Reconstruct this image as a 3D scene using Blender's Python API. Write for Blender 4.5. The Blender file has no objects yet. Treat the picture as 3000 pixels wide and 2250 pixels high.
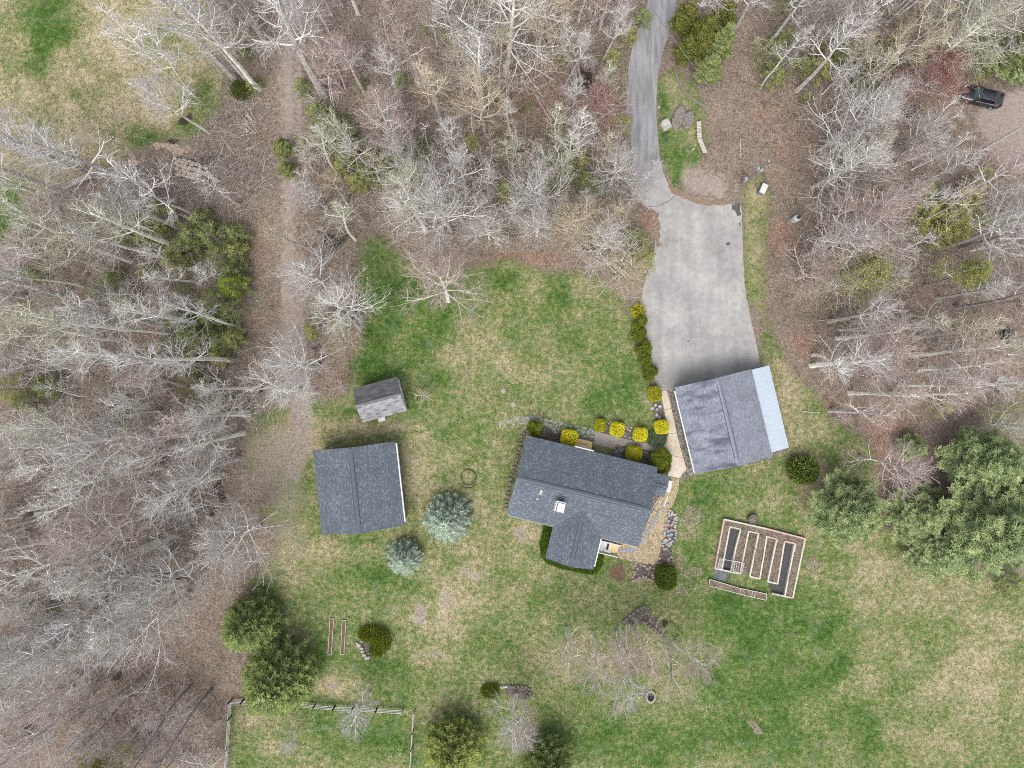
import bpy, bmesh, math, random
import numpy as np
from mathutils import Vector, Matrix
R = math.radians
SC = bpy.context.scene
COL = SC.collection
# ------------------------------------------------------------ camera, world, sun, exposure
ALT = 80.0
cam = bpy.data.cameras.new("camera"); camo = bpy.data.objects.new("camera", cam); COL.objects.link(camo)
camo.location = (0, 0, ALT); camo.rotation_euler = (0, 0, 0)
cam.sensor_width = 36; cam.lens = 24.0; cam.clip_end = 5000; cam.clip_start = 0.5
SC.camera = camo
w = bpy.data.worlds.new("World"); SC.world = w; w.use_nodes = True
wn = w.node_tree; bg = wn.nodes["Background"]
sky = wn.nodes.new("ShaderNodeTexSky"); sky.sky_type = 'NISHITA'; sky.sun_disc = False
sky.sun_elevation = R(60); sky.sun_rotation = R(195); sky.dust_density = 4.0; sky.air_density = 1.0; sky.ozone_density = 1.0
hs = wn.nodes.new("ShaderNodeHueSaturation"); hs.inputs["Saturation"].default_value = 0.42
wn.links.new(sky.outputs[0], hs.inputs["Color"]); wn.links.new(hs.outputs[0], bg.inputs["Color"])
bg.inputs["Strength"].default_value = 0.15
sun = bpy.data.lights.new("sun", 'SUN'); sun.energy = 0.85; sun.angle = R(40); sun.color = (1.0, 0.97, 0.93)
suno = bpy.data.objects.new("sun", sun); COL.objects.link(suno); suno.rotation_euler = (R(30), 0, R(-15))
SC.view_settings.view_transform = 'Standard'; SC.view_settings.look = 'None'
SC.view_settings.gamma = 1.0; SC.view_settings.exposure = 1.17
try:
    SC.cycles.max_bounces = 4; SC.cycles.diffuse_bounces = 3; SC.cycles.transparent_max_bounces = 4; SC.cycles.use_denoising = False; SC.cycles.filter_width = 1.0
except Exception: pass

# ------------------------------------------------------------ coordinate helper: photo pixel (3000x2250) at height z -> metres
def W(px, py, z=0.0):
    f = 0.04 * (ALT - z) / ALT
    return ((px - 1500) * f, (1125 - py) * f)
def W3(px, py, z=0.0, zz=None):
    x, y = W(px, py, z); return Vector((x, y, z if zz is None else zz))
KEXP = 2.05
def C(r, g, b, k=None):
    k = k or KEXP
    o = []
    for c in (r, g, b):
        c /= 255.0
        o.append((c / 12.92 if c <= .04045 else ((c + .055) / 1.055) ** 2.4) / k)
    return (o[0], o[1], o[2], 1.0)

# ------------------------------------------------------------ material helpers
class NT:
    def __init__(s, name, rough=0.9, spec=0.2, metal=0.0):
        s.m = bpy.data.materials.new(name); s.m.use_nodes = True; s.t = s.m.node_tree
        s.b = s.t.nodes["Principled BSDF"]; s.b.inputs["Roughness"].default_value = rough
        s.b.inputs["Specular IOR Level"].default_value = spec; s.b.inputs["Metallic"].default_value = metal
        s._co = None
    def n(s, t): return s.t.nodes.new(t)
    def put(s, inp, v):
        if hasattr(v, "is_output") or isinstance(v, bpy.types.NodeSocket): s.t.links.new(v, inp)
        else: inp.default_value = v
    def co(s):
        if s._co is None: s._co = s.n("ShaderNodeTexCoord").outputs["Object"]
        return s._co
    def mapping(s, scale=(1, 1, 1), rot=(0, 0, 0), loc=(0, 0, 0)):
        m = s.n("ShaderNodeMapping"); s.put(m.inputs["Vector"], s.co()); m.inputs["Scale"].default_value = scale
        m.inputs["Rotation"].default_value = rot; m.inputs["Location"].default_value = loc; return m.outputs[0]
    def noise(s, scale, detail=3, rough=.55, co=None, dist=0.0):
        n = s.n("ShaderNodeTexNoise"); s.put(n.inputs["Vector"], co if co is not None else s.co())
        n.inputs["Scale"].default_value = scale; n.inputs["Detail"].default_value = detail
        n.inputs["Roughness"].default_value = rough; n.inputs["Distortion"].default_value = dist
        return n.outputs["Fac"]
    def voro(s, scale, co=None, out="Color", rnd=1.0):
        n = s.n("ShaderNodeTexVoronoi"); s.put(n.inputs["Vector"], co if co is not None else s.co())
        n.inputs["Scale"].default_value = scale; n.inputs["Randomness"].default_value = rnd; return n.outputs[out]
    def math(s, op, a, b=0.0, c=0.0, clamp=False):
        n = s.n("ShaderNodeMath"); n.operation = op; n.use_clamp = clamp
        s.put(n.inputs[0], a); s.put(n.inputs[1], b); s.put(n.inputs[2], c); return n.outputs[0]
    def mr(s, v, a, b, c=0.0, d=1.0, smooth=True):
        n = s.n("ShaderNodeMapRange"); n.interpolation_type = 'SMOOTHSTEP' if smooth else 'LINEAR'
        s.put(n.inputs[0], v); s.put(n.inputs[1], a); s.put(n.inputs[2], b); s.put(n.inputs[3], c); s.put(n.inputs[4], d)
        return n.outputs[0]
    def ramp(s, v, stops):
        n = s.n("ShaderNodeValToRGB"); s.put(n.inputs[0], v); e = n.color_ramp.elements
        while len(e) < len(stops): e.new(.5)
        for i, (p, c) in enumerate(stops): e[i].position = p; e[i].color = c
        return n.outputs[0]
    def mix(s, f, a, b, mode='MIX'):
        n = s.n("ShaderNodeMix"); n.data_type = 'RGBA'; n.blend_type = mode
        s.put(n.inputs[0], f); s.put(n.inputs[6], a); s.put(n.inputs[7], b); return n.outputs[2]
    def attr(s, name):
        n = s.n("ShaderNodeAttribute"); n.attribute_name = name; return n.outputs
    def gain(s, col, v):                        # multiply a colour by a scalar socket
        n = s.n("ShaderNodeVectorMath"); n.operation = 'SCALE'; s.put(n.inputs[0], col[:3] if isinstance(col, tuple) else col); s.put(n.inputs[3], v); return n.outputs[0]
    def bump(s, h, strength=.4, dist=.03):
        n = s.n("ShaderNodeBump"); s.put(n.inputs["Height"], h); n.inputs["Strength"].default_value = strength
        n.inputs["Distance"].default_value = dist; s.t.links.new(n.outputs[0], s.b.inputs["Normal"])
    def done(s, col): s.put(s.b.inputs["Base Color"], col); return s.m

def simple(name, c1, c2=None, scale=4, detail=4, rough=.85, spec=.2, metal=0., lo=.35, hi=.65, stretch=None, fine=0.0, fs=30):
    t = NT(name, rough, spec, metal)
    if c2 is None: c2 = tuple(min(1, v * .8) for v in c1[:3]) + (1,)
    co = t.mapping(stretch) if stretch else None
    f = t.noise(scale, detail, co=co)
    col = t.ramp(f, [(lo, c2), (hi, c1)])
    if fine: col = t.gain(col, t.mr(t.noise(fs, 2), .3, .7, 1 - fine, 1 + fine))
    t.done(col); return t.m

def leafmat(name, cols, rough=.75, scale=1.3, spec=.15, sc=None):
    """foliage: colour per shoot from the 'var' attribute plus clump-sized variation"""
    t = NT(name, rough, spec)
    v = t.attr("var")["Fac"]
    n = t.noise(scale, 3)
    f = t.math('ADD', t.math('MULTIPLY', v, .6), t.mr(n, .3, .7, 0, .45))
    col = t.ramp(f, [(i / (len(cols) - 1) * .9 + .05, c) for i, c in enumerate(cols)])
    return t.done(col)

# ------------------------------------------------------------ mesh helpers
def fastmesh(name, V, F, var=None):
    """V (n,3) array, F (m,k) int array of equal polygons"""
    V = np.asarray(V, dtype=np.float32); F = np.asarray(F, dtype=np.int32)
    me = bpy.data.meshes.new(name); k = F.shape[1]
    me.vertices.add(len(V)); me.vertices.foreach_set("co", V.ravel())
    me.loops.add(F.size); me.loops.foreach_set("vertex_index", F.ravel())
    me.polygons.add(len(F)); me.polygons.foreach_set("loop_start", np.arange(0, F.size, k, dtype=np.int32))
    me.update(calc_edges=True); me.validate()
    if var is not None:
        a = me.attributes.new("var", 'FLOAT', 'POINT'); a.data.foreach_set("value", np.asarray(var, dtype=np.float32))
    return me
def prisms(P0, P1, R0, R1, n=3, var=None):
    P0 = np.asarray(P0, float); P1 = np.asarray(P1, float); R0 = np.asarray(R0, float)[:, None]; R1 = np.asarray(R1, float)[:, None]
    d = P1 - P0; L = np.linalg.norm(d, axis=1, keepdims=True) + 1e-9; d = d / L
    up = np.where(np.abs(d[:, 2:3]) > .9, np.array([[1., 0, 0]]), np.array([[0, 0, 1.]]))
    a = np.cross(d, up); a /= np.linalg.norm(a, axis=1, keepdims=True) + 1e-9; b = np.cross(d, a)
    N = len(P0); V = np.zeros((N, 2 * n, 3))
    for i in range(n):
        t = 2 * math.pi * i / n + .5
        o = a * math.cos(t) + b * math.sin(t)
        V[:, i] = P0 + o * R0; V[:, n + i] = P1 + o * R1
    base = (np.arange(N) * 2 * n)[:, None]
    F = np.concatenate([np.concatenate([base + i, base + (i + 1) % n, base + n + (i + 1) % n, base + n + i], axis=1) for i in range(n)])
    vv = None if var is None else np.repeat(np.asarray(var, float), 2 * n)
    return V.reshape(-1, 3), F, vv
def tubepts(pts, rad, n=6):
    """connected tube along pts -> V,F (quads)"""
    pts = [Vector(p) for p in pts]; V = []; F = []
    for i, p in enumerate(pts):
        d = (pts[min(i + 1, len(pts) - 1)] - pts[max(i - 1, 0)]).normalized()
        up = Vector((1, 0, 0)) if abs(d.z) > .7 else Vector((0, 0, 1))
        a = d.cross(up).normalized(); b = d.cross(a)
        for k in range(n):
            t = 2 * math.pi * k / n; V.append(p + (a * math.cos(t) + b * math.sin(t)) * rad[i])
    for i in range(len(pts) - 1):
        for k in range(n):
            F.append((i * n + k, i * n + (k + 1) % n, (i + 1) * n + (k + 1) % n, (i + 1) * n + k))
    return V, F
def link(name, me, mat=None, parent=None, smooth=False, loc=None, rz=None):
    o = bpy.data.objects.new(name, me); COL.objects.link(o)
    if me is not None and mat is not None:
        ms = mat if isinstance(mat, (list, tuple)) else [mat]
        if not len(me.materials):
            for m_ in ms: me.materials.append(m_)
    if smooth and me is not None: me.polygons.foreach_set("use_smooth", [True] * len(me.polygons))
    if parent: o.parent = parent
    if loc is not None: o.location = loc
    if rz is not None: o.rotation_euler = (0, 0, rz)
    return o
class MB:
    """collects shapes, links them as ONE mesh"""
    def __init__(s): s.V = []; s.F = []
    def add(s, V, F):
        o = len(s.V); s.V += [tuple(v) for v in V]; s.F += [tuple(i + o for i in f) for f in F]; return s
    def box(s, x0, x1, y0, y1, z0, z1):
        V = [(x0, y0, z0), (x1, y0, z0), (x1, y1, z0), (x0, y1, z0), (x0, y0, z1), (x1, y0, z1), (x1, y1, z1), (x0, y1, z1)]
        return s.add(V, [(3, 2, 1, 0), (4, 5, 6, 7), (0, 1, 5, 4), (1, 2, 6, 5), (2, 3, 7, 6), (3, 0, 4, 7)])
    def prism(s, pts, z0, z1):
        n = len(pts)
        a = sum(pts[i][0] * pts[(i + 1) % n][1] - pts[(i + 1) % n][0] * pts[i][1] for i in range(n))
        if a < 0: pts = list(pts)[::-1]
        V = [(p[0], p[1], z0) for p in pts] + [(p[0], p[1], z1) for p in pts]
        return s.add(V, [tuple(range(n - 1, -1, -1)), tuple(range(n, 2 * n))] + [(i, (i + 1) % n, n + (i + 1) % n, n + i) for i in range(n)])
    def slab(s, quad, th):
        """quad of 3d points, thickened downward by th"""
        q = [Vector(p) for p in quad]; n = len(q)
        V = q + [p - Vector((0, 0, th)) for p in q]
        return s.add(V, [tuple(range(n)), tuple(range(2 * n - 1, n - 1, -1))] + [(i, n + i, n + (i + 1) % n, (i + 1) % n) for i in range(n)])
    def bar(s, a, b, w, h=None):
        a = Vector(a); b = Vector(b); d = (b - a).normalized(); h = h or w
        up = Vector((0, 0, 1)) if abs(d.z) < .9 else Vector((1, 0, 0))
        r = d.cross(up).normalized() * w / 2; u = r.cross(d).normalized() * h / 2
        V = [a - r - u, a + r - u, a + r + u, a - r + u, b - r - u, b + r - u, b + r + u, b - r + u]
        return s.add(V, [(3, 2, 1, 0), (4, 5, 6, 7), (0, 1, 5, 4), (1, 2, 6, 5), (2, 3, 7, 6), (3, 0, 4, 7)])
    def tube(s, pts, rad, n=8, caps=True):
        if not isinstance(rad, (list, tuple)): rad = [rad] * len(pts)
        V, F = tubepts(pts, rad, n)
        if caps: F = F + [tuple(range(n)), tuple(range(len(V) - 1, len(V) - n - 1, -1))]
        return s.add(V, F)
    def lathe(s, prof, n=20, c=(0, 0), sx=1, sy=1):
        V = []; F = []
        for (r, z) in prof:
            for k in range(n):
                t = 2 * math.pi * k / n; V.append((c[0] + r * sx * math.cos(t), c[1] + r * sy * math.sin(t), z))
        for i in range(len(prof) - 1):
            for k in range(n): F.append((i * n + k, i * n + (k + 1) % n, (i + 1) * n + (k + 1) % n, (i + 1) * n + k))
        F.append(tuple(range(n - 1, -1, -1))); F.append(tuple((len(prof) - 1) * n + k for k in range(n)))
        return s.add(V, F)
    def build(s, name, mat, parent=None, bevel=0, smooth=False, loc=None, rz=None):
        me = bpy.data.meshes.new(name); me.from_pydata(s.V, [], s.F); me.update()
        bm = bmesh.new(); bm.from_mesh(me); bmesh.ops.recalc_face_normals(bm, faces=bm.faces)
        if bevel: bmesh.ops.bevel(bm, geom=[e for e in bm.edges], offset=bevel, segments=1, affect='EDGES', clamp_overlap=True)
        bm.to_mesh(me); bm.free()
        return link(name, me, mat, parent, smooth, loc, rz)
# ------------------------------------------------------------ labels
AUTO = []          # (object, base label, key for ordering) -> ordinals are written at the end
def tag(o, label, cat, group=None):
    o["label"] = label; o["category"] = cat
    if group: o["group"] = group
    return o
def auto(o, base, cat, group, px, py, axis='x'):
    o["category"] = cat; o["group"] = group; AUTO.append((o, base, px, py, axis)); return o
def struct(o, kind="structure"): o["kind"] = kind; return o
def empty(name, x, y, z=0, rz=0):
    o = bpy.data.objects.new(name, None); COL.objects.link(o); o.location = (x, y, z); o.rotation_euler = (0, 0, rz)
    o.empty_display_size = .3; return o
def copy_tree(o, parent=None):
    c = o.copy(); COL.objects.link(c); c.parent = parent
    for ch in list(o.children): copy_tree(ch, c)
    return c
def smoothpoly(P, it=2):
    for _ in range(it):
        Q = []
        for i in range(len(P)):
            a = P[i]; b = P[(i + 1) % len(P)]
            Q.append((a[0] * .75 + b[0] * .25, a[1] * .75 + b[1] * .25)); Q.append((a[0] * .25 + b[0] * .75, a[1] * .25 + b[1] * .75))
        P = Q
    return P
def rough_edge(P, amp, step, seed=1):
    rg = random.Random(seed); Q = []
    for i in range(len(P)):
        a = Vector(P[i]); b = Vector(P[(i + 1) % len(P)]); n = max(1, int((b - a).length / step))
        for k in range(n):
            p = a.lerp(b, k / n); Q.append((p.x + rg.uniform(-amp, amp), p.y + rg.uniform(-amp, amp)))
    return Q
# ============================================================ GROUND: one sheet, cover weights per vertex
def inpoly(X, Y, P):
    m = np.zeros(X.shape, bool); n = len(P); j = n - 1
    for i in range(n):
        xi, yi = P[i]; xj, yj = P[j]
        if yi != yj:
            c = ((yi > Y) != (yj > Y)) & (X < (xj - xi) * (Y - yi) / (yj - yi) + xi); m ^= c
        j = i
    return m
def blur(A, k):
    for _ in range(2):
        for ax in (0, 1):
            c = np.cumsum(np.pad(A, [(k + 1, k) if a == ax else (0, 0) for a in (0, 1)], mode='edge'), axis=ax)
            s1 = [slice(None)] * 2; s2 = [slice(None)] * 2; s1[ax] = slice(2 * k + 1, None); s2[ax] = slice(0, -(2 * k + 1))
            A = (c[tuple(s1)] - c[tuple(s2)]) / (2 * k + 1)
    return A
FIELD = [(-400, -400), (600, -400), (610, 0), (650, 180), (665, 280), (630, 330), (600, 400), (540, 415), (440, 425), (370, 470), (300, 495), (240, 520), (130, 570), (75, 650), (30, 720), (-400, 760)]
LAWN = [(1050, 700), (1120, 690), (1180, 770), (1300, 800), (1420, 775), (1500, 765), (1620, 800), (1700, 800), (1800, 850), (1860, 930), (1890, 1000), (1915, 1130), (1950, 1250),
        (2180, 1200), (2240, 1000), (2200, 820), (2185, 600), (2230, 600), (2232, 700), (2228, 860), (2260, 960), (2290, 1040), (2350, 1120), (2440, 1240), (2560, 1300), (2560, 1500), (2700, 1640), (3100, 1720), (3500, 1750), (3500, 2700),
        (640, 2700), (660, 2200), (672, 2065), (860, 2060), (740, 1950), (700, 1800), (770, 1650), (830, 1560), (760, 1500), (720, 1400), (730, 1230), (860, 1180), (1030, 1170), (1020, 1080), (1060, 1000), (1080, 900), (1050, 820)]
VERGE = [(1925, 230), (1975, 180), (2060, 300), (2075, 450), (2030, 490), (1995, 580), (1950, 540), (1930, 420)]
STRIPR = [(2175, 560), (2235, 470), (2250, 600), (2240, 700), (2240, 900), (2180, 900)]
TRACK = [(805, -400), (905, -400), (895, 0), (890, 400), (880, 700), (895, 900), (905, 1100), (915, 1250), (905, 1330), (870, 1420), (820, 1420), (850, 1330), (840, 1200), (815, 1050), (808, 800), (806, 400), (800, 0)]
PARK = [(2850, 330), (2960, 250), (3400, 230), (3400, 560), (2960, 520), (2880, 440)]
g0 = np.arange(-72, 72.01, .3); gx = np.concatenate([[-1500, -600, -250, -120, -85], g0, [85, 120, 250, 600, 1500]])
h0 = np.arange(-57, 57.01, .3); gy = np.concatenate([[-1500, -600, -250, -120, -70], h0, [70, 120, 250, 600, 1500]])
GX, GY = np.meshgrid(gx, gy); PX = GX / .04 + 1500; PY = 1125 - GY / .04
rs = np.random.RandomState(3)
def vnoise(cell, seed):
    r = np.random.RandomState(seed); T = r.rand(64, 64)
    u = (PX / cell) % 63; v = (PY / cell) % 63; i = np.floor(u).astype(int); j = np.floor(v).astype(int); fu = u - i; fv = v - j
    fu = fu * fu * (3 - 2 * fu); fv = fv * fv * (3 - 2 * fv); i2 = (i + 1) % 64; j2 = (j + 1) % 64
    return (T[j, i] * (1 - fu) + T[j, i2] * fu) * (1 - fv) + (T[j2, i] * (1 - fu) + T[j2, i2] * fu) * fv
wx = (vnoise(40, 1) - .5) * 26 + (vnoise(14, 2) - .5) * 12; wy = (vnoise(40, 3) - .5) * 26 + (vnoise(14, 4) - .5) * 12
QX = PX + wx; QY = PY + wy
field = inpoly(QX, QY, FIELD); lawnm = inpoly(QX, QY, LAWN) | inpoly(QX, QY, VERGE) | inpoly(QX, QY, STRIPR)
trackm = inpoly(PX + wx * .5, PY + wy * .5, TRACK); parkm = inpoly(QX, QY, PARK)
lawn = blur((field | lawnm).astype(float), 4); track = blur(trackm.astype(float), 2); park = blur(parkm.astype(float), 3)
def blobs(L, base=0.0):
    A = np.zeros(PX.shape) + base; 
    for b in L:
        x, y, rx, ry, v = b[:5]; a = R(b[5]) if len(b) > 5 else 0
        dx = QX - x; dy = QY - y; u = (dx * math.cos(a) + dy * math.sin(a)) / rx; w_ = (-dx * math.sin(a) + dy * math.cos(a)) / ry
        k = np.exp(-(u * u + w_ * w_) * 1.1); A = A * (1 - k) + v * k
    return A
lush = np.where(field | (PX < 650) & (PY < 760), .06, .48)
LUSH = [ # upper left field
 (130, 30, 110, 60, .85), (165, 100, 70, 60, .9), (125, 160, 35, 60, .9), (85, 200, 45, 35, .75), (30, 150, 40, 160, .45), (20, 640, 60, 110, 1.0), (55, 590, 50, 50, .7), (470, 110, 60, 70, .5), (600, 290, 60, 60, .75), (560, 370, 50, 30, .7),
 (430, 410, 60, 35, .8), (380, 380, 40, 25, .6), (310, 380, 20, 60, .6, -20), (230, 280, 20, 70, .55, -40), (340, 340, 70, 50, .1), (270, 200, 120, 80, .18), (500, 220, 60, 60, .2), (140, 340, 70, 50, .4),
 # main lawn
 (1180, 860, 120, 60, .95), (1110, 780, 60, 60, .7), (1130, 960, 70, 60, .85), (1090, 1060, 60, 70, .9), (1300, 930, 50, 70, .85), (1480, 830, 60, 30, .85), (1640, 870, 40, 55, .85), (1560, 850, 50, 30, .35), (1250, 1010, 70, 40, .85), (1270, 1090, 60, 50, .8),
 (1420, 980, 80, 50, .35), (1360, 1060, 70, 50, .25), (1330, 1010, 40, 30, .3), (1520, 960, 60, 60, .6), (1600, 1110, 50, 50, .3), (1700, 1000, 90, 80, .62), (1840, 1120, 60, 70, .8), (1780, 1180, 80, 50, .75), (1500, 1180, 70, 30, .45), (1650, 1200, 60, 40, .45),
 (1290, 1270, 110, 40, .8), (1220, 1180, 60, 20, .7), (1100, 1080, 80, 30, .85), (1400, 1300, 80, 60, .55), (1230, 1350, 60, 60, .3), (1290, 1440, 60, 50, .35), (1420, 1480, 50, 120, .38), (1430, 1260, 120, 12, .6), (1000, 1210, 90, 14, .7),
 (800, 1300, 60, 120, .25), (760, 1450, 50, 80, .3), (850, 1620, 90, 60, .2), (980, 1630, 120, 40, .3), (1080, 1580, 60, 20, .8), (1210, 1470, 30, 60, .65), (900, 1560, 60, 20, .5), (900, 1740, 120, 50, .7), (1090, 1700, 90, 60, .72), (1200, 1720, 60, 40, .7),
 (1310, 1730, 45, 60, .12), (1380, 1680, 50, 20, .1), (1220, 1800, 30, 45, .05, -30), (1260, 1920, 50, 30, .15), (975, 2010, 60, 30, .08), (1000, 1930, 80, 40, .75), (1130, 1960, 60, 40, .8), (1180, 2060, 40, 90, .7), (1000, 2150, 120, 60, .78), (1090, 2170, 120, 60, .75),
 (760, 2120, 60, 50, .2), (860, 2200, 80, 40, .35), (720, 2200, 40, 60, .6), (1400, 1820, 80, 80, .4), (1500, 1750, 100, 60, .45), (1640, 1760, 90, 40, .6), (1450, 1900, 80, 60, .7), (1560, 1960, 60, 90, .45), (1380, 2180, 60, 50, .75), (1690, 1920, 120, 60, .35), (1850, 1950, 90, 70, .35),
 (1750, 2050, 120, 50, .6), (1800, 2160, 160, 60, .85), (1900, 2200, 120, 50, .8), (2060, 1520, 40, 120, .75), (2000, 1640, 50, 60, .6), (2110, 1420, 80, 40, .75), (2060, 1460, 60, 30, .8), (2240, 1440, 80, 50, .4), (2280, 1550, 60, 30, .5), (2130, 1760, 60, 40, .9),
 (2190, 1830, 130, 80, .9), (2300, 1760, 60, 70, .92), (2240, 1900, 90, 80, .8), (2420, 1860, 50, 70, .95), (2100, 1980, 80, 80, .85), (2210, 2040, 60, 60, .85), (2280, 2100, 60, 90, .9), (2370, 1990, 60, 60, .9), (2150, 2140, 120, 60, .8), (2460, 1940, 40, 60, .9), (2470, 2110, 60, 60, .75),
 (2330, 2200, 120, 50, .7), (2550, 2170, 40, 60, .9), (2720, 1900, 50, 60, .8), (2640, 1720, 140, 60, .28), (2800, 1740, 160, 80, .3), (2900, 1850, 120, 70, .35), (2600, 1850, 80, 100, .38), (2880, 2000, 140, 120, .2), (2720, 2020, 60, 80, .3), (2960, 2180, 80, 80, .45), (2750, 2200, 100, 50, .35), (2640, 2100, 60, 120, .5),
 (2290, 1210, 50, 140, .35), (2350, 1260, 60, 60, .22), (2260, 1000, 30, 90, .5), (2210, 760, 30, 200, .3), (2400, 1400, 60, 60, .12), (2540, 1640, 60, 60, .2), (2450, 1640, 60, 40, .6),
 (1210, 1400, 80, 90, .25), (1250, 1330, 70, 50, .2), (1120, 1260, 90, 20, .2), (900, 1280, 60, 60, .15), (700, 1560, 80, 60, .3), (860, 1690, 80, 60, .25), (1440, 1600, 80, 60, .3), (1560, 1230, 80, 20, .3), (1470, 1060, 50, 40, .25), (1200, 1600, 60, 40, .4), (1400, 1980, 80, 40, .4), (2215, 560, 30, 60, .3), (2210, 900, 30, 100, .3), (2300, 1130, 60, 80, .15), (800, 1200, 60, 30, .4), (1240, 1560, 30, 60, .3), (1080, 1245, 120, 16, .1), (660, 1640, 0.1, 0.1, .5), (1330, 1800, 60, 70, .2), (1160, 1640, 0.1, .1, .5), (1560, 1560, 50, 40, .2), (2140, 1400, 60, 12, .6),
 # verge
 (1945, 300, 12, 60, .95), (1960, 400, 30, 40, .85), (1990, 470, 60, 25, .85), (1990, 540, 15, 50, .9), (2010, 350, 40, 40, .2), (1950, 210, 20, 40, .5), (1960, 240, 30, 30, .25)]
for b in LUSH:
    x, y, rx, ry, v = b[:5]; a = R(b[5]) if len(b) > 5 else 0
    dx = QX - x; dy = QY - y; u = (dx * math.cos(a) + dy * math.sin(a)) / rx; w_ = (-dx * math.sin(a) + dy * math.cos(a)) / ry
    k = np.exp(-(u * u + w_ * w_) * 1.0); lush = lush * (1 - k) + v * k
# bare dirt: track ruts, parking, worn patches
rut = np.clip(1 - np.abs(PX + wx * .4 - (846 + (np.clip(PY, 900, 1400) - 900) * .05)) / 14., 0, 1) + np.clip(1 - np.abs(PX + wx * .4 - (884 + (np.clip(PY, 900, 1400) - 900) * .05)) / 12., 0, 1) * .6
dirt = np.maximum(track * (.66 + .5 * np.clip(rut, 0, 1) + .25 * np.clip((PY - 850) / 300, 0, 1)), park * .95)
dirt = np.maximum(dirt, blobs([(2070, 545, 80, 55, .95), (2030, 520, 40, 40, .8), (2000, 330, 40, 50, .6), (1310, 1760, 30, 50, .75), (1225, 1805, 22, 40, .95), (1380, 1685, 35, 14, .8), (1500, 1178, 18, 22, .6), (810, 1330, 90, 120, .8), (770, 1430, 90, 80, .78), (740, 1300, 50, 80, .62), (840, 1560, 80, 50, .62), (860, 1460, 60, 80, .6), (890, 1270, 50, 50, .7), (1000, 1280, 60, 12, .6), (1190, 1300, 24, 40, .5), (880, 1620, 60, 30, .6), (730, 1500, 50, 60, .5), (900, 1250, 50, 30, .5),
   (1535, 1570, 25, 40, .75), (1265, 1915, 30, 16, .7), (975, 2012, 45, 18, .8), (1808, 2070, 16, 14, .8), (1160, 1340, 20, 20, .4), (1210, 1335, 60, 16, .6), (800, 1620, 60, 40, .45), (1030, 1640, 60, 14, .6), (930, 1240, 30, 60, .4)]))
dark = blobs([(540, 350, 22, 14, .9, -35), (612, 470, 30, 30, .7), (505, 410, 18, 12, .8), (750, 1160, 36, 11, 1., -35), (980, 700, 50, 30, .9, -25), (1010, 600, 16, 40, .8, 20), (1500, 690, 30, 12, .8), (1750, 730, 50, 22, .95, 15), (1650, 620, 30, 14, .7), (640, 1440, 14, 60, .9, -12),
   (615, 1500, 20, 40, .6), (470, 1340, 20, 30, .8), (350, 1340, 20, 30, .7), (370, 1180, 30, 40, .7, -30), (280, 1230, 20, 24, .7), (460, 1200, 20, 20, .6), (590, 800, 16, 30, .8), (530, 880, 16, 40, .8), (540, 730, 20, 20, .6), (500, 1120, 20, 20, .6), (90, 1500, 30, 24, .6),
   (290, 1750, 30, 40, .8), (320, 1800, 20, 30, .8), (230, 1970, 24, 20, .8), (340, 1990, 24, 20, .8), (90, 2130, 40, 24, .6), (150, 2090, 26, 18, .6), (310, 640, 20, 20, .4), (2325, 588, 30, 14, .5, 20), (2400, 680, 20, 14, .7), (1410, 330, 14, 22, .7), (1405, 480, 16, 30, .7),
   (1180, 470, 24, 16, .6), (1390, 460, 16, 30, .5), (930, 1020, 24, 20, .6), (2700, 400, 20, 40, .5), (690, 980, 12, 50, .7, -8), (560, 620, 20, 30, .5), (440, 900, 22, 20, .5), (390, 1060, 18, 20, .5), (1390, 1990, 20, 8, .0), (1940, 1830, 30, 26, .55), (1530, 2025, 26, 14, .6), (1905, 1800, 30, 12, .5)])
chips = blobs([(480, 432, 50, 16, .95, -8), (540, 440, 40, 16, .8), (400, 470, 40, 16, .7, -10), (360, 500, 40, 14, .5, -10), (560, 470, 30, 30, .5), (764, 1068, 12, 12, .6), (760, 1330, 30, 20, .5)])
rust = blobs([(1620, 280, 220, 140, .8), (1500, 240, 160, 100, .75), (1520, 760, 160, 26, .95), (1760, 660, 60, 60, .8), (1900, 640, 30, 60, .8), (2290, 700, 60, 70, .95), (2330, 440, 120, 160, .6), (2240, 330, 60, 60, .6), (2500, 900, 150, 60, .6), (2360, 1000, 60, 60, .8),
   (2600, 1290, 80, 100, .95), (2560, 1450, 40, 100, 1.), (2420, 1200, 80, 40, .7), (880, 1130, 60, 30, .7), (1000, 1120, 50, 40, .7), (780, 1020, 30, 60, .6), (600, 620, 60, 40, .6), (760, 700, 40, 120, .6), (2720, 860, 80, 60, .6), (520, 2050, 200, 120, .45), (450, 1950, 160, 100, .5), (2700, 560, 60, 30, .6)], .22)
dark = np.clip(dark * 1.35, 0, 1.25)
for a_ in (dirt, chips): np.clip(a_, 0, 1, out=a_)
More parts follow.
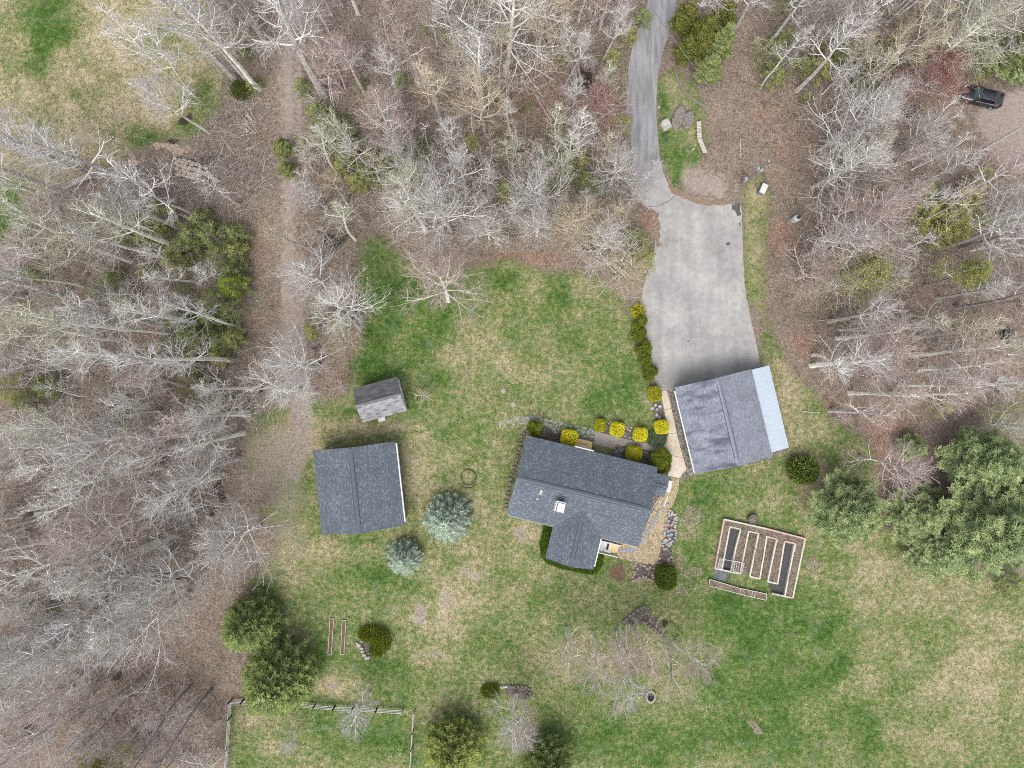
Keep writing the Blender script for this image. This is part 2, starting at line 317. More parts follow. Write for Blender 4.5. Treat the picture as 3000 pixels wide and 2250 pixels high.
moss = blobs([(640, 700, 120, 70, .8), (660, 960, 80, 120, .7), (480, 680, 100, 50, .6), (600, 1180, 70, 50, .7), (60, 1140, 90, 50, .8), (780, 230, 40, 60, .6), (980, 380, 90, 60, .8), (1080, 480, 130, 70, .7), (1230, 440, 60, 50, .7), (1500, 560, 200, 50, .5), (1640, 430, 90, 90, .6), (1870, 110, 40, 90, .8),
   (1800, 250, 30, 120, .6), (1880, 740, 60, 60, .8), (2060, 140, 80, 110, .6), (2260, 180, 70, 100, .6), (2420, 180, 120, 60, .6), (2580, 180, 80, 90, .6), (2760, 640, 120, 100, .8), (2500, 760, 70, 60, .4), (2700, 560, 90, 30, .6), (2700, 1180, 80, 60, .5), (2960, 1250, 120, 140, .7), (2850, 950, 80, 40, .4), (930, 940, 60, 60, .5), (1300, 560, 60, 60, .4), (740, 1290, 40, 60, .3), (60, 1740, 80, 40, .5), (820, 180, 30, 90, .3)], .2)
me_all = None
def ground_mesh(name, mask):
    ny, nx = GX.shape
    idx = np.arange(nx * ny).reshape(ny, nx)
    q = np.stack([idx[:-1, :-1], idx[:-1, 1:], idx[1:, 1:], idx[1:, :-1]], axis=-1)[mask]
    used = np.unique(q); remap = np.zeros(nx * ny, int); remap[used] = np.arange(len(used))
    V = np.stack([GX.ravel()[used], GY.ravel()[used], np.zeros(len(used))], axis=1)
    me = fastmesh(name, V, remap[q])
    for nm, arr in (("wlawn", lawn), ("wlush", lush), ("wdirt", dirt), ("wdark", dark), ("wchips", chips), ("wrust", rust), ("wmoss", moss)):
        a = me.attributes.new(nm, 'FLOAT', 'POINT'); a.data.foreach_set("value", arr.ravel()[used].astype(np.float32))
    return me
t = NT("ground_cover", .95, .1)
A = lambda nm: t.attr(nm)["Fac"]
n1 = t.noise(.30, 5, .6); n2 = t.noise(1.7, 4, .6); n3 = t.noise(5.0, 4, .75, dist=.6); n4 = t.noise(17, 2, .7)
add = lambda a, b: t.math('ADD', a, b)
cen = lambda n, k: t.math('MULTIPLY', t.math('SUBTRACT', n, .5), k)
lv = add(t.math('MULTIPLY_ADD', A("wlush"), .80, .045), add(cen(n1, .9), add(cen(n2, 1.2), add(cen(n3, 1.5), .06))))
grass = t.ramp(lv, [(.02, C(218, 202, 172)), (.20, C(196, 182, 146)), (.38, C(162, 160, 116)), (.55, C(126, 145, 84)), (.76, C(90, 124, 56)), (1.0, C(60, 98, 38))])
grass = t.gain(grass, t.mr(n4, .28, .72, .70, 1.34))
n6 = t.noise(.55, 3, .5, co=t.mapping(loc=(31, 7, 0)))
grass = t.gain(grass, .98); grass = t.mix(t.mr(t.noise(.7, 4, .6, co=t.mapping(loc=(9, 27, 0))), .5, .72, 0, .3), grass, t.gain(C(128, 118, 78), t.mr(n3, .3, .7, .7, 1.3))); grass = t.mix(t.mr(n6, .5, .8, 0, .34), grass, t.gain(C(168, 172, 152), t.mr(n3, .3, .7, .75, 1.2)))
# leaf litter
vo = t.voro(12.0); sx = t.n("ShaderNodeSeparateColor"); t.put(sx.inputs[0], vo); lf = sx.outputs[0]
lit = t.ramp(add(t.math('MULTIPLY', lf, .75), cen(n2, .7)), [(0, C(106, 92, 80)), (.25, C(138, 122, 108)), (.5, C(158, 142, 128)), (.75, C(182, 166, 152)), (.95, C(226, 210, 198))])
litr = t.ramp(add(t.math('MULTIPLY', lf, .75), cen(n2, .6)), [(0, C(114, 90, 78)), (.3, C(148, 120, 104)), (.6, C(172, 144, 128)), (.9, C(208, 186, 168))])
lit = t.mix(t.mr(add(A("wrust"), cen(n1, .7)), .35, .85), lit, litr)
mossc = t.ramp(add(n3, cen(n2, .5)), [(.3, C(72, 84, 44)), (.5, C(112, 118, 66)), (.72, C(150, 148, 98))])
lit = t.mix(t.mr(add(A("wmoss"), add(cen(n1, .5), cen(n2, .9))), .42, .72, 0, .85), lit, mossc)
lit = t.gain(lit, t.mr(n1, .3, .7, .94, 1.22)); n7 = t.noise(.85, 4, .65, co=t.mapping(loc=(11, 3, 0))); lit = t.mix(t.mr(n7, .56, .70, 0, .5), lit, C(84, 74, 62)); lit = t.mix(t.mr(t.noise(.5, 4, .6, co=t.mapping(loc=(3, 17, 0))), .5, .68, 0, .35), lit, t.gain(C(150, 146, 132), t.mr(n3, .3, .7, .7, 1.25)))
col = t.mix(t.mr(add(A("wlawn"), add(cen(n2, 1.3), cen(n3, .8))), .34, .66), lit, grass)
dirtc = t.ramp(add(n3, cen(n2, .4)), [(.25, C(154, 140, 130)), (.5, C(184, 170, 160)), (.75, C(212, 198, 188))])
col = t.mix(t.mr(add(A("wdirt"), add(cen(n2, .7), cen(n3, .5))), .36, .8, 0, .9), col, dirtc)
chipc = t.ramp(n4, [(.3, C(196, 160, 130)), (.5, C(228, 200, 172)), (.7, C(246, 226, 204))])
col = t.mix(t.mr(add(A("wchips"), add(cen(n2, .6), cen(n3, .6))), .4, .7), col, chipc)
darkc = t.ramp(n3, [(.3, C(40, 38, 36)), (.7, C(86, 80, 74))])
col = t.mix(t.mr(add(A("wdark"), add(cen(n2, .7), cen(n3, .5))), .4, .75, 0, .92), col, darkc)
t.bump(add(n3, n4), .5, .06)
M_GROUND = t.done(col)
cx = lambda a: (a[:-1, :-1] + a[1:, 1:] + a[:-1, 1:] + a[1:, :-1]) / 4
fm = cx(field.astype(float)) > .5; lm = (cx(lawnm.astype(float)) > .5) & ~fm; tm = (cx(trackm.astype(float)) > .5) & ~fm & ~lm
pm = (cx(parkm.astype(float)) > .5) & ~fm & ~lm & ~tm
for nm, mk in (("field", fm), ("lawn", lm), ("dirt_track", tm), ("gravel_parking", pm), ("ground", ~(fm | lm | tm | pm))):
    struct(link(nm, ground_mesh(nm, mk), M_GROUND))

# ------------------------------------------------------------ asphalt driveway
t = NT("asphalt", .9, .25)
stp = t.mapping((1, .10, 1), rot=(0, 0, R(-11))); a1 = t.noise(.9, 4, co=stp); a2 = t.noise(.22, 4); a3 = t.noise(14, 3); a4 = t.noise(1.4, 4, .6)
col = t.ramp(add(a2, cen(a4, .55)), [(.25, C(166, 164, 162)), (.45, C(186, 184, 181)), (.62, C(202, 200, 196)), (.8, C(218, 215, 210))])
col = t.gain(col, t.mr(a1, .3, .7, .90, 1.07)); col = t.gain(col, t.mr(a3, .3, .7, .93, 1.06))
sp = t.n("ShaderNodeSeparateXYZ"); t.put(sp.inputs[0], t.co())
up_ = t.mr(sp.outputs[1], 20., 30., 0, 1)                       # older, greyer surface on the lane beyond the apron
col = t.mix(up_, col, t.gain(C(172, 171, 174), t.mr(t.noise(2.2, 4, co=t.mapping((1, .10, 1))), .3, .7, .72, 1.18)))
ap = t.mr(sp.outputs[1], 4.2, .2, 0, .42)                      # asphalt colour gets darker towards the garage doors
col = t.mix(t.math('MULTIPLY', ap, t.mr(a4, .3, .65)), col, C(108, 106, 106))
ed = t.noise(.5, 5, .7, dist=1.5); cr = t.math('ABSOLUTE', t.math('SUBTRACT', ed, .5))
col = t.mix(t.mr(cr, .0, .007, .6, 0), col, C(110, 106, 102))
st = t.noise(.9, 5, .7, co=t.mapping(loc=(40, 3, 0))); col = t.mix(t.mr(st, .60, .72, 0, .35), col, C(128, 125, 122)); ws = t.noise(.7, 5, .7, co=t.mapping(loc=(4, 33, 0))); col = t.mix(t.mr(ws, .58, .7, 0, .4), col, C(226, 222, 216)); t.bump(a3, .3, .01); M_ASPH = t.done(col)
DRIVE = [(1905, -260), (1903, -100), (1901, 0), (1881, 54), (1861, 108), (1845, 170), (1837, 240), (1836, 307), (1843, 370), (1850, 430), (1853, 490), (1858, 545), (1872, 585), (1900, 610), (1917, 640), (1921, 731), (1900, 790), (1880, 860), (1880, 930), (1892, 966), (1906, 1038), (1921, 1129), (1934, 1146), (1975, 1142), (2100, 1150), (2228, 1100), (2226, 1060), (2212, 990), (2192, 900), (2180, 830), (2177, 740), (2174, 650),
         (2172, 606), (2160, 597), (2110, 600), (2062, 602), (2032, 592), (2005, 580), (1978, 571), (1960, 545), (1945, 510), (1932, 460), (1927, 400), (1922, 325), (1924, 253), (1933, 190), (1950, 125), (1970, 60), (1984, 0), (1990, -100), (1994, -260)]
mb = MB(); P = rough_edge([W(*p) for p in smoothpoly(DRIVE, 1)], .025, .7, 5); mb.prism(P, -.1, .02)
struct(mb.build("driveway", M_ASPH))
# dark fringe of old leaves and soil along asphalt edges + potholes
t = NT("leaf_fringe", .95, .1); fr = t.noise(6, 3)
M_FRINGE = t.done(t.ramp(fr, [(.3, C(124, 104, 86)), (.5, C(160, 140, 120)), (.7, C(192, 174, 154))]))
M_CRACK = simple("crack_filler", C(120, 116, 112), C(92, 88, 86), 6)
# ------------------------------------------------------------ concrete walk, gravel strips, mulch beds
t = NT("concrete", .9, .2); c1 = t.noise(.8, 4); c2 = t.noise(18, 3)
M_CONC = t.done(t.gain(t.ramp(c1, [(.35, C(176, 168, 160)), (.65, C(200, 192, 184))]), t.mr(c2, .3, .7, .93, 1.06)))
t = NT("cream_concrete", .9, .2); c1 = t.noise(.8, 4); c2 = t.noise(14, 3)
M_CREAM = t.done(t.gain(t.ramp(c1, [(.35, C(232, 216, 194)), (.65, C(248, 236, 216))]), t.mr(c2, .3, .7, .93, 1.05)))
def gravelmat(name, cols, sc=8.):
    t = NT(name, .95, .15); v = t.voro(sc); s_ = t.n("ShaderNodeSeparateColor"); t.put(s_.inputs[0], v)
    n_ = t.noise(2.0, 3); f = t.math('ADD', t.math('MULTIPLY', s_.outputs[0], .8), t.math('MULTIPLY', t.math('SUBTRACT', n_, .5), .5))
    t.bump(s_.outputs[1], .5, .03)
    return t.done(t.ramp(f, [(i / (len(cols) - 1), c) for i, c in enumerate(cols)]))
M_GRAVEL = gravelmat("gravel", [C(92, 86, 82), C(140, 134, 128), C(176, 170, 164), C(208, 202, 196)], 9)
M_STRAW = gravelmat("straw_mulch", [C(176, 156, 122), C(204, 184, 150), C(222, 204, 174), C(242, 228, 202)], 7)
M_MULCH = gravelmat("bark_mulch", [C(88, 80, 74), C(118, 108, 100), C(146, 134, 126), C(180, 168, 158)], 8)
M_SOIL = gravelmat("garden_soil", [C(100, 88, 76), C(132, 118, 104), C(156, 142, 126), C(182, 168, 150)], 9)
M_BROWN = simple("bare_soil", C(146, 118, 98), C(124, 98, 80), 2.5, fine=.08)
def flat(name, P, mat, z=.012, lab=None, th=.05, rough=None):
    P = [W(*p) for p in P]
    if rough: P = rough_edge(P, rough, .35, len(P))
    mb = MB(); mb.prism(P, z - th, z); o = mb.build(name, mat); struct(o); return o
# cream walk in slabs with joints, grey walk in slabs
CW = [[(1936, 1147), (1953, 1144), (1967, 1196), (1946, 1200), (1938, 1165)], [(1946, 1201), (1967, 1197), (1982, 1267), (1958, 1271), (1952, 1240)],
      [(1958, 1272), (1982, 1268), (2001, 1341), (1966, 1333), (1943, 1318), (1932, 1304), (1948, 1298)], [(1966, 1334), (2001, 1342), (2011, 1374), (1990, 1401), (1957, 1394), (1962, 1365)]]
mb = MB()
for q in CW: mb.prism([W(*p) for p in q], -.05, .05)
struct(mb.build("walkway", M_CREAM))
mb = MB()
for q in [[(1744, 1263), (1801, 1279), (1797, 1314), (1738, 1300)], [(1801.6, 1279), (1838, 1287), (1834, 1306), (1815, 1305), (1797.6, 1313)], [(1838.6, 1287), (1875, 1295), (1872, 1313), (1834.6, 1306)], [(1875.6, 1295), (1930, 1304), (1920, 1321), (1872.6, 1313)]]:
    mb.prism([W(*p) for p in q], -.05, .04)
struct(mb.build("path", M_CONC))
mb = MB(); mb.prism([W(*p) for p in [(1930.6, 1304), (1942, 1319), (1950, 1330), (1935, 1324), (1920.6, 1321)]], -.05, .045); struct(mb.build("walkway", M_CREAM))
flat("gravel_strip", [(1954, 1144), (1985, 1138), (2045, 1384), (2030, 1392), (1995, 1412), (1991, 1402), (2012, 1375), (2002, 1341)], M_GRAVEL, .014)
flat("gravel_strip", [(1915, 1445), (1938, 1452), (1908, 1505), (1900, 1490)], M_GRAVEL, .02)
flat("gravel_strip", [(2150, 1345), (2275, 1318), (2310, 1312), (2306, 1322), (2270, 1332), (2262, 1345), (2160, 1368)], M_GRAVEL, .01, rough=.12)
flat("straw_path", [(1958, 1398), (1991, 1403), (1985, 1440), (1976, 1470), (1962, 1495), (1955, 1540), (1946, 1580), (1938, 1620), (1927, 1645), (1912, 1656), (1880, 1652), (1850, 1642), (1815, 1636), (1806, 1618), (1815, 1596), (1870, 1602), (1902, 1500), (1925, 1450)], M_STRAW, .012, rough=.1)
flat("mulch_bed", [(1545, 1262), (1600, 1250), (1640, 1262), (1700, 1275), (1742, 1285), (1734, 1325), (1640, 1300), (1545, 1280)], M_MULCH, .010, rough=.1)
flat("mulch_bed", [(1750, 1235), (1800, 1240), (1880, 1262), (1925, 1275), (1925, 1300), (1870, 1292), (1800, 1278), (1745, 1262)], M_MULCH, .011, rough=.1)
flat("mulch_bed", [(1798, 1308), (1835, 1308), (1920, 1322), (1945, 1330), (1955, 1395), (1920, 1380), (1790, 1345)], M_MULCH, .013, rough=.1)
flat("mulch_bed", [(1907, 1168), (1932, 1165), (1944, 1215), (1940, 1236), (1925, 1240), (1912, 1200)], M_MULCH, .012, rough=.1)
flat("gravel_strip", [(1690, 1305), (1700, 1290), (1735, 1300), (1732, 1325), (1690, 1315)], M_GRAVEL, .02, rough=.06)
flat("mulch_bed", [(1862, 1656), (1900, 1652), (1921, 1658), (1922, 1708), (1900, 1700), (1875, 1690), (1852, 1706), (1850, 1690)], M_MULCH, .012, rough=.1)
flat("mulch_bed", [(1938, 1600), (1965, 1606), (1970, 1650), (1925, 1660), (1930, 1640)], M_MULCH, .016, rough=.1)
flat("rock_bed", [(1962, 1500), (1980, 1508), (1986, 1520), (1984, 1570), (1965, 1605), (1942, 1605), (1950, 1560)], M_MULCH, .015, rough=.1)
flat("soil_patch", [(1806, 1652), (1822, 1652), (1831, 1668), (1832, 1690), (1829, 1703), (1812, 1704), (1786, 1690), (1784, 1672), (1795, 1660)], M_BROWN, .02, rough=.02)
flat("leaf_fringe", [(1958, 548), (1975, 572), (2005, 582), (2040, 594), (2080, 601), (2140, 598), (2138, 590), (2080, 588), (2030, 575), (2000, 560), (1975, 545), (1955, 515)], M_FRINGE, .022, rough=.16)
flat("leaf_fringe", [(1915, 640), (1906, 612), (1930, 625), (1932, 660), (1934, 720), (1922, 735)], M_FRINGE, .026, rough=.18)
flat("leaf_fringe", [(1918, 1128), (1906, 1040), (1892, 968), (1880, 930), (1878, 870), (1873, 870), (1872, 930), (1886, 975), (1899, 1045), (1912, 1135), (1925, 1145)], M_FRINGE, .026, rough=.05)
flat("pothole_patch", [(2142, 600), (2168, 596), (2170, 630), (2160, 634), (2155, 618), (2142, 612)], M_CRACK, .024, rough=.14)
for q in [[(2125, 712), (2136, 708), (2140, 716), (2130, 720)], [(2163, 655), (2170, 652), (2169, 664)], [(2014, 997), (2019, 997), (2018, 1002), (2013, 1001)]]:
    flat("pothole_patch", q, M_CRACK, .024, rough=.04)
flat("asphalt_crack", [(1893, 606), (1930, 603), (1960, 588), (1976, 574), (1977, 575), (1961, 590), (1931, 604.5), (1893, 607)], M_CRACK, .024, rough=.03)
# ============================================================ BUILDINGS
def shingle(name, base, dash, dark, swap=False, amount=.66, bw=.19, rh=.11, streak=0., stain=None, sc_=None, top=1.0, bigk=.18):
    t = NT(name, .85, .25); co = t.mapping(rot=(0, 0, R(90) if swap else 0))
    b = t.n("ShaderNodeTexBrick"); t.put(b.inputs["Vector"], co); b.inputs["Scale"].default_value = 1.0
    b.inputs["Brick Width"].default_value = bw; b.inputs["Row Height"].default_value = rh; b.inputs["Mortar Size"].default_value = .012
    b.inputs["Color1"].default_value = (0, 0, 0, 1); b.inputs["Color2"].default_value = (1, 1, 1, 1); b.inputs["Mortar"].default_value = (.25, .25, .25, 1); b.offset = .37
    n = t.noise(.6, 4); f = t.noise(22, 2); big = t.noise(4.5, 3, co=t.mapping((1, 1.8, 1) if not swap else (1.8, 1, 1)))
    v = t.math('ADD', b.outputs["Color"], t.math('MULTIPLY', t.math('SUBTRACT', big, .5), bigk))
    col = t.ramp(v, [(.02, dark), (.3, base), (amount, base), (min(.99, amount + .22), dash)])
    col = t.gain(col, t.mr(n, .3, .7, .93, 1.07)); col = t.gain(col, t.mr(f, .3, .7, .92, 1.08))
    ws_ = t.n("ShaderNodeTexWave"); ws_.bands_direction = 'Y'; t.put(ws_.inputs[0], co); ws_.inputs["Scale"].default_value = 1.1; ws_.inputs["Distortion"].default_value = .6; ws_.inputs["Detail"].default_value = 2
    col = t.gain(col, t.mr(ws_.outputs["Fac"], 0, .5, .93, 1.01)); col = t.gain(col, t.mr(t.noise(.35, 4, .6, co=t.mapping((1, .5, 1))), .3, .7, .94, 1.06))
    if stain:
        s = t.noise(.45, 3, .6, co=t.mapping(stain)); s2 = t.noise(2.6, 3, .6, co=t.mapping(stain))
        col = t.mix(t.math('MULTIPLY', t.mr(s, .46, .64, 0, .85), t.mr(s2, .3, .6, .6, 1.)), col, sc_ or dark)
    t.bump(b.outputs["Color"], .25, .01)
    return t.done(col)
M_SH = shingle("slate_blue_shingles", C(108, 117, 127), C(143, 153, 162), C(97, 105, 115))
M_SHS = shingle("slate_blue_shingles_turned", C(108, 117, 127), C(143, 153, 162), C(97, 105, 115), swap=True)
M_CAP = simple("ridge_shingles", C(114, 122, 133), C(106, 114, 124), 3, fine=.08)
M_CAPE = simple("ridge_edge", C(62, 68, 78), C(56, 62, 72), 3)
M_GSH = shingle("weathered_grey_shingles", C(148, 153, 166), C(166, 172, 185), C(134, 138, 150), swap=True, amount=.55, bw=.3, rh=.14, sc_=C(84, 86, 98), stain=(.34, 1.5, 1), bigk=.1)
M_GSH2 = shingle("weathered_grey_shingles_pitted", C(154, 159, 171), C(172, 178, 190), C(136, 140, 151), swap=True, amount=.6, bw=.22, rh=.14, bigk=.15)
M_GCAP = simple("grey_ridge", C(160, 164, 176), C(140, 144, 156), 6, fine=.1)
M_SHED1 = shingle("dark_grey_shingles", C(114, 116, 118), C(132, 134, 136), C(98, 100, 102), amount=.6, bw=.6, rh=.2)
M_SHED2 = shingle("blotchy_grey_shingles", C(160, 160, 162), C(180, 180, 182), C(122, 122, 126), amount=.6, bw=.6, rh=.2)
M_WHITE = simple("white_paint", C(248, 248, 250), C(228, 228, 232), 2, rough=.6)
M_PVC = simple("white_plastic", C(252, 252, 250), C(236, 238, 236), 3, rough=.5)
M_SIDE = simple("grey_siding", C(176, 180, 186), C(160, 164, 170), 2)
M_TAN = simple("tan_boards", C(236, 206, 158, 1.35), C(226, 192, 142, 1.35), 3, stretch=(1, 6, 1), fine=.05)
M_DARKW = simple("weathered_wood", C(150, 138, 126), C(110, 98, 88), 5, stretch=(1, 5, 1))
M_FOUND = simple("foundation", C(150, 140, 126), C(120, 110, 98), 3, fine=.1)
M_BRICK = simple("chimney_brick", C(140, 84, 74), C(120, 110, 106), 8, lo=.4, hi=.6)
M_GLASS = simple("window_glass", C(60, 68, 78), C(44, 50, 58), 1, rough=.1, spec=.6)
M_METAL = simple("grey_metal", C(170, 174, 180), C(150, 154, 160), 3, rough=.4, metal=.3)
M_BLACK = simple("black_plastic", C(44, 44, 46), C(30, 30, 32), 4, rough=.6)

def gable(parent, x0, x1, yc, hw, ze, zr, mats, along='x', th=.18, name='roof', capm=None, capw=.22):
    """two slopes meeting on a ridge along the local x (or y) axis"""
    capm = capm or M_CAP
    def p(u, v, z): return (u, v, z) if along == 'x' else (v, u, z)
    res = []
    for s, m in zip((1, -1), mats):
        mb = MB(); mb.slab([p(x0, yc, zr), p(x1, yc, zr), p(x1, yc + s * hw, ze), p(x0, yc + s * hw, ze)][::1], th)
        res.append(mb.build(name, m, parent))
    sl = (zr - ze) / hw
    mb = MB()
    for s in (1, -1):
        mb.slab([p(x0 + .12, yc, zr + .035), p(x1 - .12, yc, zr + .035), p(x1 - .12, yc + s * capw, zr + .035 - sl * capw), p(x0 + .12, yc + s * capw, zr + .035 - sl * capw)], .03)
    cap = mb.build("ridge_cap", capm, res[0])
    mb = MB()
    for s in (1, -1):
        mb.bar(p(x0 + .9, yc + s * (capw + .02), zr + .02 - sl * capw), p(x1 - .9, yc + s * (capw + .02), zr + .02 - sl * capw), .05, .03)
    mb.build("ridge_vent", M_CAPE, res[0])
    return res
def walls(parent, x0, x1, y0, y1, zt, zr, along, mat, name='wall'):
    """four walls with the gable triangles"""
    mb = MB(); t_ = .14
    mb.box(x0, x1, y0, y0 + t_, .35, zt); mb.box(x0, x1, y1 - t_, y1, .35, zt); mb.box(x0, x0 + t_, y0 + t_, y1 - t_, .35, zt); mb.box(x1 - t_, x1, y0 + t_, y1 - t_, .35, zt)
    if along == 'x':
        ym = (y0 + y1) / 2
        for x in (x0, x1 - t_): mb.add([(x, y0, zt), (x, y1, zt), (x, ym, zr), (x + t_, y0, zt), (x + t_, y1, zt), (x + t_, ym, zr)], [(0, 1, 2), (5, 4, 3), (0, 3, 4, 1), (1, 4, 5, 2), (2, 5, 3, 0)])
    else:
        xm = (x0 + x1) / 2
        for y in (y0, y1 - t_): mb.add([(x0, y, zt), (x1, y, zt), (xm, y, zr), (x0, y + t_, zt), (x1, y + t_, zt), (xm, y + t_, zr)], [(0, 2, 1), (3, 4, 5), (0, 1, 4, 3), (1, 2, 5, 4), (2, 0, 3, 5)])
    w_ = mb.build(name, mat, parent)
    mb = MB(); mb.box(x0 - .03, x1 + .03, y0 - .03, y1 + .03, -.1, .36); mb.build("foundation", M_FOUND, parent)
    return w_
def window(parent, x, y, z, wd, ht, face, wall=None):
    """face: 'n','s','e','w' in the local frame"""
    mb = MB(); g = MB(); e = .05
    if face in 'ns':
        s = 1 if face == 'n' else -1; mb.box(x - wd / 2 - .08, x + wd / 2 + .08, min(y, y + s * e), max(y, y + s * e), z - .08, z + ht + .08); g.box(x - wd / 2, x + wd / 2, min(y, y + s * .07), max(y, y + s * .07), z, z + ht)
    else:
        s = 1 if face == 'e' else -1; mb.box(min(x, x + s * e), max(x, x + s * e), y - wd / 2 - .08, y + wd / 2 + .08, z - .08, z + ht + .08); g.box(min(x, x + s * .07), max(x, x + s * .07), y - wd / 2, y + wd / 2, z, z + ht)
    f = mb.build("window", M_WHITE, parent); g.build("pane", M_GLASS, f)
def door(parent, x, y, wd, ht, face, z=.36):
    mb = MB()
    if face in 'ns':
        s = 1 if face == 'n' else -1; mb.box(x - wd / 2, x + wd / 2, min(y, y + s * .06), max(y, y + s * .06), z, z + ht)
        h = MB(); h.box(x + wd / 2 - .18, x + wd / 2 - .1, min(y + s * .06, y + s * .12), max(y + s * .06, y + s * .12), z + .95, z + 1.05)
    else:
        s = 1 if face == 'e' else -1; mb.box(min(x, x + s * .06), max(x, x + s * .06), y - wd / 2, y + wd / 2, z, z + ht)
        h = MB(); h.box(min(x + s * .06, x + s * .12), max(x + s * .06, x + s * .12), y + wd / 2 - .18, y + wd / 2 - .1, z + .95, z + 1.05)
    d = mb.build("door", M_WHITE, parent); h.build("handle", M_METAL, d)

# ---- house: frame at the centre of the main ridge
H_RZ = R(-13.7); hx, hy = 7.93, -12.09
house = tag(empty("house", hx, hy, 0, H_RZ), "large house with slate blue shingle roof, white chimney cap and a south wing", "house")
walls(house, -7.25, 7.25, -4.2, 4.2, 2.75, 4.75, 'x', M_SIDE)
rf = gable(house, -7.65, 7.65, 0, 4.63, 2.8, 5.0, (M_SH, M_SH))
# south wing
mb = MB(); wx0, wx1, wy0 = -1.85, 2.95, -8.0
mb.box(wx0, wx0 + .14, wy0, -4.2, .35, 2.7); mb.box(wx1 - .14, wx1, wy0, -4.2, .35, 2.7); mb.box(wx0 + .14, wx1 - .14, wy0, wy0 + .14, .35, 2.7)
mb.add([(wx0, wy0, 2.7), (wx1, wy0, 2.7), (.55, wy0, 3.95), (wx0, wy0 + .14, 2.7), (wx1, wy0 + .14, 2.7), (.55, wy0 + .14, 3.95)], [(0, 2, 1), (3, 4, 5), (0, 1, 4, 3), (1, 2, 5, 4), (2, 0, 3, 5)])
mb.build("wing_wall", M_SIDE, house); mb = MB(); mb.box(wx0 - .03, wx1 + .03, wy0 - .03, -4.2, -.1, .36); mb.build("foundation", M_FOUND, house)
ez, rz_ = 2.78, 4.1
for s, ex in ((-1, -2.24), (1, 3.33)):
    mb = MB(); slo = .475
    yr = -(5.0 - rz_) / slo                     # where the wing ridge runs into the main roof
    mb.slab([(.54, yr, rz_ + .02), (.54, -8.37, rz_), (ex, -8.37, ez), (ex, -4.63, ez + .01)], .16)
    mb.build("wing_roof", M_SHS, house)
mb = MB()
for s in (1, -1):
    sl = (rz_ - ez) / 2.79
    mb.slab([(.54, yr + .1, rz_ + .06), (.54 + s * .2, yr - .1, rz_ + .06 - sl * .2), (.54 + s * .2, -8.3, rz_ + .04 - sl * .2), (.54, -8.3, rz_ + .04)], .03)
c_ = mb.build("ridge_cap", M_CAP, house)
mb = MB()
for s in (1, -1): mb.bar((.54 + s * .22, -3.2, rz_ + .04 - sl * .2), (.54 + s * .22, -7.3, rz_ + .02 - sl * .2), .045, .03)
mb.build("ridge_vent", M_CAPE, house)
# east entry roof
mb = MB(); mb.box(7.25, 8.9, 1.8, 3.6, .35, 2.5); mb.build("entry_wall", M_SIDE, house)
for s, yy in ((1, 3.93), (-1, 1.50)):
    mb = MB(); mb.slab([(7.3, 2.72, 3.22), (9.22, 2.72, 3.22), (9.22, yy, 2.72), (7.3, yy, 2.72)], .14); mb.build("entry_roof", M_SH, house)
mb = MB()
for s in (1, -1): mb.bar((7.6, 2.72 + s * .2, 3.2), (9.0, 2.72 + s * .2, 3.2), .045, .03)
mb.build("ridge_vent", M_CAPE, house)
# chimney
mb = MB(); cx0, cy0 = -2.25, -1.95
mb.box(cx0 - .42, cx0 + .42, cy0 - .46, cy0 + .46, 3.4, 5.35); ch = mb.build("chimney", M_BRICK, house)
mb = MB(); mb.box(cx0 - .52, cx0 + .52, cy0 + .47, cy0 + .60, 5.0, 5.5); mb.box(cx0 - .56, cx0 - .42, cy0 - .56, cy0 + .46, 5.2, 5.5)
for k in range(6): mb.box(cx0 - .66, cx0 - .54, cy0 - .5 + k * .18, cy0 - .40 + k * .18, 5.2, 5.5)
mb.build("flashing", M_WHITE, ch)
mb = MB(); mb.box(cx0 - .34, cx0 + .46, cy0 - .52, cy0 + .44, 5.36, 5.62); mb.build("chimney_cap", M_PVC, ch)
for (u, v, r_, h_, m_) in ((-4.65, -1.15, .07, .5, M_PVC), (-4.8, -1.85, .06, .35, M_PVC), (6.0, -1.75, .05, .4, M_METAL)):
    z_ = 5.0 + v * .475; mb = MB(); mb.lathe([(r_ * 2, z_ - .05), (r_ * 2, z_ + .04), (r_, z_ + .06), (r_, z_ + h_), (r_ * .6, z_ + h_ + .01)], 12, (u, v)); mb.build("vent_pipe", m_, house)
mb = MB(); mb.slab([(-4.83, -1.05, 4.56), (-4.45, -1.05, 4.56), (-4.60, -.62, 4.74)], .03); mb.build("roof_flashing", M_WHITE, house)
# gutters, windows, doors
mb = MB(); mb.box(-2.0, .2, 4.64, 4.76, 2.66, 2.8); mb.build("gutter", M_PVC, house)
mb = MB(); mb.box(3.34, 3.46, -8.0, -4.75, 2.62, 2.78); mb.build("gutter", M_PVC, house)
mb = MB(); mb.box(-7.5, 7.5, -4.74, -4.64, 2.66, 2.79); mb.build("gutter", M_SIDE, house)
for x in (-5.6, -3.6, 1.8, 4.6): window(house, x, 4.2, 1.1, 1.1, 1.2, 'n')
for x in (-5.2, -3.2, 4.6, 6.2): window(house, x, -4.2, 1.1, 1.1, 1.2, 's')
for y in (-2, 1.5): window(house, -7.25, y, 1.1, 1.1, 1.2, 'w')
window(house, 7.25, -2, 1.1, 1.1, 1.2, 'e'); window(house, .55, -8.0, 1.1, 1.8, 1.2, 's'); window(house, -1.85, -6, 1.1, 1.2, 1.2, 'w')
door(house, -1.0, 4.2, .95, 2.05, 'n'); door(house, 8.9, 2.7, .95, 2.05, 'e', .36); door(house, 2.95, -5.6, .9, 2.05, 'e')
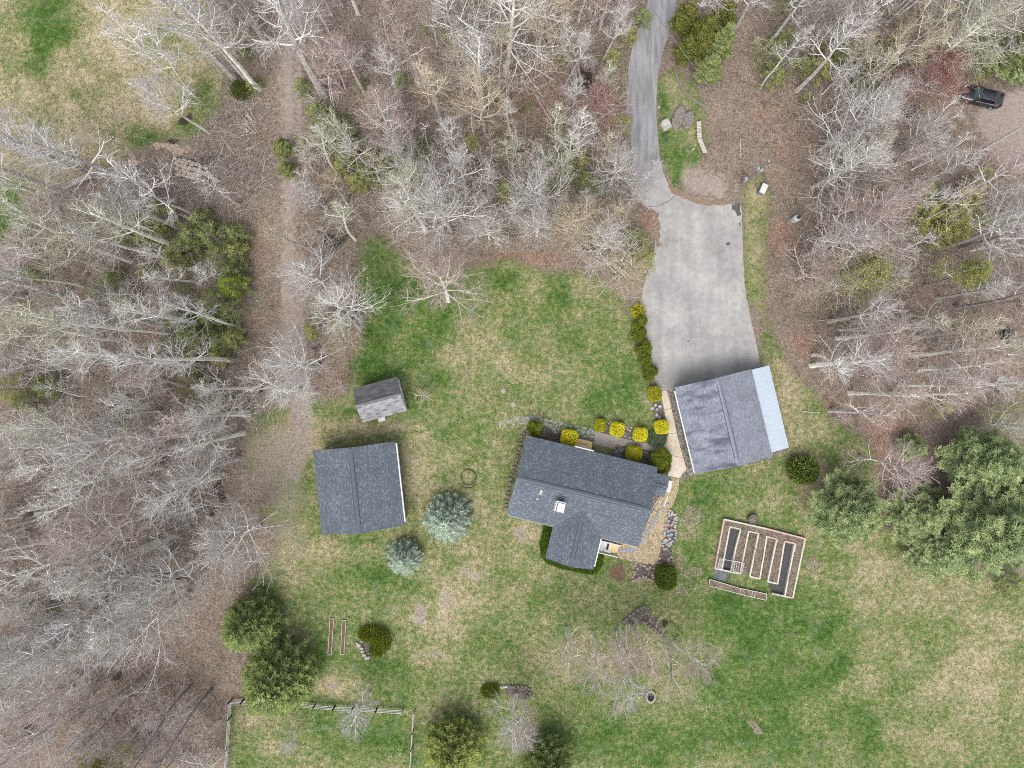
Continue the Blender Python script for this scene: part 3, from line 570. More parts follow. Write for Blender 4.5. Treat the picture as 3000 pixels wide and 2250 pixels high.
# front steps (tan boards), local frame of the house
stp_ = tag(empty("front_steps", hx, hy, 0, H_RZ), "tan wooden porch step with a dark slot at the house's front door", "steps")
mb = MB(); mb.box(-1.96, .22, 4.30, 5.25, 0, .42); mb.build("porch_box", M_TAN, stp_)
mb = MB(); mb.box(-1.93, .19, 5.26, 5.50, 0, .22); mb.build("step", M_TAN, stp_)
mb = MB(); mb.box(-1.55, -.25, 5.02, 5.08, .42, .44); mb.build("slot", M_DARKW, stp_)
# back stairs: white deck beside the wing
bs = tag(empty("back_stairs", hx, hy, 0, H_RZ), "white painted back stairs with dark mat in the corner of the house's south wing", "stairs")
mb = MB(); mb.box(3.35, 5.3, -6.55, -5.35, .42, .5); mb.build("deck", M_WHITE, bs)
mb = MB()
for k in range(3): mb.box(5.31 + k * .26, 5.55 + k * .26, -6.45, -5.45, .0, .36 - k * .12)
mb.build("stair_treads", M_TAN, bs)
mb = MB(); mb.box(4.62, 4.86, -6.25, -5.55, .5, .525); mb.build("door_mat", M_BLACK, bs)
mb = MB(); mb.box(3.75, 3.87, -6.35, -5.5, .5, .515); mb.box(4.98, 5.2, -6.3, -5.5, .5, .515); mb.build("worn_board", M_TAN, bs)
for yy in (-6.66, -5.28):
    mb = MB(); mb.box(3.35, 6.0, yy - .045, yy + .045, 1.25, 1.33)
    for x in (3.5, 4.4, 5.3, 5.95): mb.box(x - .04, x + .04, yy - .04, yy + .04, 0, 1.25)
    for k in range(18): mb.box(3.6 + k * .13, 3.63 + k * .13, yy - .015, yy + .015, .5, 1.25)
    mb.build("railing", M_PVC, bs)
# white bench by the east entry, boards
def boxthing(name, lab, cat, px, py, lx, ly, lz, rz, mat, z=0, group=None, bevel=.01):
    x, y = W(px, py, z + lz); mb = MB(); mb.box(-lx / 2, lx / 2, -ly / 2, ly / 2, 0, lz)
    return tag(mb.build(name, mat, loc=(x, y, z), rz=rz, bevel=bevel), lab, cat, group)
bn = tag(empty("entry_bench", *W(1961.5, 1425, .45), 0, H_RZ), "long white bench standing by the house's small east entry", "bench")
mb = MB(); mb.box(-.22, .22, -.68, .68, .40, .46); mb.build("seat", M_PVC, bn)
for yy in (-.55, .55):
    mb = MB(); mb.box(-.18, .18, yy - .04, yy + .04, 0, .4); mb.build("leg", M_PVC, bn)
boxthing("white_board", "narrow white board lying on the slate path east of the house", "board", 1950.5, 1469, .16, 1.25, .05, R(-22), M_PVC)
mb = MB(); mb.bar((*W(1932, 1455), .06), (*W(1903, 1503), .06), .07, .1); tag(mb.build("timber_edging", M_TAN), "thin tan timber edging strip by the house's east wall", "edging")
mb = MB(); mb.bar((*W(1810, 1600), .06), (*W(1829, 1594), .06), .07, .1); mb.bar((*W(1829, 1594), .06), (*W(1872, 1606), .06), .07, .1)
tag(mb.build("timber_edging", M_TAN), "bent tan timber edging strip near the white back stairs", "edging")

# ---- garage
G_RZ = math.atan2(2.09, 8.66); gxc, gyc = 23.85, -4.2
gar = tag(empty("garage", gxc, gyc, 0, G_RZ), "weathered grey garage with stained shingles and pale blue metal lean-to, by the driveway", "garage")
walls(gar, -3.95, 3.95, -4.5, 4.75, 2.9, 4.5, 'y', M_SIDE)
r_ = gable(gar, -5.02, 5.0, -.02, 4.47, 3.0, 4.75, (M_GSH2, M_GSH), along='y', capm=M_GCAP, capw=.2)
mb = MB(); mb.box(-4.62, -4.50, -4.95, 4.6, 2.86, 3.0); mb.build("gutter", M_PVC, gar)
for x in (-2.1, 2.0):
    mb = MB(); mb.box(x - 1.35, x + 1.35, 4.75, 4.82, .05, 2.35); mb.build("garage_door", M_WHITE, gar)
door(gar, -3.95, -2, .9, 2.05, 'w'); window(gar, -3.95, 1.5, 1.2, 1., 1., 'w')
t = NT("pale_blue_metal", .45, .5, .1); wv = t.n("ShaderNodeTexWave"); wv.bands_direction = 'Y'; t.put(wv.inputs[0], t.co()); wv.inputs["Scale"].default_value = .95; wv.inputs["Distortion"].default_value = .2
n_ = t.noise(1.2, 4, co=t.mapping((.5, 5, 1))); col = t.mix(t.mr(n_, .3, .7), C(212, 227, 242), C(224, 237, 250))
n2_ = t.noise(2.0, 3, co=t.mapping((.4, 9, 1), loc=(5, 2, 0))); col = t.mix(t.mr(n2_, .64, .72), col, C(246, 250, 255))
t.bump(wv.outputs["Fac"], .15, .02); M_BLUE = t.done(t.gain(col, t.mr(wv.outputs["Fac"], 0, 1, .98, 1.01)))
mb = MB(); mb.slab([(4.35, 4.88, 2.86), (4.35, -4.75, 2.86), (6.75, -4.75, 2.28), (6.75, 4.88, 2.28)], .05); lt = mb.build("lean_to_roof", M_BLUE, gar)
mb = MB()
for yy in (-4.6, -1.5, 1.6, 4.6): mb.box(6.45, 6.57, yy - .06, yy + .06, 0, 2.25)
mb.build("lean_to_posts", M_DARKW, gar)
# firewood stored under the lean-to is hidden; rafters only
mb = MB(); mb.box(6.4, 6.6, -4.65, 4.7, 2.16, 2.24); mb.build("lean_to_beam", M_DARKW, gar)

# ---- workshop (left)
S_RZ = math.atan2(1.04, 9.31); sx_, sy_ = -17.3, -11.72
shop = tag(empty("workshop", sx_, sy_, 0, S_RZ), "square outbuilding with slate blue shingle roof and a bright white east wall", "outbuilding")
walls(shop, -4.3, 4.48, -4.4, 4.4, 2.85, 4.75, 'y', M_WHITE)
gable(shop, -4.76, 4.76, 0, 4.70, 3.0, 5.0, (M_SHS, M_SHS), along='y')
mb = MB(); mb.box(4.70, 4.84, -4.35, 4.55, 2.82, 2.97); mb.build("gutter", M_PVC, shop)
for y in (-2.5, 2): window(shop, 4.48, y, 1.2, 1.0, 1.0, 'e')
mb = MB(); mb.box(-2.6, -.2, 4.4, 4.47, .05, 2.4); mb.build("sliding_door", M_WHITE, shop); window(shop, 2.2, -4.4, 1.2, 1., 1., 's')
mb = MB(); mb.box(-2.85, -2.45, 4.42, 4.95, 2.2, 2.6); mb.build("wall_vent", M_METAL, shop)
M_TANK = simple("white_tank_paint", C(244, 244, 240), C(220, 220, 216), 3, rough=.4)
for i, (px, py) in enumerate(((1118, 1551), (1138, 1548))):
    x, y = W(px, py, 1.2); mb = MB(); mb.lathe([(.30, 0), (.34, .05), (.34, 1.0), (.28, 1.2), (.12, 1.28)], 16)
    tk = mb.build("gas_cylinder", M_TANK, loc=(x, y + .28, 0), smooth=False); mb = MB(); mb.lathe([(.13, 1.27), (.13, 1.42), (.1, 1.44)], 12); mb.build("valve_collar", M_METAL, tk)
    tag(tk, "white gas cylinder against the workshop's south wall, %s of the pair" % ("left" if i == 0 else "right"), "gas cylinder", "gas cylinders by the workshop")

# ---- small shed
D_RZ = math.atan2(1.32, 4.96)
c0 = W3(1036.9, 1136.7, 2.3); c1 = W3(1164.5, 1103.6, 2.3); c2 = W3(1192, 1203.9, 2.3); c3 = W3(1060.5, 1238, 2.3); cc = (c0 + c1 + c2 + c3) / 4
shed = tag(empty("small_shed", cc.x, cc.y, 0, D_RZ), "small garden shed with dark and pale grey roof slopes and a white end wall", "shed")
L_ = ((c1 - c0).length + (c2 - c3).length) / 4; Hh = ((c3 - c0).length + (c2 - c1).length) / 4
walls(shed, -L_ + .15, L_ - .18, -Hh + .18, Hh - .18, 2.25, 3.4, 'x', M_WHITE)
gable(shed, -L_, L_, 0, Hh, 2.3, 3.6, (M_SHED1, M_SHED2), capm=simple("shed_ridge", C(150, 148, 152), C(120, 118, 122), 8), capw=.15, th=.08)
mb = MB(); mb.box(L_ - .12, L_ - .02, -Hh + .1, Hh - .35, 2.0, 2.26); mb.build("end_fascia", M_PVC, shed)
door(shed, .3, -Hh + .18, .9, 1.85, 's'); window(shed, -1.3, -Hh + .18, 1.1, .6, .7, 's')
mb = MB(); mb.add([(-.42, -.18, 0), (.42, -.18, 0), (.42, .3, 0), (-.42, .3, 0), (-.42, -.18, .3), (.25, -.18, .3), (.42, -.02, .3), (.42, .3, .3), (-.42, .3, .3)], [(3, 2, 1, 0), (4, 5, 6, 7, 8), (0, 1, 5, 4), (1, 2, 7, 6), (1, 6, 5), (2, 3, 8, 7), (3, 0, 4, 8)])
x, y = W(1118.5, 1230, .3); tag(mb.build("shed_step", M_PVC, loc=(x, y, 0), rz=D_RZ), "bright white step box at the small shed's south side", "step")

# ============================================================ raised garden
E_RZ = 0
def gp(u, v):                                    # zoom pixels of the garden view -> photo pixels
    return (2040 + u / 5.53, 1480 + v / 5.53)
gd = tag(empty("raised_garden", *W(2215, 1640), 0), "large comb-shaped raised garden bed of brown soil framed in white and pink boards", "garden bed")
ox, oy = gd.location.x, gd.location.y
def GL(u, v, z=.45):
    x, y = W(*gp(u, v), z); return (x - ox, y - oy)
ZB = .45
soil = [[(450, 225), (1765, 545), (1735, 640), (1600, 612), (1435, 578), (1310, 548), (1150, 500), (1020, 465), (850, 425), (720, 395), (548, 350), (430, 330)],   # top strip
        [(430, 330), (548, 350), (545, 380), (418, 1030), (300, 1030)], [(705, 395), (850, 425), (710, 1112), (562, 1082)], [(1000, 465), (1145, 500), (1030, 1195), (868, 1155)],
        [(1295, 548), (1430, 580), (1318, 1275), (1155, 1238)], [(1590, 610), (1735, 640), (1765, 545), (1565, 1505), (1425, 1480)]]
mb = MB()
for i, q in enumerate(soil): mb.prism([GL(*p) for p in q], 0, ZB - .06 - .003 * i)
mb.build("soil", M_SOIL, gd)
M_PINK = simple("faded_pink_board", C(238, 204, 196), C(222, 190, 182), 4)
M_BEDW = simple("white_bed_board", C(240, 236, 222), C(218, 214, 196), 5)
M_HOLE = simple("cut_hole", C(30, 28, 26))
WH = [((545, 350), (720, 395)), ((545, 350), (418, 1030)), ((720, 395), (640, 700)), ((640, 700), (562, 1082)), ((850, 425), (710, 1112)), ((850, 425), (1020, 465)), ((1010, 465), (868, 1155)), ((1145, 500), (1030, 1195)), ((562, 1082), (710, 1112)), ((868, 1155), (1030, 1195)),
      ((1300, 575), (1160, 1238)), ((1430, 600), (1318, 1275)), ((1155, 1238), (1318, 1275)), ((1595, 640), (1435, 1480)), ((1765, 545), (1565, 1500)), ((460, 232), (1145, 385)), ((310, 1030), (562, 1082)), ((1225, 1435), (1430, 1478))]
PK = [((1145, 385), (1765, 545)), ((455, 225), (300, 1035)), ((1150, 508), (1310, 555)), ((1430, 585), (1610, 625)), ((1310, 555), (1290, 640)), ((1610, 625), (1590, 760)), ((1430, 1480), (1565, 1502))]
for L_i, m_ in ((WH, M_BEDW), (PK, M_PINK)):
    for k, (a, b) in enumerate(L_i):
        mb = MB(); A_ = GL(*a); B_ = GL(*b); zt = ZB + .002 * (k % 5) + (.012 if m_ is M_PINK else 0)
        mb.bar((A_[0], A_[1], zt - .2), (B_[0], B_[1], zt - .2), .17, .4); mb.build("bed_board", m_, gd)
mb = MB()
for a, b, n_ in (((575, 370), (690, 396), 5), ((868, 440), (1000, 472), 6), ((565, 1075), (600, 890), 8), ((695, 1100), (740, 900), 8), ((575, 1078), (690, 1105), 5), ((960, 700), (935, 860), 8), ((1090, 740), (1065, 900), 9), ((1240, 1440), (1400, 1474), 7), ((1520, 1060), (1490, 1230), 7)):
    for k in range(n_):
        f = k / (n_ - 1); x, y = GL(a[0] + (b[0] - a[0]) * f, a[1] + (b[1] - a[1]) * f); mb.box(x - .035, x + .035, y - .035, y + .035, ZB - .02, ZB + .022)
mb.build("cut_holes", M_HOLE, gd)
M_FAB = simple("landscape_fabric", C(104, 102, 108), C(80, 78, 84), 5, fine=.15, fs=12)
for q in ([(555, 385), (690, 405), (560, 1080), (500, 1090), (500, 1230), (285, 1190), (300, 1040), (425, 1030)], [(1445, 620), (1570, 645), (1435, 1480), (1225, 1440), (1180, 1280), (1310, 1290)]):
    mb = MB(); mb.prism([GL(*p, .03) for p in q], -.02, .03); mb.build("weed_fabric", M_FAB, gd)
mb = MB(); mb.prism([GL(*p, .034) for p in [(290, 1045), (505, 1095), (485, 1235), (280, 1190)]], -.02, .036); mb.build("grey_mat", simple("grey_rubber", C(140, 144, 148), C(108, 112, 118), 2), gd)
for q in ([(865, 450), (990, 480), (870, 1100), (800, 1140), (720, 1110)],): 
    mb = MB(); mb.prism([GL(*p, .02) for p in q], -.02, .018); mb.build("bare_path", M_SOIL, gd)
mb = MB(); mb.prism([GL(*p, .02) for p in [(1160, 520), (1290, 560), (1170, 1200), (1060, 1180)]], -.02, .016); mb.build("bare_path", M_SOIL, gd)
# trellises
for q in ([(380, 865), (440, 875), (415, 1040), (345, 1010)], [(630, 905), (775, 940), (735, 1105), (600, 1075)]):
    tr = tag(empty("trellis", ox, oy), "", "trellis", "white trellises at the garden corner")
    P4 = [(*GL(*p, 1.1), 1.1) for p in q]; mb = MB()
    for i in range(4): mb.tube([P4[i], P4[(i + 1) % 4]], .03, 6)
    tr["label"] = "small white pipe trellis at the garden's west corner" if q[0][0] == 380 else "wider white pipe trellis over the garden's second bed finger"
    mb.build("frame", M_PVC, tr); mb = MB()
    for k in range(1, 4):
        f = k / 4; mb.tube([Vector(P4[0]).lerp(Vector(P4[1]), f), Vector(P4[3]).lerp(Vector(P4[2]), f)], .02, 6)
    mb.build("bars", M_PVC, tr)
    for i in range(4):
        mb = MB(); mb.tube([P4[i], (P4[i][0], P4[i][1], .0)], .03, 6); mb.build("leg", M_PVC, tr)
mb = MB(); mb.tube([(*GL(430, 875, 1.1), 1.12), (*GL(780, 942, 1.1), 1.12)], .03, 6); mb.box(0, .01, 0, .01, 0, .01) if False else None
o = mb.build("cross_pipe", M_PVC, gd)
# planter in front
pl = tag(empty("long_planter", ox, oy), "long low soil planter with thin white frame along the garden's south side", "planter")
q = [(215, 1200), (700, 1345), (1140, 1437), (1128, 1540), (700, 1440), (205, 1305)]
mb = MB(); mb.prism([GL(*p, .3) for p in q], 0, .27); mb.build("soil", M_SOIL, pl)
mb = MB(); Q = [(*GL(*p, .3), .27) for p in q]
for i in range(6): mb.bar(Q[i], Q[(i + 1) % 6], .06, .1)
for a, b in (((718, 1345), (705, 1440)), ((910, 1385), (893, 1480)), ((958, 1395), (942, 1492))): mb.bar((*GL(*a, .3), .28), (*GL(*b, .3), .28), .05, .1)
mb.build("frame", M_BEDW, pl)
# barrel north of the garden
bx, by = W(*gp(925, 235), .7); br = tag(empty("round_planter", bx, by), "round teal barrel planter filled with soil, north of the garden", "planter")
mb = MB(); mb.lathe([(.46, 0), (.56, .7), (.58, .72), (.52, .72), (.50, .62)], 24); mb.build("barrel", simple("teal_plastic", C(110, 140, 134), C(80, 110, 104), 4), br)
mb = MB(); mb.lathe([(.50, .55), (.505, .64), (.1, .68)], 24); mb.build("soil", M_SOIL, br)

# ============================================================ fences, frames, hoop, fire pit
M_FEN = simple("fence_white", C(228, 226, 222), C(196, 194, 190), 4)
def railfence(name, pts, lab, h=1.1):
    e = tag(empty(name, *W(*pts[0], h)), lab, "fence"); o_ = e.location
    P = [Vector((*W(p[0], p[1], h), 0)) - Vector((o_.x, o_.y, 0)) for p in pts]
    for a, b in zip(P[:-1], P[1:]):
        L_ = (b - a).length; n = max(1, round(L_ / 2.4))
        for k in range(n):
            p = a.lerp(b, k / n); q = a.lerp(b, (k + 1) / n); mb = MB()
            for z in (.4, .75, h): mb.bar((p.x, p.y, z - .03), (q.x, q.y, z - .03), .06, .1)
            mb.build("rails", M_FEN, e)
        for k in range(n + 1):
            p = a.lerp(b, k / n); mb = MB(); mb.box(p.x - .06, p.x + .06, p.y - .06, p.y + .06, 0, h + .08); mb.build("post", M_FEN, e)
    return e
railfence("rail_fence", [(657, 2262), (661, 2200), (667, 2110), (669, 2061), (704, 2062), (790, 2066), (868, 2070), (917, 2075), (975, 2080), (1030, 2082), (1100, 2086), (1177, 2091)], "thin white rail fence with a corner, running below the big dark conifer")
railfence("rail_fence", [(1210, 2092), (1207, 2150), (1203, 2200), (1200, 2262)], "short white rail fence running down to the bottom edge")
for i, q in enumerate(([(967, 1812), (978, 1812), (971, 1916), (961, 1916)], [(1003, 1817), (1014, 1817), (1008, 1917), (998, 1917)])):
    mb = MB(); Q = [(*W(*p, .15), .15) for p in q]
    for k in range(4): mb.bar(Q[k], Q[(k + 1) % 4], .05, .15)
    fr = mb.build("row_frame", M_BEDW); mb = MB(); mb.prism([c[:2] for c in Q], .0, .09); mb.build("soil", M_BROWN, fr)
    tag(fr, "%s of two long narrow white frames lying on the lawn" % ("left" if i == 0 else "right"), "garden frame", "narrow lawn frames")
mb = MB(); x, y = W(1372.7, 1398); n_ = 40
mb.tube([(x + .88 * math.cos(2 * math.pi * k / n_), y + .92 * math.sin(2 * math.pi * k / n_), .08) for k in range(n_ + 1)], .035, 6, False)
tag(mb.build("wire_hoop", M_BLACK), "thin dark hoop lying flat on the lawn above the blue spruce", "hoop")
mb = MB(); x, y = W(1372, 1404); mb.tube([(x + 1.1 * math.cos(t_), y + 1.0 * math.sin(t_), .03) for t_ in np.linspace(math.pi * 1.15, math.pi * 1.9, 16)], .03, 6)
tag(mb.build("garden_hose", M_BLACK), "short dark curved hose beside the flat hoop", "hose")
for (px, py, a) in ((1475, 1145, 25), (1503, 1185, 30)):
    boxthing("paving_slab", "square pale slab on the lawn, %s of the two" % ("upper" if py < 1160 else "lower"), "slab", px, py, .52, .52, .06, R(a), M_CONC, group="square slabs on the lawn")
fx, fy = W(1906.7, 2042.4, .3); fp = tag(empty("fire_pit", fx, fy), "oval fire pit ringed with pale stones on the lawn", "fire pit")
M_PALE = simple("pale_stone", C(214, 204, 192), C(180, 170, 158), 5); M_ASH = simple("ash", C(76, 78, 82), C(48, 48, 50), 4, fine=.2, fs=9)
mb = MB()
for k in range(15):
    t_ = 2 * math.pi * k / 15; r0, r1 = .40, .60; P = [((r * math.cos(t_ + d)), (r * math.sin(t_ + d)) * 1.28) for r, d in ((r0, 0), (r1, 0.02), (r1, .38), (r0, .38))]
    mb.prism(P, 0, .32 + .02 * (k % 3))
mb.build("stone_ring", M_PALE, fp, bevel=.015)
mb = MB(); mb.lathe([(.40, 0), (.40, .08), (.1, .12)], 20, sx=1, sy=1.28); mb.build("ash_bed", M_ASH, fp)
mb = MB(); mb.tube([(-.2, -.2, .15), (.15, .2, .2)], .06, 7); mb.tube([(.2, -.25, .15), (-.1, .15, .22)], .05, 7); mb.build("charred_logs", M_BLACK, fp)

# ============================================================ stones
M_SLATE = simple("bluish_slate", C(190, 194, 206), C(152, 156, 168), 5, fine=.08, fs=14)
M_FIELD = simple("fieldstone", C(172, 164, 156), C(124, 116, 108), 6, fine=.1, fs=14)
M_PINKS = simple("pink_stone", C(206, 180, 176), C(176, 152, 148), 6)
M_WST = simple("white_stone", C(226, 222, 214), C(190, 186, 178), 6)
rg = random.Random(11)
def stone(name, px, py, a, b, h, mat, ang=0, z=0, n=8):
    """irregular slab with bevelled top, half-sizes a,b in metres"""
    pts = [(a * (1 + rg.uniform(-.16, .16)) * math.cos(t_), b * (1 + rg.uniform(-.16, .16)) * math.sin(t_)) for t_ in [2 * math.pi * (k + rg.uniform(-.25, .25)) / n for k in range(n)]]
    V = [(x * 1.05, y * 1.05, -.05) for x, y in pts] + [(x, y, h * .6) for x, y in pts] + [(x * .78 + rg.uniform(-.01, .01), y * .78, h * rg.uniform(.9, 1.1)) for x, y in pts]
    F = [tuple(range(n - 1, -1, -1)), tuple(range(2 * n, 3 * n))] + [(l * n + i, l * n + (i + 1) % n, (l + 1) * n + (i + 1) % n, (l + 1) * n + i) for l in (0, 1) for i in range(n)]
    mb = MB(); mb.add(V, F); x, y = W(px, py, h); return mb.build(name, mat, loc=(x, y, z), rz=R(ang))
def z1(u, v): return (1460 + u / 5.53, 1210 + v / 5.53)
OUT = [(28, 168, 26, 28), (107, 200, 28, 26), (155, 125, 32, 26), (238, 178, 30, 24), (298, 92, 46, 26), (390, 95, 26, 24), (370, 165, 34, 20), (475, 92, 34, 34), (455, 150, 34, 24), (540, 60, 34, 22), (625, 70, 32, 20), (692, 103, 22, 26), (765, 108, 32, 22), (848, 132, 34, 22), (918, 150, 32, 24), (1015, 170, 36, 24), (1090, 190, 30, 14), (1168, 212, 28, 20), (1265, 222, 46, 12), (1392, 242, 44, 20), (1495, 270, 44, 18)]
INN = [(765, 170, 34, 26), (845, 205, 34, 28), (940, 210, 24, 22), (905, 262, 32, 30), (972, 268, 20, 24), (925, 312, 28, 20), (1052, 236, 22, 16), (1290, 278, 32, 26), (1372, 305, 32, 28), (1455, 318, 34, 32), (1535, 318, 32, 34), (1515, 388, 34, 24), (632, 130, 24, 14), (690, 178, 20, 14), (570, 112, 30, 12), (1400, 372, 34, 14), (1310, 340, 20, 14)]
for L_i, base, g in ((OUT, "blue-grey stepping stones along the outer row north of the house", "stepping stones in the curved outer row"), (INN, "flat grey stones of the inner row north of the house", "stones of the inner row")):
    for (u, v, a, b) in L_i:
        p = z1(u, v); o = stone("stepping_stone", *p, a / 138, b / 138, .05, M_SLATE, rg.uniform(-15, 5)); auto(o, base, "stepping stone", g, *p)
for (u, v) in [(1380, 445), (1445, 455), (1345, 485), (1410, 490), (1500, 495), (1300, 490)]:
    p = z1(u, v); o = stone("bed_stone", *p, .2, .18, .14, M_FIELD); auto(o, "round stones right of the large gold shrub by the porch", "stone", "stones right of the large gold shrub", *p)
for (u, v) in [(1990, 605), (1912, 625), (1985, 545), (1912, 540), (1885, 580), (1940, 520)]:
    p = z1(u, v); o = stone("bed_stone", *p, .19, .16, .12, M_SLATE if v > 600 else M_FIELD); auto(o, "rounded stones in the mulch right of the front steps", "stone", "stones right of the front steps", *p)
for k in range(18):
    u = 735 + rg.uniform(-34, 34); v = 320 + rg.uniform(-70, 60); p = z1(u, v); o = stone("pebble", *p, .07, .06, .09, M_WST); auto(o, "pale pebbles piled right of the lobed cedar", "pebble", "pebble pile by the lobed cedar", *p, 'y')
# stone edging along the west rake
EDG = [(1546, 1262), (1537, 1270), (1530, 1279), (1528, 1289), (1526, 1300), (1524, 1311), (1520, 1325), (1518, 1336), (1516, 1347), (1513, 1357), (1509, 1369), (1507, 1380), (1502, 1390), (1498, 1403), (1496, 1416), (1493, 1430), (1491, 1443), (1489, 1456), (1486, 1468), (1485, 1480), (1483, 1492)]
for i, (px, py) in enumerate(EDG):
    o = stone("edging_stone", px - 2, py, .17 + .04 * (i % 3), .24, .22, M_FIELD, rg.uniform(60, 110)); auto(o, "rounded fieldstones edging the house's west side", "edging stone", "fieldstones along the house's west side", px, py, 'y')
# driveway-side bed stones
for (u, v) in [(1440, 240), (1452, 275), (1475, 250), (1470, 340), (1450, 320), (1415, 265)]:
    p = (1400 + u / 2.765, 1100 + v / 2.765); o = stone("bed_stone", *p, .22, .2, .16, M_SLATE if v in (275, 340) else M_WST); auto(o, "stones in the narrow bed between lawn and cream walk", "stone", "stones in the narrow bed by the cream walk", *p, 'y')
for p in [(1790, 1236), (1785, 1241), (1835, 1252), (1840, 1258), (1846, 1262), (1829, 1249), (1850, 1253), (1832, 1278), (1845, 1282)]:
    o = stone("bed_stone", *p, .15, .12, .13, M_WST); auto(o, "small white stones between the gold shrubs", "stone", "white stones between the gold shrubs", *p)
def z4(u, v): return (1760 + u / 5.53, 1450 + v / 5.53)
# slate path curving south along the house
PTH = [(990, 165, 22, 34), (995, 215, 24, 14), (965, 255, 30, 14), (935, 295, 30, 16), (915, 340, 32, 20), (893, 395, 34, 22), (862, 440, 34, 28), (832, 490, 32, 26), (800, 545, 32, 26), (770, 590, 30, 26), (735, 645, 30, 24), (712, 700, 34, 26), (668, 770, 30, 30),
       (560, 870, 30, 40), (500, 890, 30, 40), (440, 900, 32, 44), (380, 890, 30, 30), (320, 890, 30, 40), (1060, -60, 30, 20), (1075, -110, 26, 22)]
for (u, v, a, b) in PTH:
    p = z4(u, v); o = stone("path_slate", *p, a / 138 * 1.1, b / 138 * 1.1, .045, M_SLATE, rg.uniform(-40, -20), n=7); auto(o, "blue-grey slates of the straw path east of the house", "slate", "slates of the path east of the house", *p, 'y')
# rock garden: tight stones (outer rim pale, inner pink and blue)
RIM = [(1130, 255), (1160, 285), (1180, 315), (1212, 320), (1105, 300), (1095, 345), (1240, 365), (1232, 410), (1210, 370), (1222, 455), (1212, 500), (1205, 530), (1218, 580), (1225, 620), (1220, 655), (1205, 700), (1175, 745), (1140, 770), (1105, 785), (1105, 825), (1140, 800), (1072, 800), (1065, 870), (1030, 880), (1010, 830), (1008, 780), (1030, 745), (1050, 725), (1035, 640), (1032, 605), (1180, 575), (1155, 310), (1130, 330), (1080, 740)]
for (u, v) in RIM:
    p = z4(u, v); o = stone("rock_garden_stone", *p, .19, .15, .2, M_WST if (u + v) % 3 else M_SLATE, rg.uniform(0, 180)); auto(o, "pale rim stones of the rock garden", "stone", "rim stones of the rock garden", *p, 'y')
for (u, v, m_) in [(1180, 445, 1), (1085, 480, 1), (1155, 485, 1), (1060, 545, 1), (1145, 570, 1), (1035, 665, 1), (1120, 715, 1), (1105, 425, 0), (1105, 655, 0), (1200, 400, 0), (1095, 590, 0), (1150, 640, 0), (1050, 770, 0)]:
    p = z4(u, v); o = stone("rock_garden_stone", *p, .26, .22, .16, M_PINKS if m_ else M_SLATE, rg.uniform(0, 180), n=6)
    auto(o, "flat %s stones inside the rock garden" % ("pink" if m_ else "blue-grey"), "stone", "%s stones inside the rock garden" % ("pink" if m_ else "blue"), *p, 'y')
LOW = [(570, 1110), (560, 1150), (690, 1150), (720, 1160), (760, 1200), (800, 1175), (865, 1195), (545, 1250), (545, 1290), (520, 1335), (525, 1390), (560, 1380), (600, 1370), (620, 1340), (690, 1325), (730, 1335), (770, 1370), (800, 1385), (840, 1395), (845, 1300), (850, 1340), (600, 1200), (650, 1130), (930, 1105), (980, 1110), (1100, 1040), (1110, 1110), (1140, 1140), (1095, 1070), (960, 1030), (1150, 1010)]
for (u, v) in LOW:
    p = z4(u, v); o = stone("bed_stone", *p, .21, .16, .17, M_PINKS if (u + v) % 5 == 0 else M_SLATE, rg.uniform(0, 180)); auto(o, "grey stones bordering the beds near the round yew", "stone", "stones bordering the beds by the round yew", *p)
for p in [(1047, 1888), (1052, 1892), (1058, 1901), (1061, 1910), (1066, 1920), (1072, 1929), (1078, 1928), (1058, 1880)]:
    o = stone("lawn_stone", *p, .26, .2, .25, M_WST, rg.uniform(0, 180)); auto(o, "pale stones curving left of the crescent juniper", "stone", "stones by the crescent juniper", *p, 'y')
for p in [(1468, 2015), (1476, 2014), (1484, 2013), (1495, 2012), (1505, 2013), (1518, 2012), (1530, 2013), (1541, 2014), (1550, 2020), (1552, 2032), (1545, 2041)]:
    o = stone("lawn_stone", *p, .22, .18, .25, M_FIELD if p[0] > 1490 else M_WST, rg.uniform(0, 180)); auto(o, "grey stones ringing the small bare tree's bed", "stone", "stones round the small bare tree", *p)
for p in [(1829, 1822), (1836, 1815), (1845, 1806), (1856, 1797), (1868, 1788), (1878, 1783), (1888, 1778), (1893, 1826), (1903, 1834), (1912, 1842), (1922, 1850), (1930, 1858), (1938, 1866), (1885, 1824)]:
    o = stone("lawn_stone", *p, .26, .2, .22, M_FIELD, rg.uniform(0, 180)); auto(o, "grey stones edging the bed under the bare birches", "stone", "stones under the lawn birches", *p)
flat('mulch_bed', [(1828, 1825), (1850, 1800), (1880, 1782), (1895, 1780), (1915, 1800), (1935, 1830), (1945, 1862), (1925, 1860), (1900, 1835), (1880, 1822), (1850, 1830)], M_MULCH, .012, rough=.25)
flat('mulch_bed', [(1475, 2012), (1550, 2016), (1560, 2035), (1540, 2048), (1500, 2045), (1480, 2030)], M_MULCH, .012, rough=.2)
flat('mulch_bed', [(1050, 1880), (1095, 1875), (1110, 1890), (1080, 1915), (1062, 1905)], M_MULCH, .012, rough=.2)
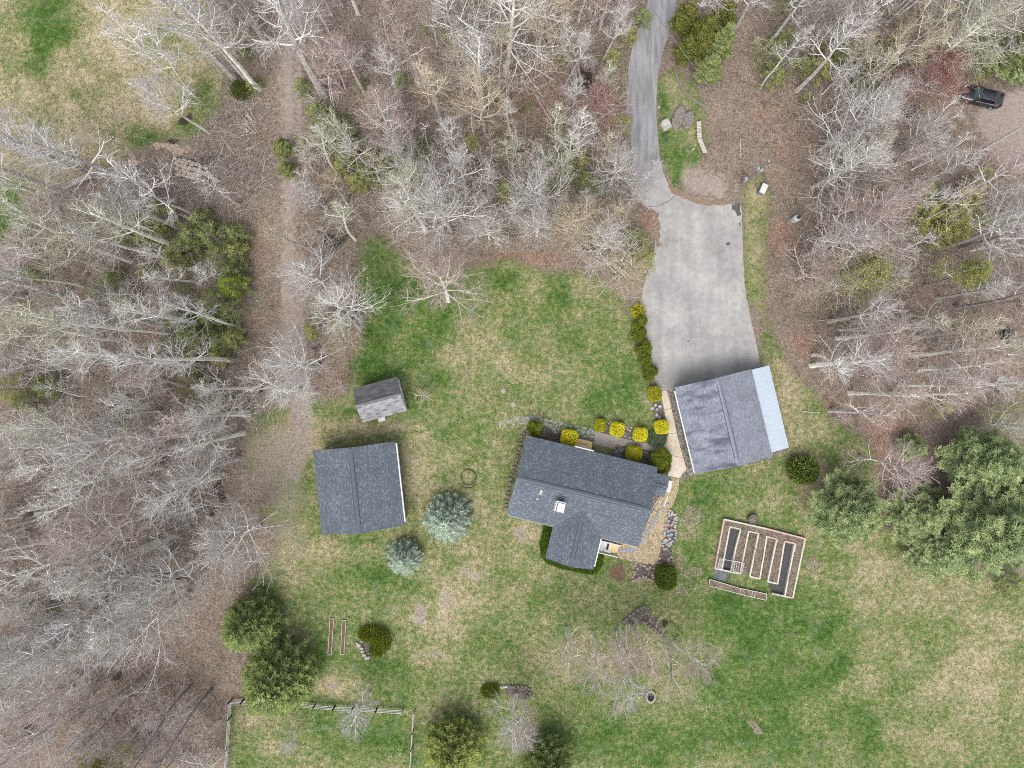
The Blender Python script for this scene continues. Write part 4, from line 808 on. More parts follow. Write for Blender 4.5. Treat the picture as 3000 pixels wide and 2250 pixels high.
# boulders near the driveway
for (px, py, a, b, h, m_, lab) in ((1953, 362, .62, .66, .5, M_WST, "pale gravelly boulder beside the driveway's right edge"), (1990, 340, .75, 1.5, .4, M_FIELD, "large brown-grey boulder left of a deep crack"), (2018, 348, .7, 1.2, .45, M_FIELD, "large brown-grey boulder right of a deep crack"),
      (1957, 373, .16, .14, .62, M_WST, "small bright white rock on the pale boulder"), (1932, 313, .16, .1, .15, M_WST, "small white rock at the driveway's edge")):
    tag(stone("boulder", px, py, a, b, h, m_, -20, n=11), lab, "rock")
for i in range(24):
    f = i / 23; px = 1980 + 86 * f + 10 * math.sin(f * 3.1) * -1; py = 215 + 95 * f + 12 * math.sin(f * 3.14)
    o = stone("wall_stone", px, py, .22, .16, .14, M_FIELD, -50); auto(o, "low stones in the curved line below the dark cedars", "stone", "curved line of stones by the cedars", px, py)

# ============================================================ logs and firewood
t = NT("birch_bark", .8, .2); n_ = t.noise(4, 3, co=t.mapping((1, 1, 6))); M_BIRCH = t.done(t.ramp(n_, [(.30, C(120, 112, 104)), (.42, C(206, 202, 192)), (.7, C(232, 230, 222))]))
M_LOG = simple("grey_bark", C(206, 196, 184, 1.4), C(160, 150, 138, 1.5), 5, fine=.12, fs=12); M_CUT = simple("cut_wood", C(222, 186, 146), C(196, 160, 122), 6)
M_ORANGE = simple("fresh_stump_wood", C(228, 160, 96), C(206, 136, 76), 5)
def log(name, p0, p1, r0, r1=None, mat=None, z=None, ends=True, n=8):
    r1 = r1 or r0; z = r0 if z is None else z
    a = Vector((*W(*p0, z), z)); b = Vector((*W(*p1, z), z)); mb = MB(); m = (a + b) / 2
    k = 5; pts = [a.lerp(b, i / k) - m + Vector((rg.uniform(-1, 1), rg.uniform(-1, 1), 0)) * (.02 if (b - a).length > 1.5 else .004) for i in range(k + 1)]
    mb.tube(pts, [r0 + (r1 - r0) * i / k for i in range(k + 1)], n); o = mb.build(name, mat or M_LOG, loc=m)
    if ends:
        mb = MB(); d = (b - a).normalized()
        for e, s, r in ((a - m, -1, r0), (b - m, 1, r1)): mb.tube([e - d * .0 * s, e + d * s * .012], r * .93, n)
        mb.build("cut_end", M_CUT, o)
    return o
# firewood stack (grey logs) beside the upper-left field
k = 0
for row, (y0_, n_) in enumerate(((463, 6), (470, 7), (478, 6), (486, 7), (494, 6), (503, 5), (511, 4))):
    for i in range(n_):
        px = 508 + i * 13.5 + (row % 2) * 6 + row * 1.5; py = y0_ + i * 3.4 + rg.uniform(-1.5, 1.5); L_ = rg.uniform(10, 14)
        o = log("firewood_log", (px, py), (px + L_, py + rg.uniform(0, 4)), rg.uniform(.15, .2), z=.45 + .12 * math.sin(row)); auto(o, "grey firewood logs heaped below the field corner, row %d from top" % (row + 1) if False else "grey firewood logs heaped below the field corner", "log", "logs of the grey heap", px, py)
# birch firewood stack by the driveway
for i in range(46):
    f = (i // 2) / 22.; px = 2047 + 3 * f + (15 if f > .55 else 0) * max(0, (f - .55) / .45) ; py = 358 + 88 * f
    zz = .15 + .3 * (i % 2) + rg.uniform(-.03, .05)
    o = log("birch_log", (px - 6.5, py + rg.uniform(-1, 1)), (px + 6.5, py + rg.uniform(-2, 1)), rg.uniform(.085, .115), mat=M_BIRCH, z=zz)
    auto(o, "white birch logs in the driveway stack's %s layer" % ("upper" if i % 2 else "lower"), "log", "%s layer of the birch stack" % ("upper" if i % 2 else "lower"), px, py, 'y')
for p0, p1 in (((2027, 440), (2035, 434)), ((2034, 427), (2037, 424))):
    tag(log("birch_log", p0, p1, .1, mat=M_BIRCH), "loose white log left of the birch stack, %s" % ("the longer one" if p0[0] == 2027 else "the short round one"), "log")
# long birch stack lower left of the field
for i in range(26):
    f = i / 25; px = 130 + 134 * f; py = 573 - 58 * f
    o = log("birch_log", (px - 3, py - 7), (px + 3, py + 7), rg.uniform(.1, .15), mat=M_BIRCH, z=.5 + rg.uniform(-.08, .08)); auto(o, "pale logs in the long row at the field's lower edge", "log", "long row of pale logs", px, py)
# fallen trunks
FAL = [((172, 605), (183, 690), .17, "upper half of the near-vertical fallen grey trunk in the left clearing"), ((183, 692), (196, 782), .14, "lower half of the near-vertical fallen grey trunk in the left clearing"), ((238, 568), (186, 700), .16, "pale lichened trunk crossing the grey fallen trunk"), ((185, 702), (158, 760), .12, "end piece of the pale lichened crossing trunk"),
       ((585, 505), (640, 530), .22, "thick sawn log at the right end of the log heap"), ((205, 640), (300, 680), .09, "pale thin trunk right of the crossed fallen trunks"), ((190, 655), (345, 690), .09, "long thin pale trunk behind the crossed trunks"), ((345, 755), (300, 800), .07, "thin brown pole lying in the left clearing"),
       ((320, 748), (250, 780), .06, "thin pale pole right of the crossed fallen trunks"), ((585, 360), (585, 445), .0, ""), ((690, 280), (705, 315), .07, "thin stick near the dark puddle by the track"), ((725, 330), (753, 385), .08, "pale split log lying left of the track"), ((717, 360), (748, 392), .08, "second pale split log lying left of the track"), ((712, 385), (750, 390), .08, "flat pale log lying left of the track"),
       ((745, 430), (715, 440), .1, "short pale log end at the track's left side"), ((640, 388), (692, 460), .07, "long thin pole pointing down right in the brush"), ((670, 345), (640, 360), .0, ""), ((655, 430), (625, 500), .06, "grey pole above the log heap"), ((520, 449), (582, 466), .07, "thin pole on top of the log heap"),
       ((762, 290), (730, 322), .05, "thin twig-like pole crossing toward the track"), ((775, 475), (768, 530), .06, "thin pale pole beside the track, left side"), ((607, 625), (575, 690), .07, "reddish pole lying in the left thicket"), ((490, 647), (530, 672), .09, "broken pale branch end in the left thicket"), ((370, 1690), (520, 1680), .1, "long brownish fallen trunk in the lower left wood"),
       ((345, 1684), (540, 1702), .15, "long pale fallen trunk below the brownish one"), ((724, 1163), (710, 1178), .07, "short pale log by the dark ditch"), ((2170, 410), (2168, 458), .05, "thin white pole standing alone in leaf litter"), ((2168, 410), (2182, 408), .03, "short white cross stick"), ((2350, 1206), (2402, 1208), .06, "crooked white branch on the grass right of the garage"),
       ((1290, 300), (1328, 320), .09, "bundle of pale boards in the middle wood, upper one"), ((1280, 306), (1322, 328), .09, "bundle of pale boards in the middle wood, lower one"), ((1402, 336), (1399, 356), .07, "bright white log in the middle wood"), ((1560, 265), (1618, 360), .08, "long thin grey pole in the middle wood"), ((1395, 260), (1450, 310), .06, "thin fallen pole in the middle wood"),
       ((2680, 365), (2735, 330), .08, "fallen pole above the brush heap near the black car"), ((2660, 345), (2740, 312), .07, "upper fallen pole near the brush heap"), ((2390, 940), (2480, 930), .05, "thin fallen stick in the right wood"), ((2560, 330), (2700, 300), .0, ""), ((2850, 455), (2990, 375), .09, "long pale trunk lying along the gravel parking"), ((2820, 620), (2995, 545), .1, "dark fallen trunk in the right wood"), ((2800, 905), (2998, 880), .08, "long dark fallen trunk at the right edge"),
       ((2790, 840), (2998, 860), .0, ""), ((2690, 695), (2760, 660), .0, ""), ((750, 1250), (757, 1280), .07, "short pale forked stick on the rutted clearing"), ((690, 1490), (730, 1470), .05, "grey stick beside the reddish shrub")]
for a, b, r_, lab in FAL:
    if r_ > 0: tag(log("fallen_log", a, b, r_, r_ * .75, mat=(M_LOG if "brown" not in lab and "dark" not in lab else M_DARKW) if "white" not in lab and "pale" not in lab else M_BIRCH), lab, "log")
# brush poles heap (right) and sawn stumps
for i in range(12):
    px = 2690 + rg.uniform(-24, 30); py = 350 + rg.uniform(-14, 16); a = rg.uniform(.2, 1.0); L_ = rg.uniform(20, 40)
    o = log("brush_pole", (px - L_ / 2 * math.cos(a), py + L_ / 2 * math.sin(a)), (px + L_ / 2 * math.cos(a), py - L_ / 2 * math.sin(a)), .06, .04, z=rg.uniform(.05, .5)); auto(o, "brown poles heaped left of the black car", "pole", "brush heap by the black car", px, py)
for i in range(12):
    px = 728 + rg.uniform(-14, 18); py = 352 + rg.uniform(-20, 30); L_ = rg.uniform(14, 34); a = rg.uniform(-1.3, -.3)
    o = log("split_pole", (px - L_ / 2 * math.cos(a), py + L_ / 2 * math.sin(a)), (px + L_ / 2 * math.cos(a), py - L_ / 2 * math.sin(a)), .07, .05, mat=M_LOG, z=rg.uniform(.05, .3)); auto(o, "pale poles strewn left of the dirt track", "pole", "poles strewn left of the dirt track", px, py)
for (px, py, r_, m_, lab) in ((764, 1068, .38, M_ORANGE, "fresh orange tree stump on the dirt track's left side"), (709, 535, .2, M_CUT, "round cut stump left of the dirt track"), (726, 548, .17, M_CUT, "paler smaller stump right of the round cut stump"), (589, 503, .24, M_CUT, "large round log end at the heap's right"), (162, 592, .22, M_CUT, "cut stump at the top of the crossed trunks"), (752, 880, .12, M_WST, "tiny white rock near the orange stump")):
    x, y = W(px, py, .3); mb = MB(); mb.lathe([(r_ * 1.15, 0), (r_, .12), (r_ * .98, .28)], 14); o = mb.build("tree_stump", M_LOG, loc=(x, y, 0)); mb = MB(); mb.lathe([(r_ * .93, .279), (r_ * .93, .30)], 14); mb.build("cut_face", m_, o); tag(o, lab, "stump")

# ============================================================ utility pole, boxes, wires, junk
x0, y0 = W(2177, 538); M_GAL = simple("galvanised_grey", C(196, 200, 204), C(168, 172, 176), 4)
up = tag(empty("utility_pole", x0, y0), "grey wooden utility pole with meter box beside the driveway apron", "utility pole")
mb = MB(); mb.tube([(0, 0, 0), (0, 0, 8.0)], [.15, .11], 10); mb.build("pole", simple("weathered_pole", C(170, 164, 160), C(140, 132, 126), 6), up)
mb = MB(); mb.box(-.42, -.12, -.2, .2, 1.2, 2.0); mb.build("meter_box", M_GAL, up, bevel=.02)
mb = MB(); mb.tube([(-.28, -.1, 0), (-.28, -.1, 1.2)], .05, 8); mb.tube([(-.28, .1, 0), (-.28, .1, 1.2)], .05, 8); mb.tube([(-.18, .2, 2.0), (-.18, .16, 6.9)], .03, 8); mb.build("conduits", M_GAL, up)
mb = MB(); mb.lathe([(.14, 4.6), (.2, 4.7), (.2, 5.2), (.12, 5.3)], 14, (.28, .02)); mb.build("transformer", M_GAL, up)
mb = MB(); mb.lathe([(.16, 5.2), (.16, 5.7)], 12, (-.22, .0)); mb.build("junction_can", M_GAL, up)
mb = MB(); mb.bar((-.35, .0, 7.7), (.35, .0, 7.7), .08, .1); mb.build("cross_arm", M_DARKW, up)
mb = MB(); mb.lathe([(.05, 8.0), (.08, 8.1), (.04, 8.22)], 10); mb.build("insulator", M_PVC, up)
far = Vector((W(1850, -70, 8)[0], W(1850, -70, 8)[1], 8.2)); top = Vector((x0, y0, 8.1))
for k, off in enumerate((Vector((0, 0, 0)), Vector((.34, -.2, -.4)))):
    mb = MB(); pts = []
    for i in range(25):
        f = i / 24; p = (top + off).lerp(far + off * 2, f); p.z -= 1.0 * 4 * f * (1 - f); pts.append(p)
    mb.tube(pts, .014, 5); tag(mb.build("power_line", M_GAL if k == 0 else M_BLACK), "pale overhead wire from the utility pole across the driveway" if k == 0 else "dark overhead wire running beside the pale one", "wire")
x, y = W(2237, 552, .8); tb = tag(empty("utility_cabinet", x, y, 0, R(-24)), "white pad-mounted utility cabinet with grey-green base near the utility pole", "utility box")
mb = MB(); mb.box(-.36, .36, -.58, .58, 0, .70); mb.build("cabinet", simple("green_grey_paint", C(150, 158, 148), C(130, 138, 128), 3), tb, bevel=.03)
mb = MB(); mb.box(-.30, .38, -.56, .60, .70, .84); mb.build("lid", M_PVC, tb, bevel=.04)
mb = MB(); mb.box(-.8, .6, -.8, .8, -.05, .06); mb.build("pad", M_CONC, tb) if False else None
x, y = W(2325, 645); gt = tag(empty("propane_tank", x, y), "white upright propane tank with dark round cap standing in leaf litter", "propane tank")
mb = MB(); mb.lathe([(.32, 0), (.40, .08), (.42, .2), (.42, .95), (.38, 1.15), (.26, 1.3), (.22, 1.32)], 22); mb.build("tank", M_TANK, gt, smooth=False)
mb = MB(); mb.lathe([(.19, 1.30), (.20, 1.55), (.17, 1.58), (.15, 1.5)], 16); mb.build("cap", simple("dark_cap", C(96, 98, 104), C(76, 78, 84), 5), gt)
mb = MB(); mb.box(.3, .5, -.05, .05, .3, 1.2); mb.build("regulator", M_GAL, gt)
# junk at the right edge
for (px, py, r_, lab) in ((2935, 972, .38, "dark green barrel standing on end near the right edge"), (2947, 989, .24, "small black bucket beside the dark green barrel")):
    x, y = W(px, py, .6); mb = MB(); mb.lathe([(r_, 0), (r_, .6), (r_ * .92, .62), (r_ * .88, .45)], 18); tag(mb.build("barrel" if r_ > .3 else "bucket", simple("dark_plastic", C(70, 78, 74), C(46, 52, 50), 4), loc=(x, y, 0)), lab, "barrel" if r_ > .3 else "bucket")
mb = MB(); P = rough_edge([W(*p) for p in [(2944, 962), (2960, 966), (2966, 985), (2962, 1002), (2952, 1000), (2950, 980)]], .05, .3, 3); mb.prism(P, 0, .35); tag(mb.build("tarp_heap", simple("grey_green_tarp", C(120, 124, 112), C(92, 96, 86), 3)), "grey-green tarp heap beside the barrel and pale plank", "tarp")
boxthing("plank", "pale plank lying by the tarp heap near the right edge", "plank", 2975, 987, .2, 1.25, .25, R(-6), M_TAN)
def boat():
    bx_, by_ = W(2986, 1004); e = tag(empty("canoe", bx_, by_, 0, R(3)), "bow of an upturned white boat with pink rim at the right edge", "boat"); V = []; F = []
    st = [(0, .03), (.3, .16), (.8, .30), (1.5, .38), (3, .42), (4.2, .30), (4.9, .05)]
    for (xx, w_) in st:
        for k in range(7): a = math.pi * k / 6; V.append((xx, w_ * math.cos(a), .05 + .42 * min(1, w_ * 3) * math.sin(a)))
    for i in range(len(st) - 1):
        for k in range(6): F.append((i * 7 + k, i * 7 + k + 1, (i + 1) * 7 + k + 1, (i + 1) * 7 + k))
    mb = MB(); mb.add(V, F); mb.build("hull", simple("boat_white", C(220, 222, 220), C(190, 192, 190), 3), e)
    mb = MB()
    for s in (1, -1): mb.tube([(xx, s * (w_ + .02), .06) for (xx, w_) in st], .035, 6)
    mb.build("gunwale", simple("boat_pink", C(230, 150, 150), C(210, 130, 130), 3), e)
boat()

# ============================================================ car
def car():
    x, y = W(2873, 285, .4); e = tag(empty("parked_car", x, y, 0, R(-13.5)), "black sedan parked on the leaf-strewn clearing at the upper right", "car")
    paint = NT("black_car_paint", .22, .6); paint.b.inputs["Coat Weight"].default_value = .6; paint = paint.done(C(40, 42, 52))
    glass = simple("car_glass", C(70, 96, 92), C(52, 72, 70), 2, rough=.08, spec=.8); gl2 = simple("side_glass", C(22, 24, 28), None, 2, rough=.08, spec=.8)
    chrome = simple("chrome", C(214, 216, 220), C(190, 192, 196), 2, rough=.2, metal=.4); lamp = simple("lamp_lens", C(236, 240, 244), C(200, 206, 214), 6, rough=.15); red = simple("tail_lens", C(120, 30, 30), C(90, 20, 24), 5, rough=.2)
    # front of the car towards -x; body cross sections (x, half width, sill z, belt z, hood curvature)
    st = [(-2.42, .55, .35, .52), (-2.34, .74, .25, .68), (-2.1, .86, .22, .76), (-1.6, .90, .22, .86), (-1.0, .92, .22, .93), (0, .93, .22, .95), (1.0, .93, .22, .97), (1.7, .90, .24, 1.0), (2.15, .86, .28, 1.0), (2.36, .76, .34, .94), (2.42, .62, .42, .74)]
    V = []; F = []; m = 13
    for (xx, w_, zl, zb) in st:
        for k in range(m):
            a = math.pi * k / (m - 1); cx_ = math.cos(a); sz = math.sin(a)
            V.append((xx, w_ * (abs(cx_) ** .45) * (1 if cx_ >= 0 else -1), zl + (zb - zl) * (sz ** .38)))
    for i in range(len(st) - 1):
        for k in range(m - 1): F.append((i * m + k, i * m + k + 1, (i + 1) * m + k + 1, (i + 1) * m + k))
    F.append(tuple(range(m))); F.append(tuple((len(st) - 1) * m + k for k in range(m - 1, -1, -1)))
    mb = MB(); mb.add(V, F); body = mb.build("body", paint, e, smooth=True)
    # cabin: base ring, roof ring
    B = [(-1.05, .78), (-.75, .82), (1.2, .80), (1.85, .68)]; Rf = [(-.35, .56), (-.2, .60), (.95, .58), (1.15, .52)]
    zb, zr = .93, 1.42
    def quadthing(nm, q, mat): mb = MB(); c = sum((Vector(p) for p in q), Vector()) / len(q); d = (c - Vector((.3, 0, .9))).normalized() * .012; V = [Vector(p) + d for p in q] + [Vector(p) - d for p in q]; n = len(q); mb.add(V, [tuple(range(n)), tuple(range(2 * n - 1, n - 1, -1))] + [(i, n + i, n + (i + 1) % n, (i + 1) % n) for i in range(n)]); return mb.build(nm, mat, e)
    quadthing("windshield", [(-1.12, -.74, zb), (-1.12, .74, zb), (-.38, .58, zr - .03), (-.38, -.58, zr - .03)], glass)
    quadthing("rear_window", [(1.88, .66, zb + .06), (1.88, -.66, zb + .06), (1.12, -.54, zr - .03), (1.12, .54, zr - .03)], gl2)
    for s in (1, -1):
        for a, b, c_, d in ((-1.0, .1, .1, -.32), (.16, 1.05, .92, .16)): quadthing("side_window", [(a, s * .83, zb), (b, s * .83, zb), (c_, s * .62, zr - .05), (d, s * .62, zr - .05)], gl2)
        quadthing("quarter_window", [(1.12, s * .80, zb + .02), (1.62, s * .76, zb + .05), (1.0, s * .60, zr - .06)], gl2)
        mb = MB(); mb.bar((-1.05, s * .84, zb), (-.36, s * .60, zr - .02), .06); mb.bar((1.80, s * .74, zb + .04), (1.02, s * .58, zr - .02), .09); mb.bar((.13, s * .835, zb), (.13, s * .62, zr - .04), .05); mb.build("pillar", paint, e)
        mb = MB(); mb.bar((-.95, s * .865, zb - .01), (1.75, s * .82, zb + .04), .05, .03); mb.build("window_trim", chrome, e)
        mb = MB(); mb.bar((-.33, s * .615, zr - .01), (1.0, s * .60, zr - .01), .03, .03); mb.build("roof_rail", M_METAL, e)
        mb = MB(); mb.box(-.92, -.72, min(s * .88, s * 1.06), max(s * .88, s * 1.06), .93, 1.05); mb.build("mirror", paint, e, bevel=.03)
        mb = MB(); mb.add([(-2.32, s * .45, .66), (-2.12, s * .80, .74), (-1.92, s * .86, .80), (-2.02, s * .58, .79)], [(0, 1, 2, 3)]); q = [(-2.36, s * .46, .655), (-2.2, s * .74, .68), (-1.9, s * .83, .80), (-2.1, s * .58, .76)]
        mb = MB(); mb.slab([(p[0], p[1], p[2] + .03) for p in q], .08); mb.build("headlight", lamp, e)
        mb = MB(); mb.slab([(2.38, s * .74, .9), (2.1, s * .86, .98), (2.12, s * .6, 1.02), (2.38, s * .5, .93)], .1); mb.build("taillight", red, e)
        for xx in (-1.5, 1.42):
            mb = MB(); mb.tube([(xx, s * .72, .33), (xx, s * .945, .33)], .33, 20); w_ = mb.build("wheel", M_BLACK, e)
            mb = MB(); mb.tube([(xx, s * .93, .33), (xx, s * .955, .33)], .21, 16); mb.build("rim", chrome, w_)
    mb = MB(); V = []; 
    for (xx, w_) in ((-.42, .58), (-.1, .63), (.5, .63), (1.0, .60), (1.16, .55)):
        zz = zr - .02 if xx in (-.42, 1.16) else zr + .02
        V += [(xx, -w_, zz - .03), (xx, -w_ * .5, zz), (xx, w_ * .5, zz), (xx, w_, zz - .03)]
    F = [(i * 4 + k, i * 4 + k + 1, (i + 1) * 4 + k + 1, (i + 1) * 4 + k) for i in range(4) for k in range(3)]
    mb.add(V, F); mb.build("roof_panel", paint, e, smooth=True)
    mb = MB(); mb.bar((-2.44, -.4, .58), (-2.44, .4, .58), .04, .06); mb.build("grille", chrome, e)
    mb = MB(); mb.add([(-2.3, -.6, .3), (2.2, -.6, .3), (2.2, .6, .3), (-2.3, .6, .3), (-.3, -.5, 1.3), (1.0, -.5, 1.3), (1.0, .5, 1.3), (-.3, .5, 1.3)], [(4, 5, 6, 7), (3, 2, 1, 0)]); mb.build("dashboard", M_BLACK, e)
    mb = MB()
    for s in (-.38, .38): mb.box(-.1, .35, s - .22, s + .22, .6, .95); mb.box(.3, .42, s - .2, s + .2, .7, 1.2)
    mb.build("seats", M_BLACK, e)
car()
def br(c, k): return tuple(min(.78, v * k) for v in c[:3]) + (1,)
# ============================================================ VEGETATION
M_TRUNK = {}
for nm, a, b in (("grey", C(172, 168, 164), C(128, 122, 118)), ("pale", C(214, 210, 198), C(168, 162, 150)), ("dark", C(140, 132, 126), C(102, 96, 92)), ("pink", C(186, 174, 172), C(146, 132, 130))):
    M_TRUNK[nm] = simple("bark_" + nm, br(a, 2.5), br(b, 2.5), 2.2, 4, fine=.12, fs=8)
M_BR = {}
def twigmat(nm, limb, twig):
    t = NT("twigs_" + nm, .85, .15); n = t.noise(.9, 3); f = t.math('ADD', t.attr("var")["Fac"], t.math('MULTIPLY', t.math('SUBTRACT', n, .5), .4))
    return t.done(t.ramp(f, [(.05, limb), (.45, tuple((a + b) / 2 for a, b in zip(limb, twig))), (.9, twig)]))
for nm, a, b in (("grey", C(206, 205, 202), C(172, 166, 160)), ("pale", C(222, 220, 210), C(188, 182, 172)), ("pink", C(196, 190, 186), C(172, 152, 142)), ("tan", C(198, 190, 172), C(174, 160, 134)), ("lichen", C(204, 206, 188), C(164, 160, 142)), ("dark", C(160, 152, 150), C(128, 118, 112))):
    M_BR[nm] = twigmat(nm, br(a, 2.4), br(b, 1.85))
M_LF = {"yellow": leafmat("young_yellow_leaves", [C(166, 170, 90), C(194, 198, 110), C(216, 218, 134)]), "red": leafmat("red_buds", [C(166, 100, 94), C(190, 124, 116), C(208, 148, 138)]), "tanbud": leafmat("tan_buds", [C(176, 156, 116), C(196, 178, 138), C(212, 196, 160)]), "pinkbud": leafmat("pink_buds", [C(166, 132, 126), C(184, 152, 144), C(200, 172, 162)])}
def bare_proto(seed, H=16., cb=.42, spread=3.4, n1=15, up=.9, fork=0, rtr=.17, wob=.05, dens=1.0, twig=.020, arch=0.0, nstem=1):
    rg = random.Random(seed); P0 = []; P1 = []; A0 = []; A1 = []; tips = []; VL = []
    nk = 11; stems = []; mn = (twig * 1.9, twig * 1.15, twig * .6, twig * .30)
    for si in range(nstem):
        p = Vector((0, 0, -.1)) if nstem == 1 else Vector((rg.uniform(-.3, .3), rg.uniform(-.3, .3), -.1))
        lean = Vector((rg.uniform(-1, 1), rg.uniform(-1, 1), 0)) * (.03 if nstem == 1 else .22)
        pts = [p.copy()]; d = Vector((0, 0, 1)) + lean; Hs = H * rg.uniform(.85, 1) if nstem > 1 else H
        for k in range(nk):
            d = (d + Vector((rg.uniform(-1, 1), rg.uniform(-1, 1), 0)) * wob + Vector((0, 0, .12))).normalized(); pts.append(pts[-1] + d * Hs / nk)
        rad = [rtr * 1.15 * (1 - .8 * (k / nk)) + .012 for k in range(nk + 1)]; rad[0] *= 1.25; stems.append((pts, rad))
    def rec(p, d, L, r, lev):
        n = (6, 4, 3, 2)[lev]; q = [p]; rr = [r]
        nxt = []
        for k in range(n):
            d = (d + Vector((rg.uniform(-1, 1), rg.uniform(-1, 1), rg.uniform(-1, 1))) * (.13, .18, .22, .25)[lev] + Vector((0, 0, (.13 * up if arch == 0 else arch * (1 - 2.0 * k / n)) if lev < 2 else .04))).normalized()
            q.append(q[-1] + d * L / n); rr.append(max(mn[lev], r * (1 - .8 * (k + 1) / n))); nxt.append(d)
        for k in range(n): P0.append(q[k]); P1.append(q[k + 1]); A0.append(rr[k]); A1.append(rr[k + 1]); VL.append((0, .3, .7, 1)[lev])
        if lev == 3: tips.append(q[-1]); tips.append(q[1]); return
        m = int(((5.5, 4.4, 3.4)[lev] * dens) + rg.random())
        for j in range(m):
            f = .18 + .8 * (j + rg.random() * .8) / m; i = min(n - 1, int(f * n)); fp = f * n - i; base = q[i].lerp(q[i + 1], min(1, fp)); dd = nxt[i]
            ax = dd.orthogonal().normalized(); ax.rotate(Matrix.Rotation(rg.uniform(0, 2 * math.pi), 3, dd)); nd = dd.copy(); nd.rotate(Matrix.Rotation(R(rg.uniform(28, 58)), 3, ax))
            L2 = L * (.82 - .42 * f) * rg.uniform(.75, 1.25) * (1.0, 1.0, .8)[lev]; rec(base, nd, L2, max(mn[lev + 1] * 1.3, min(rr[i] * .62, r * .55)), lev + 1)
    for pts, rad in stems:
        m = max(5, int(n1 / (nstem ** .6))); az = rg.uniform(0, 6.28)
        for j in range(m):
            f = cb + (1 - cb) * (j + rg.random() * .7) / m * .97; i = min(nk - 1, int(f * nk)); base = pts[i].lerp(pts[i + 1], f * nk - i); az += 2.4 + rg.uniform(-.5, .5)
            g = (f - cb) / (1 - cb); el = R(18 + 42 * g * up + rg.uniform(-8, 12)); L = spread * (1.15 - .72 * g) * rg.uniform(.7, 1.2)
            rec(base, Vector((math.cos(az) * math.cos(el), math.sin(az) * math.cos(el), math.sin(el))), L, max(twig * 1.6, rad[i] * .52), 0)
    mb = MB()
    for pts, rad in stems: mb.tube(pts, rad, 6)
    V, F, vl = prisms(np.array([tuple(p) for p in P0]), np.array([tuple(p) for p in P1]), np.array(A0), np.array(A1), 3, VL)
    crown = fastmesh("branches_%d" % seed, V, F, vl); T = np.array([tuple(p) for p in tips])
    me = bpy.data.meshes.new("trunk_%d" % seed); me.from_pydata(mb.V, [], mb.F); me.update()
    return {"H": H, "trunk": me, "crown": crown, "tips": T, "leaf": {}}
def leafmesh(proto, key, n, size, seed=5, frac=1.0, elong=1.6):
    if key in proto["leaf"]: return proto["leaf"][key]
    r = np.random.RandomState(seed); T = proto["tips"]; T = T[r.rand(len(T)) < frac]; idx = r.randint(0, len(T), n); P = T[idx] + r.normal(0, .16, (n, 3)); d = r.normal(0, 1, (n, 3)); d /= np.linalg.norm(d, axis=1, keepdims=True)
    s = size * (.6 + .8 * r.rand(n)); V, F, v = prisms(P, P + d * s[:, None] * elong, s * .35, s * .12, 3, r.rand(n)); proto["leaf"][key] = fastmesh("leaves_" + key, V, F, v); return proto["leaf"][key]
PROT = {
 'tall': [bare_proto(100 + i, 16, .5, 3.0, 12, 1.05, rtr=.26, wob=.035) for i in range(5)],
 'slim': [bare_proto(120 + i, 15, .50, 2.1, 10, 1.1, rtr=.14, wob=.09) for i in range(4)],
 'broad': [bare_proto(140 + i, 15, .34, 4.6, 16, .85, rtr=.22, dens=1.12) for i in range(3)],
 'vase': [bare_proto(160 + i, 11, .28, 4.4, 18, 1.0, rtr=.18, dens=1.15) for i in range(2)],
 'birch': [bare_proto(180 + i, 14, .38, 2.6, 12, .9, rtr=.11, wob=.09) for i in range(3)],
 'open': [bare_proto(200 + i, 8, .42, 2.7, 12, .55, rtr=.13, wob=.12, twig=.013, dens=1.12) for i in range(3)],
 'sapling': [bare_proto(220 + i, 6, .25, 1.6, 9, .9, rtr=.05, wob=.08, dens=.85, nstem=2) for i in range(2)],
 'multi': [bare_proto(240 + i, 13, .35, 3.0, 12, 1.0, rtr=.12, nstem=3) for i in range(2)],
 'snag': [bare_proto(260, 9, .6, 1.2, 5, .5, rtr=.10, dens=.5)],
}
PLACED = []
def tree(px, py, H, kind, tw='grey', bk='grey', wide=1.0, leaf=None, label=None, seed=None, group=None, gname='bare_tree', cat='tree', lean=(0, 0)):
    rg_ = random.Random(seed if seed is not None else int(px * 7 + py * 13)); pr = rg_.choice(PROT[kind]); s = H / pr["H"]
    e = bpy.data.objects.new(gname, None); COL.objects.link(e); x, y = W(px, py); e.location = (x, y, 0); e.rotation_euler = (R(lean[0]), R(lean[1]), rg_.uniform(0, 6.28)); e.scale = (s * wide, s * wide, s); e.empty_display_size = .5
    o = link("trunk", pr["trunk"], None, e); setmat(o, M_TRUNK[bk]); o = link("branches", pr["crown"], None, e); setmat(o, M_BR[tw])
    if leaf:
        key, n, sz = leaf; o = link("leaves" if key == 'yellow' else "buds", leafmesh(pr, key, n, sz), None, e); setmat(o, M_LF[key])
    PLACED.append((px, py))
    if label: tag(e, label, cat, group)
    return e
def setmat(o, m):
    me = o.data
    if not len(me.materials): me.materials.append(m)
    o.material_slots[0].link = 'OBJECT'; o.material_slots[0].material = m
RB = ('red', 4500, .07); PB = ('pinkbud', 1400, .05); TB = ('tanbud', 1400, .05); YL = ('yellow', 9000, .14)
